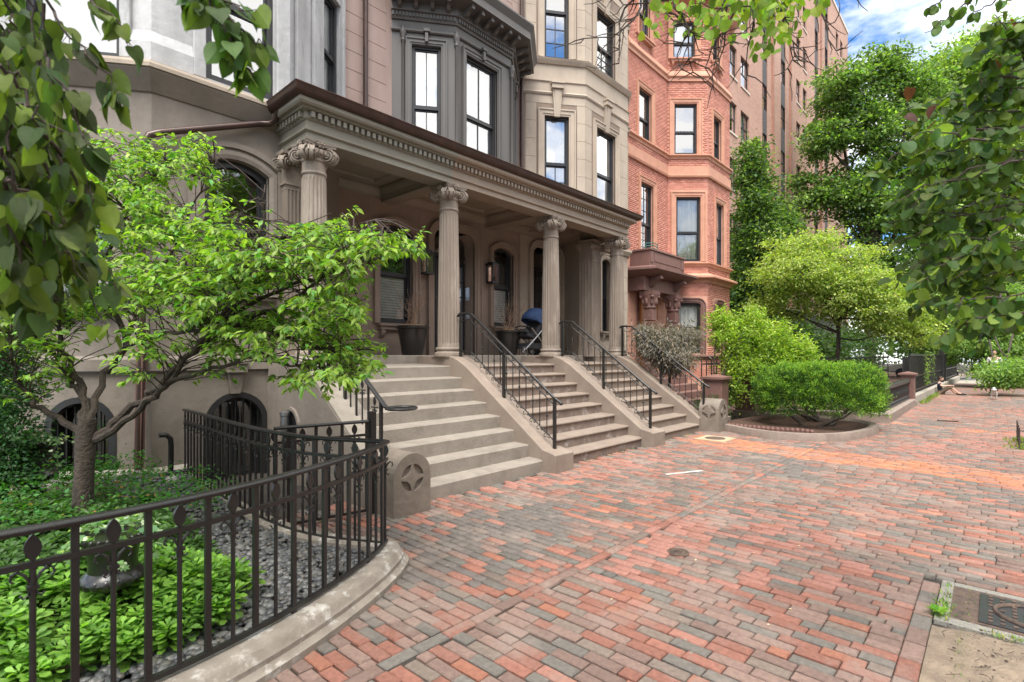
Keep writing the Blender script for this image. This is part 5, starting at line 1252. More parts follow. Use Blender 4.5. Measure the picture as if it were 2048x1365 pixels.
# fluted black urns with variegated ivy
def urn(x,y,z,s,lab):
    t=thing('garden_urn',lab,'urn',(x,y,z)); q=MB()
    prof=[(.12,0),(.13,.03),(.10,.05),(.05,.09),(.06,.12),(.12,.14),(.17,.17),(.195,.21),(.185,.24),(.15,.27),(.145,.34),(.16,.42),(.19,.48),(.23,.50),(.235,.53),(.21,.535),(.19,.50)]
    q.lathe([(r*s,h*s) for r,h in prof],x,y,30,z); q.build('urn_body','pot',t,smooth=True)
    g=MB()
    for k in range(16): a=2*PI*k/16; g.ball((x+.165*s*math.cos(a),y+.165*s*math.sin(a),z+.205*s),(.036*s,.036*s,.045*s),8,6)
    g.build('gadroon','pot',t,smooth=True); g=MB()
    for k in range(30): a=2*PI*k/30; g.ball((x+.225*s*math.cos(a),y+.225*s*math.sin(a),z+.515*s),(.018*s,.018*s,.024*s),6,5)
    g.build('egg_rim','pot',t,smooth=True)
    P=[];D=[];SZ=[]
    for k in range(15):
        a=random.uniform(0,2*PI); L_=random.uniform(.12,.45)*s
        for i in range(int(L_/.022)):
            u=i*.022; ro=.16*s+min(u,.13*s); zz=z+.55*s-max(0,u-.10)*.9; P.append((x+ro*math.cos(a)+random.gauss(0,.018),y+ro*math.sin(a)+random.gauss(0,.018),zz+random.gauss(0,.015))); D.append((math.cos(a)*.6+random.gauss(0,.5),math.sin(a)*.6+random.gauss(0,.5),-.4)); SZ.append(random.uniform(.028,.045))
    for k in range(80): a=random.uniform(0,6.28); r=random.uniform(0,.19)*s; P.append((x+r*math.cos(a),y+r*math.sin(a),z+(.56+random.uniform(0,.07))*s)); D.append((random.gauss(0,1),random.gauss(0,1),.2)); SZ.append(random.uniform(.028,.045))
    iv=thing('potted_ivy','variegated ivy trailing over '+('the black urn nearest the sidewalk railing' if y<5 else 'the black urn by the basement window'),'plant',(x,y,z+.5*s))
    scatter(iv,'leaf','ivy',P,D,SZ,leafcols(len(P),(.16,.28,.12),.2,.05,(.50,.58,.40),.30),'leaf',60,.5,stuffname='ivy_leaves')
urn(.62,3.45,.22,.74,'black fluted urn of variegated ivy standing in ground cover behind the railing')
MB().box(.52,.72,3.35,3.55,.0,.23).build('urn_plinth','soil',bpy.data.objects['garden_urn']) 
urn(.55,6.35,.28,.95,'black fluted urn in front of the left basement window')
# boxwood at the far left edge
crown('evergreen_shrub','dark green evergreen shrub at the left edge beside the house wall','shrub',tuple(ray_at(0,711,4.7)[:2])+(.1,),tuple(ray_at(0,850,4.7)),.04,[(*ray_at(px,py,t_)[:],rw/1050*t_,rw/1050*t_,rh/1050*t_) for px,py,t_,rw,rh in ((8,700,4.7,42,45),(14,790,4.6,46,60),(8,890,4.5,44,60),(-60,780,4.7,70,110),(-10,960,4.4,60,40))],330,60,.038,(.045,.11,.04),kind='rh',spread=.07,flat=.9,var=.35,twigs=False,m='leaf_gloss')

# ================================================================ DOGWOOD (small garden tree)
dw=thing('dogwood_tree','small multi branched dogwood tree with bright drooping leaves in the front garden','tree',(.72,5.05,.15))
tb=MB(); base=Vector((.72,5.05,.12))
tb.tube([base,base+Vector((0,0,.25)),base+Vector((.01,.0,.55)),base+Vector((.02,0,.80)),base+Vector((.03,0,.95))],[.088,.068,.062,.066,.055],14)
tb.build('trunk','bark',dw,smooth=True)
W_=ray_at
br=MB(); tips=[]
def branch(pts,r0,r1):
    P_=[Vector(p) for p in pts]; Q=[]
    for a,b in zip(P_,P_[1:]):
        for k in range(4): Q.append(a.lerp(b,k/4)+Vector((random.gauss(0,.012),random.gauss(0,.012),random.gauss(0,.012))))
    Q.append(P_[-1]); n=len(Q); br.tube(Q,[r0+(r1-r0)*i/(n-1) for i in range(n)],8); tips.append((Q,r0,r1)); return Q
fork=base+Vector((.02,0,.80))
LM=[ # main limbs in photo pixels and depth
 [(172,862,4.05),(225,850,4.0),(285,800,3.95),(335,760,3.9),(365,715,3.85),(430,655,3.8),(520,600,3.75),(610,560,3.7),(690,540,3.7),(760,520,3.7)],
 [(172,866,4.05),(235,862,3.95),(300,800,3.85),(330,775,3.8),(390,700,3.75),(450,640,3.7),(520,560,3.65),(560,480,3.6)],
 [(170,845,4.05),(165,800,4.1),(135,760,4.15),(105,705,4.2),(60,655,4.3),(20,600,4.4)],
 [(170,840,4.05),(168,790,4.1),(150,745,4.2),(125,700,4.3),(112,640,4.4),(100,560,4.5),(90,480,4.5)],
 [(172,862,4.05),(130,840,4.0),(70,810,3.95),(35,770,3.9),(20,700,3.85),(5,640,3.8)],
 [(178,800,4.05),(215,745,4.2),(255,690,4.3),(265,640,4.4),(300,590,4.5),(340,520,4.6),(390,400,4.7),(430,330,4.7)],
 [(215,745,4.2),(262,690,4.1),(330,668,4.0),(430,660,3.9),(520,650,3.85),(600,690,3.8),(700,705,3.8)],
 [(300,790,3.85),(420,735,3.75),(520,715,3.7),(600,735,3.65),(680,750,3.65)],
 [(255,690,4.3),(225,620,4.5),(190,560,4.6),(230,470,4.6),(280,380,4.6),(330,320,4.6)],
 [(390,700,3.75),(470,610,3.7),(500,540,3.65),(520,440,3.6),(530,370,3.6)],
 [(430,655,3.8),(560,620,3.7),(640,560,3.65),(700,480,3.6),(750,440,3.55)],
 [(300,590,4.5),(400,560,4.3),(480,520,4.2),(560,540,4.2),(640,500,4.2)],
]
rad=[(.034,.005),(.030,.005),(.028,.004),(.031,.005),(.030,.004),(.026,.004),(.022,.004),(.018,.004),(.025,.004),(.018,.004),(.018,.004),(.015,.004)]
for i,(l,(a,b)) in enumerate(zip(LM,rad)):
    pts=[W_(*q) for q in l]
    if i<5 or i==5: pts[0]=fork+Vector((0,0,{0:-.02,1:-.04,2:.1,3:.12,4:-.03,5:.1}[i]))
    branch(pts,a,b)
br.build('limbs','bark',dw,smooth=True)
# twigs from the outer two thirds of each limb, then leaf sprays
tw=MB(); P=[];D=[];SZ=[]
ENV=[(-400,250),(60,290),(180,245),(300,275),(380,250),(440,285),(450,335),(500,350),(545,400),(565,445),(640,445),(665,425),(700,405),(735,435),(765,470),(780,455),(845,445)]
def vis(p):
    w_=fwd(p[0],p[1]); u=p[0]*math.sin(YAW)-p[1]*math.cos(YAW); return 1024+1050*u/w_, 711-1050*(p[2]-H)/w_
def keep(p):
    x,y=vis(p)
    if x>850 or (x>770 and not 445<y<515) or (x>735 and y>560 and y<640): return False
    for (a,b),(c,d) in zip(ENV,ENV[1:]):
        if a<=x<c and y<b+(d-b)*(x-a)/(c-a): return False
    if y>800: return False
    if 445<x<560 and y<450: return random.random()<.35
    g=math.sin(x*.031+math.sin(y*.043)*1.3)+math.sin(y*.05+x*.012)
    return random.random()<(.55 if g<-.7 else .97)
def spray(p,d,n):
    d=d.normalized(); L_=random.uniform(.16,.34); pts=[p]; q=p.copy(); dd=d.copy()
    for i in range(4): dd=(dd+Vector((random.gauss(0,.16),random.gauss(0,.16),random.gauss(-.02,.10)))).normalized(); q=q+dd*L_/4; pts.append(q.copy())
    if not keep(q): return
    tw.tube(pts,[.0035,.003,.0025,.002,.0015],4,False)
    for i,s in enumerate(pts[1:]):
        for k in range(3 if i<3 else 6):
            side=dd.cross(Vector((0,0,1))); side=side.normalized() if side.length>.1 else Vector((1,0,0))
            v=dd*random.uniform(.2,.9)+side*random.choice((-1,1))*random.uniform(.3,1)+Vector((0,0,random.uniform(-.75,-.05)))
            P.append(tuple(s+Vector((random.gauss(0,.012),random.gauss(0,.012),random.gauss(0,.008))))); D.append(tuple(v)); SZ.append(random.uniform(.058,.098))
for Q,a,b in tips:
    n=len(Q)
    for i in range(n):
        t_=i/(n-1)
        if t_<.36: continue
        rr=int(2+3.6*t_)
        for k in range(rr):
            p=Q[i]; dirn=(Q[min(i+1,n-1)]-Q[max(i-1,0)]).normalized(); az=random.uniform(0,2*PI)
            d=dirn*.6+Vector((math.cos(az),math.sin(az)*.8,random.uniform(-.1,.55))); d.normalize()
            e=p+d*random.uniform(.10,.36)*(.6+.7*t_)
            if not keep(e): continue
            tw.tube([p,p.lerp(e,.5)+Vector((0,0,.02)),e],[.005,.004,.003],4,False)
            spray(e,d+Vector((0,0,-.1)),6)
            if random.random()<.5: spray(p.lerp(e,.6),Vector((random.gauss(0,1),random.gauss(0,1),.1)),5)
# layered clouds of foliage seen in the picture, each hung on a real twig from the nearest limb
ALLQ=[q for Q,a,b in tips for q in Q]
pads=[(470,500,3.8,110,60),(600,470,3.7,90,50),(520,420,3.7,70,40),(430,560,3.8,110,50),(600,600,3.75,100,35),(690,560,3.6,60,40),(700,650,3.65,60,25),(640,700,3.6,80,30),(690,735,3.6,60,25),(330,470,4.2,90,50),(260,420,4.4,110,50),(330,330,4.5,100,38),(180,400,4.5,100,60),(240,310,4.6,90,40),(400,280,4.5,45,22),(620,760,3.6,30,12),(120,480,4.4,100,60),(60,560,4.2,70,60),(250,560,4.1,110,50),(140,600,4.2,90,50),(720,430,3.5,45,35),(795,475,3.4,32,22),(350,620,3.9,80,30),(760,480,3.5,40,25),(590,530,3.6,90,35),(100,330,4.6,80,50),(730,620,3.6,30,30),(670,490,3.6,50,40),(560,660,3.7,70,22)]
for px,py,dep,sx,sy in pads:
    for k in range(int(sx*sy/130)+3):
        p=ray_at(px+random.gauss(0,sx*.55),py+random.gauss(0,sy*.55),dep+random.gauss(0,.28))
        if not keep(p): continue
        nq=min(ALLQ,key=lambda q:(q-p).length)
        if random.random()<.6: tw.tube([nq,nq.lerp(p,.5)+Vector((random.gauss(0,.03),random.gauss(0,.03),.03)),p],[.006,.004,.003],4,False)
        d=(p-nq); d.z*=.4; d=d.normalized()+Vector((random.gauss(0,.4),random.gauss(0,.4),-.1)); spray(p,d,6)
        spray(p,Vector((random.gauss(0,1),random.gauss(0,1),.05)),6)
tw.build('twigs','twig',dw)
kp=[i for i,p in enumerate(P) if keep(p)]
P=[P[i] for i in kp];D=[D[i] for i in kp];SZ=[SZ[i]*.76 for i in kp]
scatter(dw,'leaf','dog',P,D,SZ,leafcols(len(P),(.165,.285,.05),.28,.14,(.27,.38,.07),.28),'leaf_gloss',270,.35,stuffname='leaves')

# ================================================================ overhanging street-tree branches close to the lens
def hanging(name,label,twigs,size,kind,col,alt,pa,m='leaf',nparts=120,step=14,jit=.02,droop=1.0,extra=0,dens=1,tr=.004):
    t=thing(name,label,'tree branch',tuple(ray_at(*twigs[0][0])))
    tw=MB(); P=[];D=[];SZ=[]
    for tg in twigs:
        pts=[ray_at(*q) for q in tg]; pts=[Vector(p) for p in pts]; Q=[]
        for a,b in zip(pts,pts[1:]):
            for k in range(4): Q.append(a.lerp(b,k/4)+Vector((random.gauss(0,1),random.gauss(0,1),random.gauss(0,1)))*jit*.4)
        Q.append(pts[-1]); n=len(Q); tw.tube(Q,[tr*(1.3-.9*i/(n-1)) for i in range(n)],5)
        L_=sum((b-a).length for a,b in zip(Q,Q[1:])); nl=int(L_/step*dens)
        for i in range(nl):
            u=random.random()*(n-1); j=int(u); p=Q[j].lerp(Q[min(j+1,n-1)],u-j); dirn=(Q[min(j+1,n-1)]-Q[max(j-1,0)]).normalized()
            side=Vector((random.gauss(0,1),random.gauss(0,1),random.gauss(0,.5))).normalized()
            pet=p+side*random.uniform(.01,size*.5)+Vector((0,0,-random.uniform(0,size*.3))); tw.tube([p,pet],.0012 if tr<.006 else .003,3,False)
            v=dirn*.3+side*.55+Vector((0,0,-droop*random.uniform(.3,1.1))); P.append(tuple(pet)); D.append(tuple(v)); SZ.append(size*random.uniform(.65,1.2))
    tw.build('twigs','twig',t); scatter(t,'leaf',kind,P,D,SZ,leafcols(len(P),col,.25,.12,alt,pa),m,nparts,.9,stuffname='leaves'); return t
tl=[]
for k in range(78):
    x0=random.uniform(-160,120); y0=random.uniform(-120,500); t0=random.uniform(1.25,2.3)
    ln=random.uniform(120,260); dx=random.uniform(20,120)
    if y0>330: dx+=20
    tl.append([(x0,y0,t0),(x0+dx*.4,y0+ln*.35,t0+.03),(x0+dx*.8,y0+ln*.7,t0+.05),(x0+dx,y0+ln,t0+.05)])
tl=[t_ for t_ in tl if t_[-1][1]<690 and t_[-1][0]<60+ t_[-1][1]*.42]
tl+=[[(60,-20,1.6),(130,60,1.6),(200,130,1.6),(250,230,1.65)],[(160,-20,1.7),(220,30,1.7),(262,80,1.7)],[(20,200,1.5),(100,250,1.5),(190,290,1.5)],[(100,120,1.5),(150,220,1.5),(170,330,1.5)],[(0,420,1.5),(60,500,1.5),(110,600,1.5)],[(80,420,1.7),(160,500,1.7),(235,590,1.7)],[(-20,500,1.6),(60,580,1.6),(90,660,1.6)]]
hanging('tree_branch','large heart shaped leaves hanging close to the camera down the left edge',tl,.068,'heart',(.062,.098,.028),(.14,.19,.035),.38,nparts=200,step=.024,droop=1.25)
hanging('tree_branch','small drooping leafy twig hanging at the top left of center over the grey house window',[[(395,-40,1.5),(430,20,1.5),(455,90,1.5),(470,130,1.5)],[(430,20,1.5),(490,60,1.5),(530,95,1.5)],[(400,-30,1.5),(460,0,1.5),(510,40,1.5)],[(455,60,1.5),(490,120,1.5),(498,165,1.5)],[(380,-30,1.5),(405,10,1.5),(395,30,1.5)]],.066,'heart',(.07,.12,.03),(.13,.19,.035),.35,nparts=80,step=.017,droop=1.2)
# bare-ish twigs and lime leaves at the top
lt_=[o for o in bpy.data.objects if o.get('label','').startswith('large heart shaped')][0]
crown('tree','','',(-2.6,-1.9,0),(-2.4,-1.6,4.6),.2,[(-1.6,.6,6.9,2.9,2.5,1.5),(-3.5,-1.5,7.6,2.6,2.6,1.8)],90,50,.11,(.07,.12,.03),kind='rh',spread=.4,flat=.5,own=lt_)  # out-of-view trunk and crown of this tree, added overhead to shade the grey house
tp=[]
def wander(x,y,d,a,n,l,out_):
    pts=[(x,y,d)]
    for i in range(n): a+=random.gauss(0,.38); x+=l*math.cos(a); y+=l*math.sin(a); pts.append((x,y,d+random.gauss(0,.03)))
    out_.append(pts); return pts
for x0,a in((1290,1.9),(1270,1.2),(1380,1.7),(1460,1.9),(1520,1.6),(1340,1.5),(1420,2.0),(1450,1.3),(1500,1.2),(1530,.9),(1560,.5),(1400,2.4),(1480,1.6),(1590,.35),(1310,2.3)):
    p=wander(x0,-40,3.6,a,7,28,tp)
    for q in p[2:]:
        if random.random()<.8: wander(q[0],q[1],q[2],a+random.uniform(-1.3,1.3),4,17,tp)
        if random.random()<.5: wander(q[0],q[1],q[2],a+random.uniform(-1.6,1.6),3,11,tp)
tt_=thing('tree_branch','mostly bare twiggy branch reaching down from the top over the red brick house','tree branch',tuple(ray_at(1450,-20,3.6)))
q=MB()
for p in tp: 
    Q=[ray_at(*a) for a in p]; q.tube(Q,[.0095*(1-i/len(Q)*.75)*(1 if len(p)>6 else .5) for i in range(len(Q))],5,False)
q.build('twigs','twig',tt_)
P=[];D=[];SZ=[]
for k in range(420):
    x=random.choice([random.gauss(1480,95),random.gauss(1560,55),random.gauss(1400,60)]); y=random.uniform(-50,random.choice([30,60,80])) if x<1600 else random.uniform(-40,35)
    if x>1650 or x<1270: continue
    if random.random()<.25 and 1500<x<1570: y=random.uniform(40,110)
    P.append(tuple(ray_at(x,y,3.6+random.gauss(0,.25)))); D.append((random.gauss(0,.5),random.gauss(0,.5),-1)); SZ.append(random.uniform(.035,.072))
scatter(tt_,'leaf','round',P,D,SZ,leafcols(len(P),(.19,.28,.035),.25,.12),'leaf',120,.9,stuffname='leaves')
# right: round leaved branches
tr_=[]
for k in range(64):
    y0=random.uniform(60,640); x0=random.uniform(1980,2180); L_=random.uniform(160,330); t0=random.uniform(2.0,3.1)
    sl=random.uniform(-.25,.45)
    e=x0-L_
    lim=1790 if 200<y0<520 else 1890
    if y0<150: lim=1960
    e=max(e,lim+random.uniform(-30,60)); tr_.append([(x0,y0,t0),(x0+(e-x0)*.35,y0+sl*60,t0+.02),(x0+(e-x0)*.7,y0+sl*130,t0+.04),(e,y0+sl*170+30,t0+.04)])
tr_+=[[(2100,140,2.6),(2000,200,2.6),(1900,205,2.6),(1810,220,2.6)],[(2080,340,2.6),(1950,370,2.6),(1880,400,2.6),(1800,395,2.6)],[(2100,20,2.3),(2030,60,2.3),(1980,80,2.3)],[(2060,250,2.6),(1930,290,2.6),(1790,310,2.6),(1740,365,2.6)],[(2060,120,2.2),(1990,30,2.2)],[(2060,520,2.5),(1940,560,2.5),(1850,560,2.5)]]
hanging('tree_branch','round leaved branches with a few dark red leaves filling the right edge close to camera',tr_,.049,'round',(.062,.110,.026),(.16,.23,.035),.20,nparts=220,step=.0145,droop=.7,tr=.004)
rt=bpy.data.objects[[o.name for o in bpy.data.objects if o.get('label','').startswith('round leaved branches')][0]]; rt['label']='round leaved branches with a few dark red leaves at the right edge close to camera'
P=[tuple(ray_at(px,py,d)) for px,py,d in ((1812,232,2.5),(1868,212,2.5),(1822,176,2.5),(1952,225,2.4),(2010,205,2.4),(1985,295,2.4),(1868,248,2.5),(2020,40,2.2),(1928,330,2.5),(1990,120,2.3))]
scatter(rt,'leaf','heart',P,[(random.gauss(0,.6),random.gauss(0,.6),-.8) for _ in P],[.06]*len(P),leafcols(len(P),(.075,.028,.022),.2),'leaf',10,.9)
crown('tree','','',(4.4,-2.9,0),(4.4,-2.9,4.6),.2,[(5.0,-5.2,7.4,3.0,1.8,1.6),(7.5,-4.4,8.2,2.6,2.2,1.6)],45,40,.11,(.07,.12,.03),kind='rh',spread=.4,flat=.5,own=rt)  # trunk and crown behind the camera, added to block low sky from the street
tr2=[[(1900,-30,3.2),(1880,10,3.2),(1850,20,3.2)],[(1960,-20,3.2),(1930,10,3.2),(1890,40,3.2),(1850,66,3.2)],[(2040,-20,3.2),(1980,5,3.2),(1940,30,3.2)]]
hanging('tree_branch','thin leafy twig against the blue sky at the upper right',tr2,.055,'round',(.09,.17,.04),None,0,nparts=40,step=.022,droop=.7,tr=.005)
# ================================================================ pots and stroller on the porch
def pot(x,y,lab,n):
    t=thing('planter_pot',lab,'planter',(x,y,1.55),'black glazed pots of bare twigs on the porch')
    q=MB(); q.lathe([(.17,1.55),(.19,1.57),(.265,2.02),(.30,2.03),(.305,2.06),(.29,2.08),(.262,2.075),(.25,2.02)],x,y,32); q.build('pot_body','pot',t,smooth=True)
    q=MB(); q.lathe([(0,2.10),(.12,2.09),(.255,2.055)],x,y,20)
    for k in range(60): a=random.uniform(0,6.28); r=random.uniform(0,.23); q.tube([(x+r*math.cos(a),y+r*math.sin(a),2.07),(x+r*math.cos(a)+random.gauss(0,.04),y+r*math.sin(a)+random.gauss(0,.04),2.10)],.006,4)
    q.build('straw_mulch','straw',t)
    tw=thing('dried_branches','bare curly willow branches standing in the pot '+('left of the stroller' if x>7 else 'at the top of the first steps'),'branches',(x,y,2.08),'bare twig bundles in the porch pots'); q=MB()
    for k in range(15):
        a=random.uniform(0,6.28); p=Vector((x+random.gauss(0,.05),y+random.gauss(0,.05),2.05)); d=Vector((math.cos(a)*random.uniform(.05,.32),math.sin(a)*random.uniform(.05,.32),1)); pts=[p.copy()]
        L_=random.uniform(.55,n)
        for i in range(9): d=(d+Vector((random.gauss(0,.22),random.gauss(0,.22),.05))).normalized(); p=p+d*L_/9; pts.append(p.copy())
        q.tube(pts,[.0085-.0007*i for i in range(10)],5)
        for i in range(3,9):
            if random.random()<.55:
                e=pts[i]+Vector((random.gauss(0,.09),random.gauss(0,.09),random.uniform(.03,.12))); q.tube([pts[i],e],.003,4)
    q.build('stems','dry_twig',tw)
pot(5.75,7.72,'black glazed pot with curly twigs at the top of the first steps',1.1)
pot(8.27,7.72,'black glazed pot with curly twigs left of the stroller',.95)
# stroller, side-on to the street, seat facing left
sx,sy,sz=8.66,7.42,1.55
t=thing('stroller','empty stroller with a navy blue hood parked behind the third column','stroller',(sx,sy,sz))
def sp(u,z,s): return (sx+u,sy+s,sz+z)
for s in(-.22,.22):
    q=MB(); q.tube([sp(-.42,.12,s),sp(-.02,.42,s),sp(.42,.78,s)],.015,8); q.build('frame_tube','steel',t,smooth=True)
    q=MB(); q.tube([sp(-.22,.58,s),sp(0,.40,s),sp(.33,.10,s)],.015,8); q.build('frame_tube','steel',t,smooth=True)
q=MB(); q.tube([sp(.42,.78,-.22),sp(.52,.88,-.22),sp(.52,.88,.22),sp(.42,.78,.22)],.016,8); q.build('push_bar','iron',t,smooth=True)
for u,r,s in((-.44,.085,-.2),(-.44,.085,.2),(.34,.12,-.26),(.34,.12,.26)):
    q=MB(); ring=[sp(u+r*.85*math.cos(a),r+.01+r*.85*math.sin(a),s) for a in [2*PI*i/20 for i in range(21)]]; q.tube(ring,r*.17,8,False); w_=q.build('wheel','iron',t,smooth=True)
    q=MB(); q.tube([sp(u,r+.01,s-.02),sp(u,r+.01,s+.02)],.025,8)
    for k in range(5): a=2*PI*k/5; q.tube([sp(u,r+.01,s),sp(u+r*.8*math.cos(a),r+.01+r*.8*math.sin(a),s)],.008,4)
    q.build('rim','steel',w_)
q=MB(); q.poly([sp(u,z,-.19) for u,z in((-.30,.40),(-.02,.34),(.20,.72),(.15,.76),(-.06,.44),(-.30,.47))],(0,.38,0)); q.build('seat','dark_cloth',t,bevel=.02)
q=MB(); q.poly([sp(u,z,-.18) for u,z in((-.36,.50),(-.28,.47),(-.27,.53),(-.34,.56))],(0,.36,0)); q.tube([sp(-.26,.60,-.2),sp(-.34,.62,0),sp(-.26,.60,.2)],.014,8); q.build('bumper_bar','dark_cloth',t)
q=MB(); q.poly([sp(u,z,-.17) for u,z in((-.25,.14),(.22,.12),(.28,.26),(-.20,.26))],(0,.34,0)); q.build('basket','dark_cloth',t,bevel=.02)
# hood: ribs of a quarter sphere
vs=[];fs=[];nr,nc=9,10; c=Vector(sp(.18,.66,0))
for i in range(nr+1):
    a=math.radians(10+150*i/nr); rr=.41*(1-.03*(i%2)); 
    for j in range(nc+1):
        b=PI*j/nc; y_=.23*math.cos(b)*-1; k=math.sin(b)**.55 if 0<j<nc else 0
        vs.append((c.x+rr*math.cos(a)*k*1.0,c.y+y_,c.z+rr*math.sin(a)*k*.95+0))
for i in range(nr):
    for j in range(nc): o_=i*(nc+1)+j; fs.append((o_,o_+1,o_+nc+2,o_+nc+1))
q=MB().add(vs,fs); h=q.build('hood','navy',t,smooth=True); sm=h.modifiers.new('thick','SOLIDIFY'); sm.thickness=.012

# ================================================================ YEW planter
yp=thing('garden_kerb','low stone kerb of the rounded planter under the clipped yew','kerb',(11.8,3,0))
YP=smoothp([(11.3,4.42),(10.95,3.9),(10.65,3.35),(10.55,2.95),(10.72,2.45),(11.2,2.12),(12.0,1.92),(12.8,1.90),(13.35,2.02),(13.7,2.5),(13.8,3.2),(13.8,4.2)],2)
q=MB(); q.sweep(YP[::-1],[(-.02,-.05),(.0,.06),(-.02,.11),(-.06,.135),(-.17,.135),(-.19,.05),(-.19,-.05)]); q.build('kerb_stone','planter_stone',yp,smooth=True)
mb=MB(); mb.poly([(x,y,-.0) for x,y in YP],(0,0,.09)); o=mb.build('planter_soil','mulch'); o['kind']='structure'; o.name='planter_bed'
def yew(lab,c,rx,ry,rz,seed):
    random.seed(seed); t=thing('yew_shrub',lab,'shrub',(c[0],c[1],.05),'clipped yew shrubs'); q=MB()
    stems=[]
    for k in range(9):
        a=random.uniform(0,6.28); rb=random.uniform(.02,.3); p0=Vector((c[0]+rb*math.cos(a)+random.choice((-.55,.35)),c[1]+rb*math.sin(a)*.6,.06)); p1=Vector((c[0]+rx*.75*math.cos(a),c[1]+ry*.75*math.sin(a),c[2]-rz*.3)); limb(q,p0,p0.lerp(p1,.5)+Vector((0,0,-.04)),.05,.03,.1,5); limb(q,p0.lerp(p1,.5)+Vector((0,0,-.04)),p1,.03,.012,.12,5)
    q.build('stems','bark',t,smooth=True)
    nc,per=2300,40; d=rng.normal(0,1,(nc,3)); d/=np.linalg.norm(d,axis=1,keepdims=True); d[:,2]=np.where(d[:,2]<-.62,-d[:,2],d[:,2])
    sq=(np.abs(d[:,0])**3+np.abs(d[:,1])**3+np.abs(d[:,2])**5)**(-1/3.1)
    lump=1+.05*np.sin(d[:,0]*9+d[:,1]*7)+.04*np.sin(d[:,1]*14-d[:,2]*12)
    cc=d*(sq*lump*rng.uniform(.80,1.0,nc))[:,None]*np.array([rx,ry,rz]); nrm=d/np.array([rx,ry,rz]); nrm/=np.linalg.norm(nrm,axis=1,keepdims=True)
    nn=nrm*.8+np.array([0,0,.55])+rng.normal(0,.35,(nc,3)); nn/=np.linalg.norm(nn,axis=1,keepdims=True)
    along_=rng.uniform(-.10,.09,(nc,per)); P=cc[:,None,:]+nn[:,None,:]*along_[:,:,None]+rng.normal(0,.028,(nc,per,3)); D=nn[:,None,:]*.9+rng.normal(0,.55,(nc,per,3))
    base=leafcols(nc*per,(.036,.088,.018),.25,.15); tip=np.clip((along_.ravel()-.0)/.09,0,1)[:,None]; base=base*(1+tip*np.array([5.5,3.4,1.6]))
    P=P.reshape(-1,3)+np.array(c); D=D.reshape(-1,3)
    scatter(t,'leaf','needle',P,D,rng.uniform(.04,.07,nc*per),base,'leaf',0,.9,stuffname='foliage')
    # inner shade mass
yew('broad flat topped clipped yew shrub standing over the rounded planter',(12.75,2.78,.76),1.25,1.12,.53,3)
random.seed(11)
lt=thing('planter_edging','curving row of low scalloped terracotta edging tiles in the yew planter','garden edging',(11,3.2,.1))
EP=resample(smoothp([(11.0,4.2),(10.95,3.6),(10.95,3.1),(11.1,2.75),(11.05,2.5)],2),.085)
for (x,y) in EP: q=MB(); q.lathe([(.035,.06),(.04,.12),(.03,.15),(.0,.155)],x,y,8); q.build('edging_tile','brown_trim',lt)

# brown piers and balustrade of the red house yard
def pier(x,y,h,w_,lab,g=None):
    t=thing('stone_pier',lab,'pier',(x,y,0),g); q=MB(); q.box(x-w_/2,x+w_/2,y-w_/2,y+w_/2,.12,h-.12); q.build('pier_shaft','brown_trim',t,bevel=.02)
    q=MB(); q.box(x-w_/2-.04,x+w_/2+.04,y-w_/2-.04,y+w_/2+.04,-.05,.14); q.build('pier_base','planter_stone',t,bevel=.01)
    q=MB(); a=w_/2+.06; q.add([(x-a,y-a,h-.08),(x+a,y-a,h-.08),(x+a,y+a,h-.08),(x-a,y+a,h-.08),(x-a,y-a,h-.03),(x+a,y-a,h-.03),(x+a,y+a,h-.03),(x-a,y+a,h-.03),(x,y,h+.03)],[(0,3,2,1),(0,1,5,4),(1,2,6,5),(2,3,7,6),(3,0,4,7),(4,5,8),(5,6,8),(6,7,8),(7,4,8)]); q.box(x-w_/2-.02,x+w_/2+.02,y-w_/2-.02,y+w_/2+.02,h-.13,h-.08); q.build('pier_cap','brown_trim',t)
pier(20.3,1.98,1.02,.34,'reddish brown stone pier where the balustrade meets the tall black fence')
pier(14.15,4.7,1.1,.5,'brown stone pier half hidden by the shrub beside the yew')
pier(12.15,4.75,1.08,.42,'brown stone pier at the foot of the red house steps')
bt=thing('balustrade','low black balustrade with stone rail base beyond the yew','balustrade',(17,2,0))
q=MB(); q.poly([(x,y,-.05) for x,y in((14.6,1.75),(20.2,1.78),(20.2,2.18),(14.9,2.2),(14.2,4.6),(13.95,4.55))],(0,0,.26)); q.build('base_plinth','planter_stone',bt,bevel=.02)
q=MB(); q.box(15.0,20.15,1.90,2.05,.72,.83); q.build('top_rail','iron',bt,bevel=.015)
q=MB(); q.box(15.0,20.15,1.91,2.04,.21,.26); q.build('bottom_rail','iron',bt)
bmesh_=None
for i in range(27):
    x=15.1+i*.19
    if bmesh_ is None:
        q=MB(); q.lathe([(.045,.26),(.045,.30),(.025,.33),(.055,.42),(.05,.48),(.025,.60),(.02,.66),(.045,.70),(.045,.72)],0,0,8); o=q.build('baluster','iron',bt,smooth=True); o.location=(x-17,-.02,0); bmesh_=o.data
        bmesh_.transform(Matrix.Translation((17,2,0)))
    else: o=bpy.data.objects.new('baluster',bmesh_); COL.objects.link(o); o.parent=bt; o.location=(x-17,-.02,0)
# steps of the red house
st=thing('stoop','small brown entrance steps of the red brick house behind the grey lace leaf shrub','front steps',(14,6,0))
for k in range(5): MB().box(12.9,15.2,5.6+.3*k,7.6,(.18*k) if k else -.05,.18*(k+1)).build('step','brown_trim',st,bevel=.012)
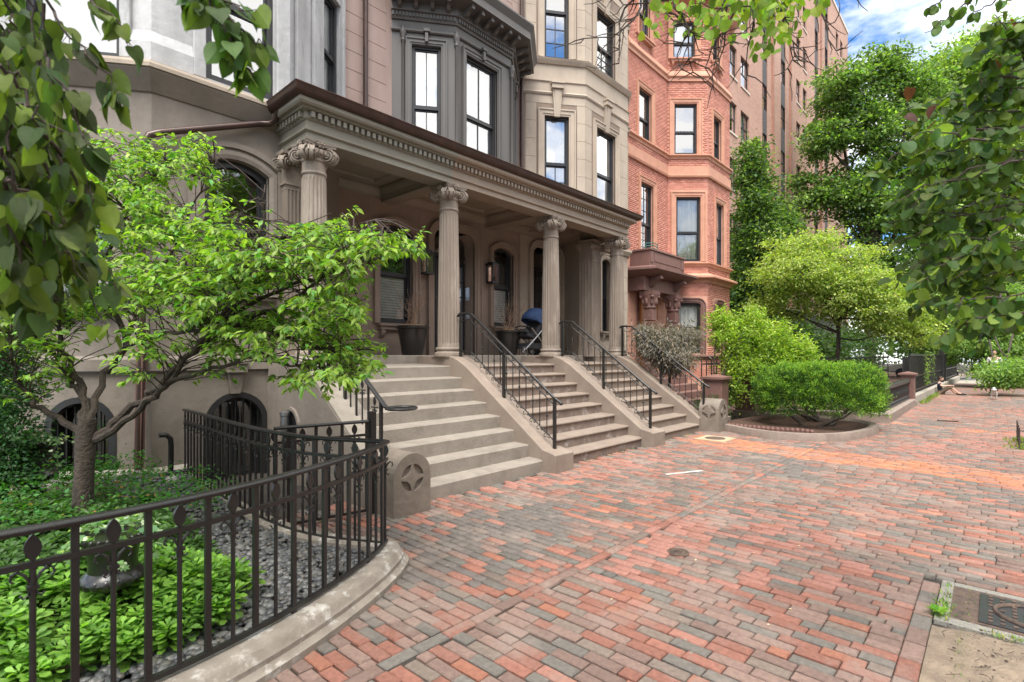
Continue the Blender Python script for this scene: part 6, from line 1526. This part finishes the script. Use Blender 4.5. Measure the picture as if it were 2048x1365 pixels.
# tall iron fence
fx0=20.6
fc=thing('iron_fence','tall black iron picket fence on a pale stone base beside the seated person','fence',(26,1.9,0))
fy=lambda x:1.98-.012*(x-20)
q=MB(); q.poly([(x,y,-.05) for x,y in((fx0,fy(fx0)-.17),(42,fy(42)-.17),(42,fy(42)+.2),(fx0,fy(fx0)+.2))],(0,0,.34)); q.build('stone_base','concrete',fc,bevel=.02)
for z in(.40,.86,1.56):
    q=MB(); q.bar((fx0,fy(fx0),z),(31.6,fy(31.6),z),.05,.05); q.bar((33.2,fy(33.2),z),(42,fy(42),z),.05,.05); q.build('fence_rail','iron',fc)
pk=MB(); pk.box(-.014,.014,-.014,.014,.30,1.60); o0=pk.build('picket','iron'); pm=o0.data; bpy.data.objects.remove(o0)
x=fx0;cnt=0
while x<42:
    if not 31.7<x<33.1: o=bpy.data.objects.new('picket',pm); COL.objects.link(o); o.parent=fc; o.location=(x-26,fy(x)-1.9,0); cnt+=1
    x+=.105
for x in(31.7,33.1): q=MB(); q.box(x-.09,x+.09,fy(x)-.09,fy(x)+.09,-.1,2.2); q.build('gate_post','iron',fc)
for z in(1.95,2.15): q=MB(); q.bar((31.5,fy(31),z),(33.3,fy(33),z),.06,.06); q.build('gate_lintel','iron',fc)
q=MB()
for i in range(9): q.box(31.85+i*.14,31.88+i*.14,1.82,1.85,.1,1.7)
q.bar((31.8,1.83,1.6),(33.05,1.83,1.6),.04,.05); q.bar((31.8,1.83,.9),(33.05,1.83,.9),.04,.05); q.build('gate','iron',fc)
# dark backing screen seen through the fence, with climbers
mb=MB(); mb.box(20.7,31.6,2.14,2.17,.25,1.50); mb.box(33.2,42,2.06,2.10,.25,1.50); mb.build('screen_panel','black_frame',fc)
# side fence running back
f2=thing('iron_fence','low black iron fence running back beneath the lime green dogwood','fence',(20,5,0))
q=MB()
q=MB(); q.bar((15.5,6.5,1.28),(20.4,2.5,1.5),.04,.04); q.build('fence_rail','iron',f2)
q=MB(); q.bar((15.5,6.5,.25),(20.4,2.5,.25),.04,.04); q.build('fence_rail','iron',f2)
for i in range(40): a=i/39; q=MB(); X=15.5+4.9*a; Yv=6.5-4*a; q.box(X-.012,X+.012,Yv-.012,Yv+.012,.1,1.4+.1*a); q.build('picket','iron',f2)
# lawn strip / earth behind
o=MB().poly([(14.0,4.45,-.01),(14.0,9.9,-.01),(60,9.9,-.01),(60,2.4,-.01),(20.5,2.3,-.01),(15,2.2,-.01)],(0,0,.04)).build('yard','mulch'); struct(o)
# ================================================================ shrubs and trees beyond
def PL0(lst,t): return [(*ray_at(px,py,t+dt)[:],rw/1050*t,rw/1050*t*.8,rh/1050*t) for px,py,dt,rw,rh in lst]
crown('laceleaf_maple','dusty grey purple lace leaf maple spilling over the farthest stair railing','shrub',tuple(ray_at(1345,711,12.1)[:2])+(0,),tuple(ray_at(1345,700,12.1)),.05,PL0([(1320,695,0,42,28),(1362,675,.2,34,22),(1350,715,-.2,40,24),(1295,672,.1,24,20)],11.9),230,80,.10,(.165,.145,.12),kind='needle',spread=.13,flat=.8,var=.3,droop=.8,branch_m='twig',m='leaf_dull',shell=.35)
def PL(lst,t): return [(*ray_at(px,py,t+dt)[:],rw/1050*t,rw/1050*t*.8,rh/1050*t) for px,py,dt,rw,rh in lst]
crown('magnolia_shrub','bright green leafy shrub in front of the red brick bay window','shrub',(12.2,4.9,0),(12.4,4.8,.8),.05,PL([(1462,680,.2,48,45),(1545,690,0,60,48),(1440,640,.3,26,22),(1505,640,.3,30,22),(1600,705,-.1,36,32),(1490,735,0,46,20),(1560,728,-.2,50,22),(1468,780,-.2,16,28)],12.6),300,60,.085,(.22,.31,.05),kind='dog',spread=.11,flat=.8,var=.25,alt=(.34,.42,.08),pa=.22,m='leaf_gloss',droop=-.3)
crown('low_shrub','low dark evergreen shrub beside the square newel block','shrub',(11.9,4.7,0),(11.9,4.7,.3),.03,[(11.75,4.7,.33,.38,.35,.30),(12.6,4.9,.6,.35,.35,.5)],90,60,.05,(.055,.105,.04),spread=.07,flat=.9,var=.3,m='leaf_gloss')
def at(px,t): p=ray_at(px,711,t); return (p.x,p.y,0)
crown('lime_dogwood','wide lime green dogwood tree with layered branches above the clipped yew','tree',at(1672,19),tuple(ray_at(1680,600,19)),.09,PL([(1600,495,.3,80,30),(1690,520,0,90,34),(1560,550,.2,70,34),(1640,570,0,100,36),(1740,570,-.4,85,36),(1800,620,-.6,75,36),(1535,600,.3,50,28),(1700,620,-.3,90,26),(1845,665,-.8,40,28),(1640,478,.3,50,18),(1770,655,-.6,60,22),(1590,620,.2,60,20),(1600,540,-.5,90,40),(1700,575,-.6,90,40)],19.0),900,44,.115,(.25,.31,.08),kind='rh',spread=.19,flat=.42,var=.25,shell=.35,alt=(.36,.41,.13),pa=.25,droop=.5,upj=.4)
for q_ in ((1650,18.6),(1700,19.3)):
    pass
crown('conical_tree','tall dark green conical tree against the tower beside the red house','tree',at(1520,23),tuple(ray_at(1515,420,23)),.16,PL([(1500,305,0,16,32),(1508,360,0,30,35),(1515,420,0,48,42),(1518,490,0,62,50),(1520,560,0,62,50),(1500,620,0,52,40),(1570,440,.5,28,32),(1580,520,.5,40,40)],23),680,60,.17,(.065,.115,.035),kind='rh',spread=.28,flat=.7,var=.35,alt=(.18,.26,.055),pa=.22,droop=.3)
crown('shade_tree','large dark green shade tree standing before the right side of the tower','tree',at(1745,32),tuple(ray_at(1745,400,32)),.30,PL([(1690,185,0,70,50),(1765,150,0,70,42),(1660,280,0,55,60),(1740,260,0,80,70),(1830,190,.5,70,60),(1640,400,.3,55,34),(1700,370,0,60,55),(1760,430,0,80,80),(1830,330,.5,80,90),(1720,540,0,70,50),(1800,560,.5,80,60),(1860,460,.5,60,80),(1610,360,.5,28,20)],32),1050,62,.25,(.095,.16,.05),kind='rh',spread=.40,flat=.38,var=.38,shell=.3,alt=(.19,.28,.07),pa=.35,droop=.3)
crown('street_tree','sunlit green street tree rising behind the round leaved branches at right','tree',at(1990,46),tuple(ray_at(1985,400,46)),.3,PL([(1900,160,0,70,50),(1980,110,0,80,50),(1950,230,0,90,70),(2040,200,1,80,80),(1920,350,0,80,80),(2020,380,0,90,100),(1930,500,0,80,80),(2030,540,0,80,80),(2090,300,1,90,120)],46),1500,60,.34,(.155,.23,.065),kind='rh',spread=.62,flat=.5,var=.35,alt=(.24,.32,.08),pa=.3)
crown('young_tree','medium green young tree above the far end of the black fence','tree',at(1880,33),tuple(ray_at(1880,650,33)),.1,PL([(1880,640,0,55,38),(1840,660,0,34,24),(1920,665,0,50,34),(1890,600,0,40,24)],33),420,50,.17,(.20,.28,.065),kind='rh',spread=.30,flat=.45,var=.3,alt=(.27,.35,.08),pa=.25)
crown('street_tree','feathery green honey locust hanging low over the right side of the sidewalk','tree',at(2052,25),tuple(ray_at(2050,600,25)),.14,PL([(1960,640,.5,55,34),(2020,610,0,50,40),(1940,690,.5,60,22),(2010,700,0,60,40),(2050,660,0,50,60),(1990,740,0,44,16),(2035,755,0,38,26),(1905,715,1,34,12),(1985,742,-5,20,12),(2008,750,-5,28,16),(1998,765,-5,16,9),(2040,735,-5,34,22)],25),620,60,.125,(.16,.26,.07),kind='rh',spread=.24,flat=.4,var=.3,alt=(.24,.35,.09),pa=.3,droop=.6)
crown('shrub','dark leafed low branch tips dangling near the standing walker','shrub',at(2020,20),tuple(ray_at(2020,740,20)),.03,PL([(1990,755,0,24,12),(2015,765,0,20,14)],20),40,40,.09,(.04,.10,.03),kind='rh',spread=.12,flat=.6) if False else None
crown('low_shrub','sunlit mixed shrubs behind the low iron fence under the lime dogwood','shrub',(19,5.6,0),(19,5.6,.4),.04,[(18,6.0,.75,1.1,.6,.5),(19.8,5.2,.8,1.1,.7,.55),(21.5,4.2,.7,1.2,.7,.5),(16.5,3.4,.5,.8,.6,.4),(18.6,3.0,.5,1.0,.5,.4)],260,50,.10,(.08,.19,.045),kind='rh',spread=.16,flat=.8,var=.35,alt=(.30,.38,.12),pa=.15,twigs=False)
crown('evergreen_hedge','dark evergreen hedge mass filling the gap below the conical tree','shrub',(25.5,7.2,0),(25.5,7.2,1),.08,[(24.5,7.2,1.8,1.6,1.0,1.5),(27,6.6,1.6,1.8,1.1,1.4),(30,6.2,1.4,2.0,1.1,1.3),(33,5.6,1.5,2.0,1.2,1.4)],380,55,.16,(.05,.09,.03),kind='rh',spread=.30,flat=.8,var=.4,twigs=False)
o=crown('far_trees','mass of distant park trees closing the end of the street','trees',(75,-2,0),(75,-2,4),.3,[(70,-6,4,9,8,4),(78,2,4,8,7,4),(68,8,5,6,6,5),(72,6,6,6,5,5),(76,-2,7,6,5,5),(80,-10,8,8,6,6),(70,-12,6,6,5,5),(84,4,9,8,6,6),(66,-16,8,7,6,6)],900,40,.5,(.12,.19,.05),kind='rh',spread=1.0,flat=.6,var=.35); 
# climbers on the fence
P=[];D=[]
for k in range(380):
    c0=random.choice([(24.5,1.3),(25.8,1.2),(27.4,1.35),(24.9,.9)]); P.append((c0[0]+random.gauss(0,.28),fy(c0[0])-.04+random.gauss(0,.03),max(.5,c0[1]+random.gauss(0,.42)))); D.append((random.gauss(0,1),-.6,random.gauss(0,.6)))
t=thing('climbing_vine','sparse green vine climbing through the black fence pickets','vine',(25.5,1.9,1)); scatter(t,'leaf','rh',P,D,rng.uniform(.05,.09,len(P)),leafcols(len(P),(.155,.23,.065),.3),'leaf',0,.9,stuffname='vine_leaves')

# ================================================================ far end: street, pillar, people, dog
o=MB().box(43,49,-16,30,-.019,.004).build('cross_street','asphalt'); struct(o)
o=MB().box(38.0,43,-16,9.9,-.05,.006).build('far_pavement','concrete'); struct(o)
o=MB().box(49,60,-16,30,-.05,.02).build('far_sidewalk','planter_stone'); struct(o)
t=thing('stone_pillar','pale granite gate pillar across the street at the end of the sidewalk','pillar',(51,-.1,0)); q=MB(); q.box(50.7,51.4,-.25,.45,0,.5); q.box(50.78,51.32,-.17,.37,.5,1.55); q.box(50.7,51.4,-.25,.45,1.55,1.7); q.build('pillar_block','granite',t,bevel=.03)
t=thing('park_railing','low dark railing across the far street beside the granite pillar','railing',(51,3,0)); q=MB()
for z in(.3,1.0): q.box(51,51.05,.6,8,z,z+.06)
q.build('rail','iron',t); q=MB()
for i in range(50): q.box(51,51.03,.6+i*.15,.63+i*.15,0,1.05)
q.build('picket','iron',t)
q=MB(); q.box(40.0,41.9,-2.6,-.9,.0,.02); 
# parked pale car far across
t=thing('parked_car','pale parked car glimpsed beyond the park railing across the street','car',(46,3.5,0))
q=MB(); q.poly([(x_,1.6,z) for x_,z in ()] or [(45.3,y,z) for y,z in((1.2,.35),(5.6,.35),(5.65,.8),(5.2,.95),(4.5,1.0),(3.9,1.42),(2.4,1.45),(1.7,1.0),(1.25,.9))],(1.7,0,0)); q.build('body','white_paint',t,bevel=.08)
q=MB(); q.poly([(45.28,y,z) for y,z in((4.35,1.02),(3.85,1.36),(2.45,1.39),(1.9,1.02))],(.03,0,0)); q.build('side_window','lead_dark',t)
for y in(2.1,4.8): q=MB(); q.tube([(45.25,y,.33),(45.45,y,.33)],.33,18); q.build('wheel','iron',t)
# skinned figures
def figure(root,name,joints,edges,m,sub=2):
    me=bpy.data.meshes.new(name); off=root.location
    me.from_pydata([tuple(Vector(j[:3])-off) for j in joints],edges,[]); o=bpy.data.objects.new(name,me); COL.objects.link(o); o.parent=root; me.materials.append(M[m])
    s=o.modifiers.new('skin','SKIN'); s.use_smooth_shade=True
    for v,j in zip(me.skin_vertices[0].data,joints): r=j[3]; v.radius=(r,r if len(j)<5 else j[4]); v.use_root=False
    me.skin_vertices[0].data[0].use_root=True
    u=o.modifiers.new('sub','SUBSURF'); u.levels=sub; u.render_levels=sub; return o
# seated man against the fence, legs along the pavement towards the right edge (towards -Y)
px,py=26.75,1.66
t=thing('person','person in a navy t-shirt sitting on the sidewalk against the black fence','person',(px,py,0))
def Pp(f,s,z): return (px+s,py-f,z)   # f forward from fence, s sideways (+X), z
J=[(*Pp(.12,0,.12),.15,.12),(*Pp(.08,0,.30),.15,.11),(*Pp(.03,0,.50),.17,.11),(*Pp(.06,0,.60),.06),(*Pp(.10,0,.68),.055),
 (*Pp(.10,-.09,.11),.09),(*Pp(.50,-.12,.42),.062),(*Pp(.80,-.12,.10),.045),(*Pp(1.0,-.12,.05),.035),
 (*Pp(.10,.09,.11),.09),(*Pp(.42,.12,.40),.062),(*Pp(.66,.14,.10),.045),(*Pp(.86,.14,.05),.035),
 (*Pp(.03,-.19,.52),.055),(*Pp(.22,-.22,.42),.042),(*Pp(.48,-.16,.47),.033),(*Pp(.57,-.15,.47),.025),
 (*Pp(.03,.19,.52),.055),(*Pp(.22,.22,.42),.042),(*Pp(.46,.18,.46),.033),(*Pp(.55,.17,.46),.025)]
E_=[(0,1),(1,2),(2,3),(3,4),(0,5),(5,6),(6,7),(7,8),(0,9),(9,10),(10,11),(11,12),(2,13),(13,14),(14,15),(15,16),(2,17),(17,18),(18,19),(19,20)]
figure(t,'body',J,E_,'skin')
JT=[(*Pp(.11,0,.14),.165,.135),(*Pp(.08,0,.30),.165,.125),(*Pp(.035,0,.50),.18,.125),(*Pp(.05,0,.575),.075),(*Pp(.03,-.19,.52),.07),(*Pp(.13,-.22,.46),.065),(*Pp(.03,.19,.52),.07),(*Pp(.13,.22,.46),.065)]
figure(t,'t_shirt',JT,[(0,1),(1,2),(2,3),(2,4),(4,5),(2,6),(6,7)],'tshirt_navy')
JK=[(*Pp(.10,0,.12),.16,.12),(*Pp(.12,-.09,.11),.11),(*Pp(.50,-.12,.42),.082),(*Pp(.60,-.12,.32),.075),(*Pp(.12,.09,.11),.11),(*Pp(.42,.12,.40),.082),(*Pp(.52,.13,.29),.075)]
figure(t,'shorts',JK,[(0,1),(1,2),(2,3),(0,4),(4,5),(5,6)],'khaki')
q=MB(); q.ball(Pp(.13,0,.79),(.078,.095,.115),16,12); 
q.ball(Pp(.225,0,.78),(.014,.02,.02),6,5)
for s in(-.08,.08): q.ball(Pp(.12,s,.78),(.012,.02,.028),6,5)
hd=q.build('head','skin',t,smooth=True)
q=MB(); q.ball(Pp(.11,0,.825),(.086,.103,.095),14,10); q.build('hair','hair',hd,smooth=True)
q=MB()
for s in(-.03,.03): q.ball(Pp(.218,s,.80),(.009,.006,.006),6,5)
q.ball(Pp(.222,0,.735),(.022,.006,.006),6,5); q.build('eyes_and_mouth','hair',hd)
for f_,s in((.96,-.12),(.82,.14)): q=MB(); q.ball(Pp(f_,s,.055),(.05,.15,.055),12,8); q.build('shoe','dark_cloth',t,smooth=True)
for s in(-.155,.175):
    q=MB()
    for k in range(5):
        a=(k-2)*.016; q.tube([Pp(.56,s+a,.47),Pp(.60+(.01 if k==2 else 0),s+a*1.3,.462),Pp(.625+(.008 if k in(1,2,3) else -.02),s+a*1.4,.445)],.008,5)
    q.build('fingers','skin',t,smooth=True)
t.scale=(.78,.78,.78)
# standing passer-by far off in a white shirt and red skirt
cx_,cy_=ray_at(1989,711,24.0)[:2]
t=thing('person','person in a white t-shirt and red shorts standing far down the sidewalk','person',(cx_,cy_,0))
def Q_(s,f,z): return (cx_+f,cy_+s,z)
J=[(*Q_(0,0,.95),.13,.10),(*Q_(0,0,1.15),.13,.10),(*Q_(0,0,1.40),.15,.10),(*Q_(0,0,1.50),.055),(*Q_(0,0,1.56),.05),(*Q_(-.09,0,.9),.09),(*Q_(-.10,.02,.5),.06),(*Q_(-.10,0,.1),.042),(*Q_(-.10,-.1,.05),.035),(*Q_(.09,0,.9),.09),(*Q_(.11,-.08,.5),.06),(*Q_(.12,.05,.1),.042),(*Q_(.12,-.06,.05),.035),(*Q_(-.20,0,1.4),.055),(*Q_(-.25,0,1.12),.042),(*Q_(-.22,-.15,.92),.03),(*Q_(.20,0,1.4),.055),(*Q_(.26,0,1.12),.042),(*Q_(.24,-.12,.92),.03)]
figure(t,'body',J,[(0,1),(1,2),(2,3),(3,4),(0,5),(5,6),(6,7),(7,8),(0,9),(9,10),(10,11),(11,12),(2,13),(13,14),(14,15),(2,16),(16,17),(17,18)],'skin')
figure(t,'t_shirt',[(*Q_(0,0,.95),.16,.12),(*Q_(0,0,1.15),.155,.115),(*Q_(0,0,1.40),.17,.115),(*Q_(0,0,1.47),.07),(*Q_(-.20,0,1.40),.07),(*Q_(-.24,0,1.2),.06),(*Q_(.20,0,1.40),.07),(*Q_(.25,0,1.2),.06)],[(0,1),(1,2),(2,3),(2,4),(4,5),(2,6),(6,7)],'tshirt_white')
figure(t,'shorts',[(*Q_(0,0,.93),.15,.11),(*Q_(-.09,0,.88),.11),(*Q_(-.10,.02,.55),.09),(*Q_(.09,0,.88),.11),(*Q_(.11,-.06,.55),.09)],[(0,1),(1,2),(0,3),(3,4)],'red_skirt')
q=MB(); q.ball(Q_(0,0,1.67),(.09,.075,.115),14,10); q.ball(Q_(0,-.09,1.66),(.02,.014,.02),6,5); hd=q.build('head','skin',t,smooth=True)
q=MB(); q.ball(Q_(0,.02,1.70),(.098,.084,.10),14,10); q.build('hair','hair',hd,smooth=True)
q=MB()
for s in(-.10,.12): q.ball(Q_(s,-.06,.05),(.13,.05,.05),10,8)
q.build('shoes','dark_cloth',t,smooth=True)
# small dog trotting towards the camera
dx,dy=25.1,.02; dg=Vector((-.93,.0,0))
t=thing('dog','small fluffy white dog with black ears walking towards the camera on the sidewalk','dog',(dx,dy,0))
def Dg(f,s,z): return (dx-f,dy-s,z)
J=[(*Dg(-.16,0,.22),.075,.08),(*Dg(0,0,.215),.078,.085),(*Dg(.14,0,.225),.088,.09),(*Dg(.22,0,.30),.06),(*Dg(.27,0,.345),.05),
 (*Dg(.14,-.06,.16),.035),(*Dg(.15,-.065,.09),.022),(*Dg(.17,-.065,.02),.022),(*Dg(.14,.06,.16),.035),(*Dg(.12,.065,.10),.022),(*Dg(.10,.065,.02),.022),
 (*Dg(-.17,-.06,.17),.045),(*Dg(-.21,-.065,.09),.02),(*Dg(-.18,-.065,.02),.022),(*Dg(-.17,.06,.17),.045),(*Dg(-.20,.065,.09),.02),(*Dg(-.16,.065,.02),.022),(*Dg(-.24,0,.28),.025),(*Dg(-.26,0,.38),.03)]
figure(t,'body',J,[(0,1),(1,2),(2,3),(3,4),(2,5),(5,6),(6,7),(2,8),(8,9),(9,10),(0,11),(11,12),(12,13),(0,14),(14,15),(15,16),(0,17),(17,18)],'fur')
q=MB(); q.ball(Dg(.28,0,.36),(.075,.082,.075),12,9); q.ball(Dg(.345,0,.335),(.04,.034,.03),8,6); hd=q.build('head','fur',t,smooth=True)
q=MB(); q.ball(Dg(.385,0,.345),(.012,.014,.011),6,5)
for s in(-.034,.034): q.ball(Dg(.335,s,.378),(.012,.012,.012),6,5)
for s in(-.085,.085): q.ball(Dg(.27,s,.355),(.03,.02,.055),8,6)
for s in(-.045,.045): q.ball(Dg(.30,s,.40),(.04,.035,.03),8,6)
q.build('ears_nose_eyes','fur_dark',hd,smooth=True)
# small wicket fence of the tree pit at the right edge
t=thing('tree_guard','short rusty hoop and picket guard round a tree pit at the right edge','tree guard',(12.6,-.6,0)); q=MB()
for i in range(4):
    for j in range(2): x=12.0+i*.45; y=-.30-.9*j; q.box(x-.008,x+.008,y-.008,y+.008,0,.36)
for i in range(5): y=-.30-i*.22; q.box(11.99,12.01,y-.008,y+.008,0,.36)
q.build('picket','twig',t); q=MB()
for z in(.12,.30): q.box(12,13.6,-.308,-.295,z,z+.015); q.box(11.993,12.008,-1.2,-.3,z,z+.015)
q.build('rail','twig',t)
mb=MB(); mb.box(12.0,13.6,-1.2,-.3,-.02,.012); o=mb.build('tree_pit_soil','soil'); struct(o)
# grass tufts and weeds: joints, kerb feet, cover edge
P=[];D=[];SZ=[]
def tuft(x,y,n,s,r=.04):
    for k in range(n): P.append((x+random.gauss(0,r),y+random.gauss(0,r),.0)); D.append((random.gauss(0,.6),random.gauss(0,.6),1)); SZ.append(random.uniform(.5,1.2)*s)
for x in np.arange(3.3,4.7,.02): tuft(x,.125+random.gauss(0,.01)-.0,2,.02,.015)
for k in range(40): tuft(random.uniform(3.95,4.6),random.choice([.23,-.89+random.gauss(0,.02)]),9,.035,.02)
for k in range(34): tuft(3.92+random.gauss(0,.02),random.uniform(-1.1,.06),10,.038,.018)
for k in range(60): tuft(random.uniform(21,33),fy(25)-.22+random.gauss(0,.03),12,.13,.06)
for k in range(50): tuft(random.uniform(5.5,10.4),4.37+random.gauss(0,.02) if random.random()<.8 else 4.1,4,.035,.03)
for k in range(26): tuft(random.uniform(12,13.3),random.uniform(-.7,-.2),16,.09,.06)
for k in range(60): tuft(random.uniform(3,14),random.uniform(.2,4),2,.018,.012)
t=thing('weeds','thin green weeds and grass tufts growing along the joints of the paving','weeds',(5,2,0)); t['kind']='stuff'
bpy.data.objects.remove(t)
o=scatter(None,'blade','needle',P,D,SZ,leafcols(len(P),(.16,.25,.06),.3,.2,(.35,.30,.12),.2),'leaf',0,1,stuffname='weeds'); tag(o,'thin green weeds and grass tufts growing along the joints of the paving','weeds')
P=[];D=[];SZ=[]
for k in range(9): a=2*PI*k/9; P.append((4.02,.25,.02)); D.append((math.cos(a),math.sin(a),.45)); SZ.append(random.uniform(.05,.09))
for k in range(4): a=-.5+.3*k; P.append((4.02,.25,.02)); D.append((math.cos(a),math.sin(a),.2)); SZ.append(.10)
t=thing('weed_plant','small bright green broad leaved weed at the corner of the granite edge','weed',(4.02,.13,0)); scatter(t,'leaf','dog',P,D,SZ,leafcols(len(P),(.16,.32,.03),.15),'leaf',20,.4)
q=MB(); q.ball((3.42,-.18,.0),(.13,.09,.06),14,9); tag(q.build('stone','lead_dark',smooth=True),'dark rounded stone in the bare earth at the bottom right corner','stone')
q=MB(); q.bar((15.9,1.0,.012),(16.0,.62,.012),.04,.02); tag(q.build('stick','bark'),'short brown stick lying on the distant bricks','stick')
# fallen leaves scattered on bricks
P=[];D=[];SZ=[]
for k in range(130): P.append((random.uniform(2,14),random.uniform(.2,4.2),.006)); D.append((random.gauss(0,1),random.gauss(0,1),0)); SZ.append(random.uniform(.012,.03))
o=scatter(None,'leaf','rh',P,D,SZ,leafcols(len(P),(.5,.42,.28),.25),'leaf_dull',0,.15,stuffname='leaf_litter'); tag(o,'tiny dry leaf litter scattered over the brick sidewalk','leaf litter')
# ================================================================ opposite side of the street (seen in the window glass)
op=thing('row_house','brick row house across the street seen reflected in the windows','house',(10,-24,0))
OFr=Fr(50,-24,180)
q=MB(); hs_=[(a,a+1.2,z,z+1.9) for a in np.arange(1,68,2.6) for z in (1.5,4.9,8.2)]; wall(q,OFr,0,70,-.1,12,hs_); q.build('wall','tower_brick',op)
q=MB()
for a,b,c,d in hs_: q.add([OFr.p(a,-.2,c),OFr.p(b,-.2,c),OFr.p(b,-.2,d),OFr.p(a,-.2,d)],[(0,1,2,3)])
q.build('window','lead_dark',op)
for (x,y,lb) in ((0,-12,'leafy tree across the street reflected in the grey house windows'),(9,-11.5,'leafy tree across the street reflected in the middle windows'),(19,-12.5,'leafy tree across the street reflected in the red house windows')):
    crown('opposite_tree',lb,'tree',(x,y,0),(x,y,4),.25,[(x,y,7.0,3.4,2.6,2.6),(x+2.2,y+.6,8.6,2.4,2.2,2.2),(x-2.4,y,5.6,2.2,2.0,1.6)],420,46,.26,(.08,.15,.045),kind='rh',spread=.5,flat=.6)
o=MB().box(-60,60,-17,-5,-.03,.0).build('road','asphalt'); struct(o)
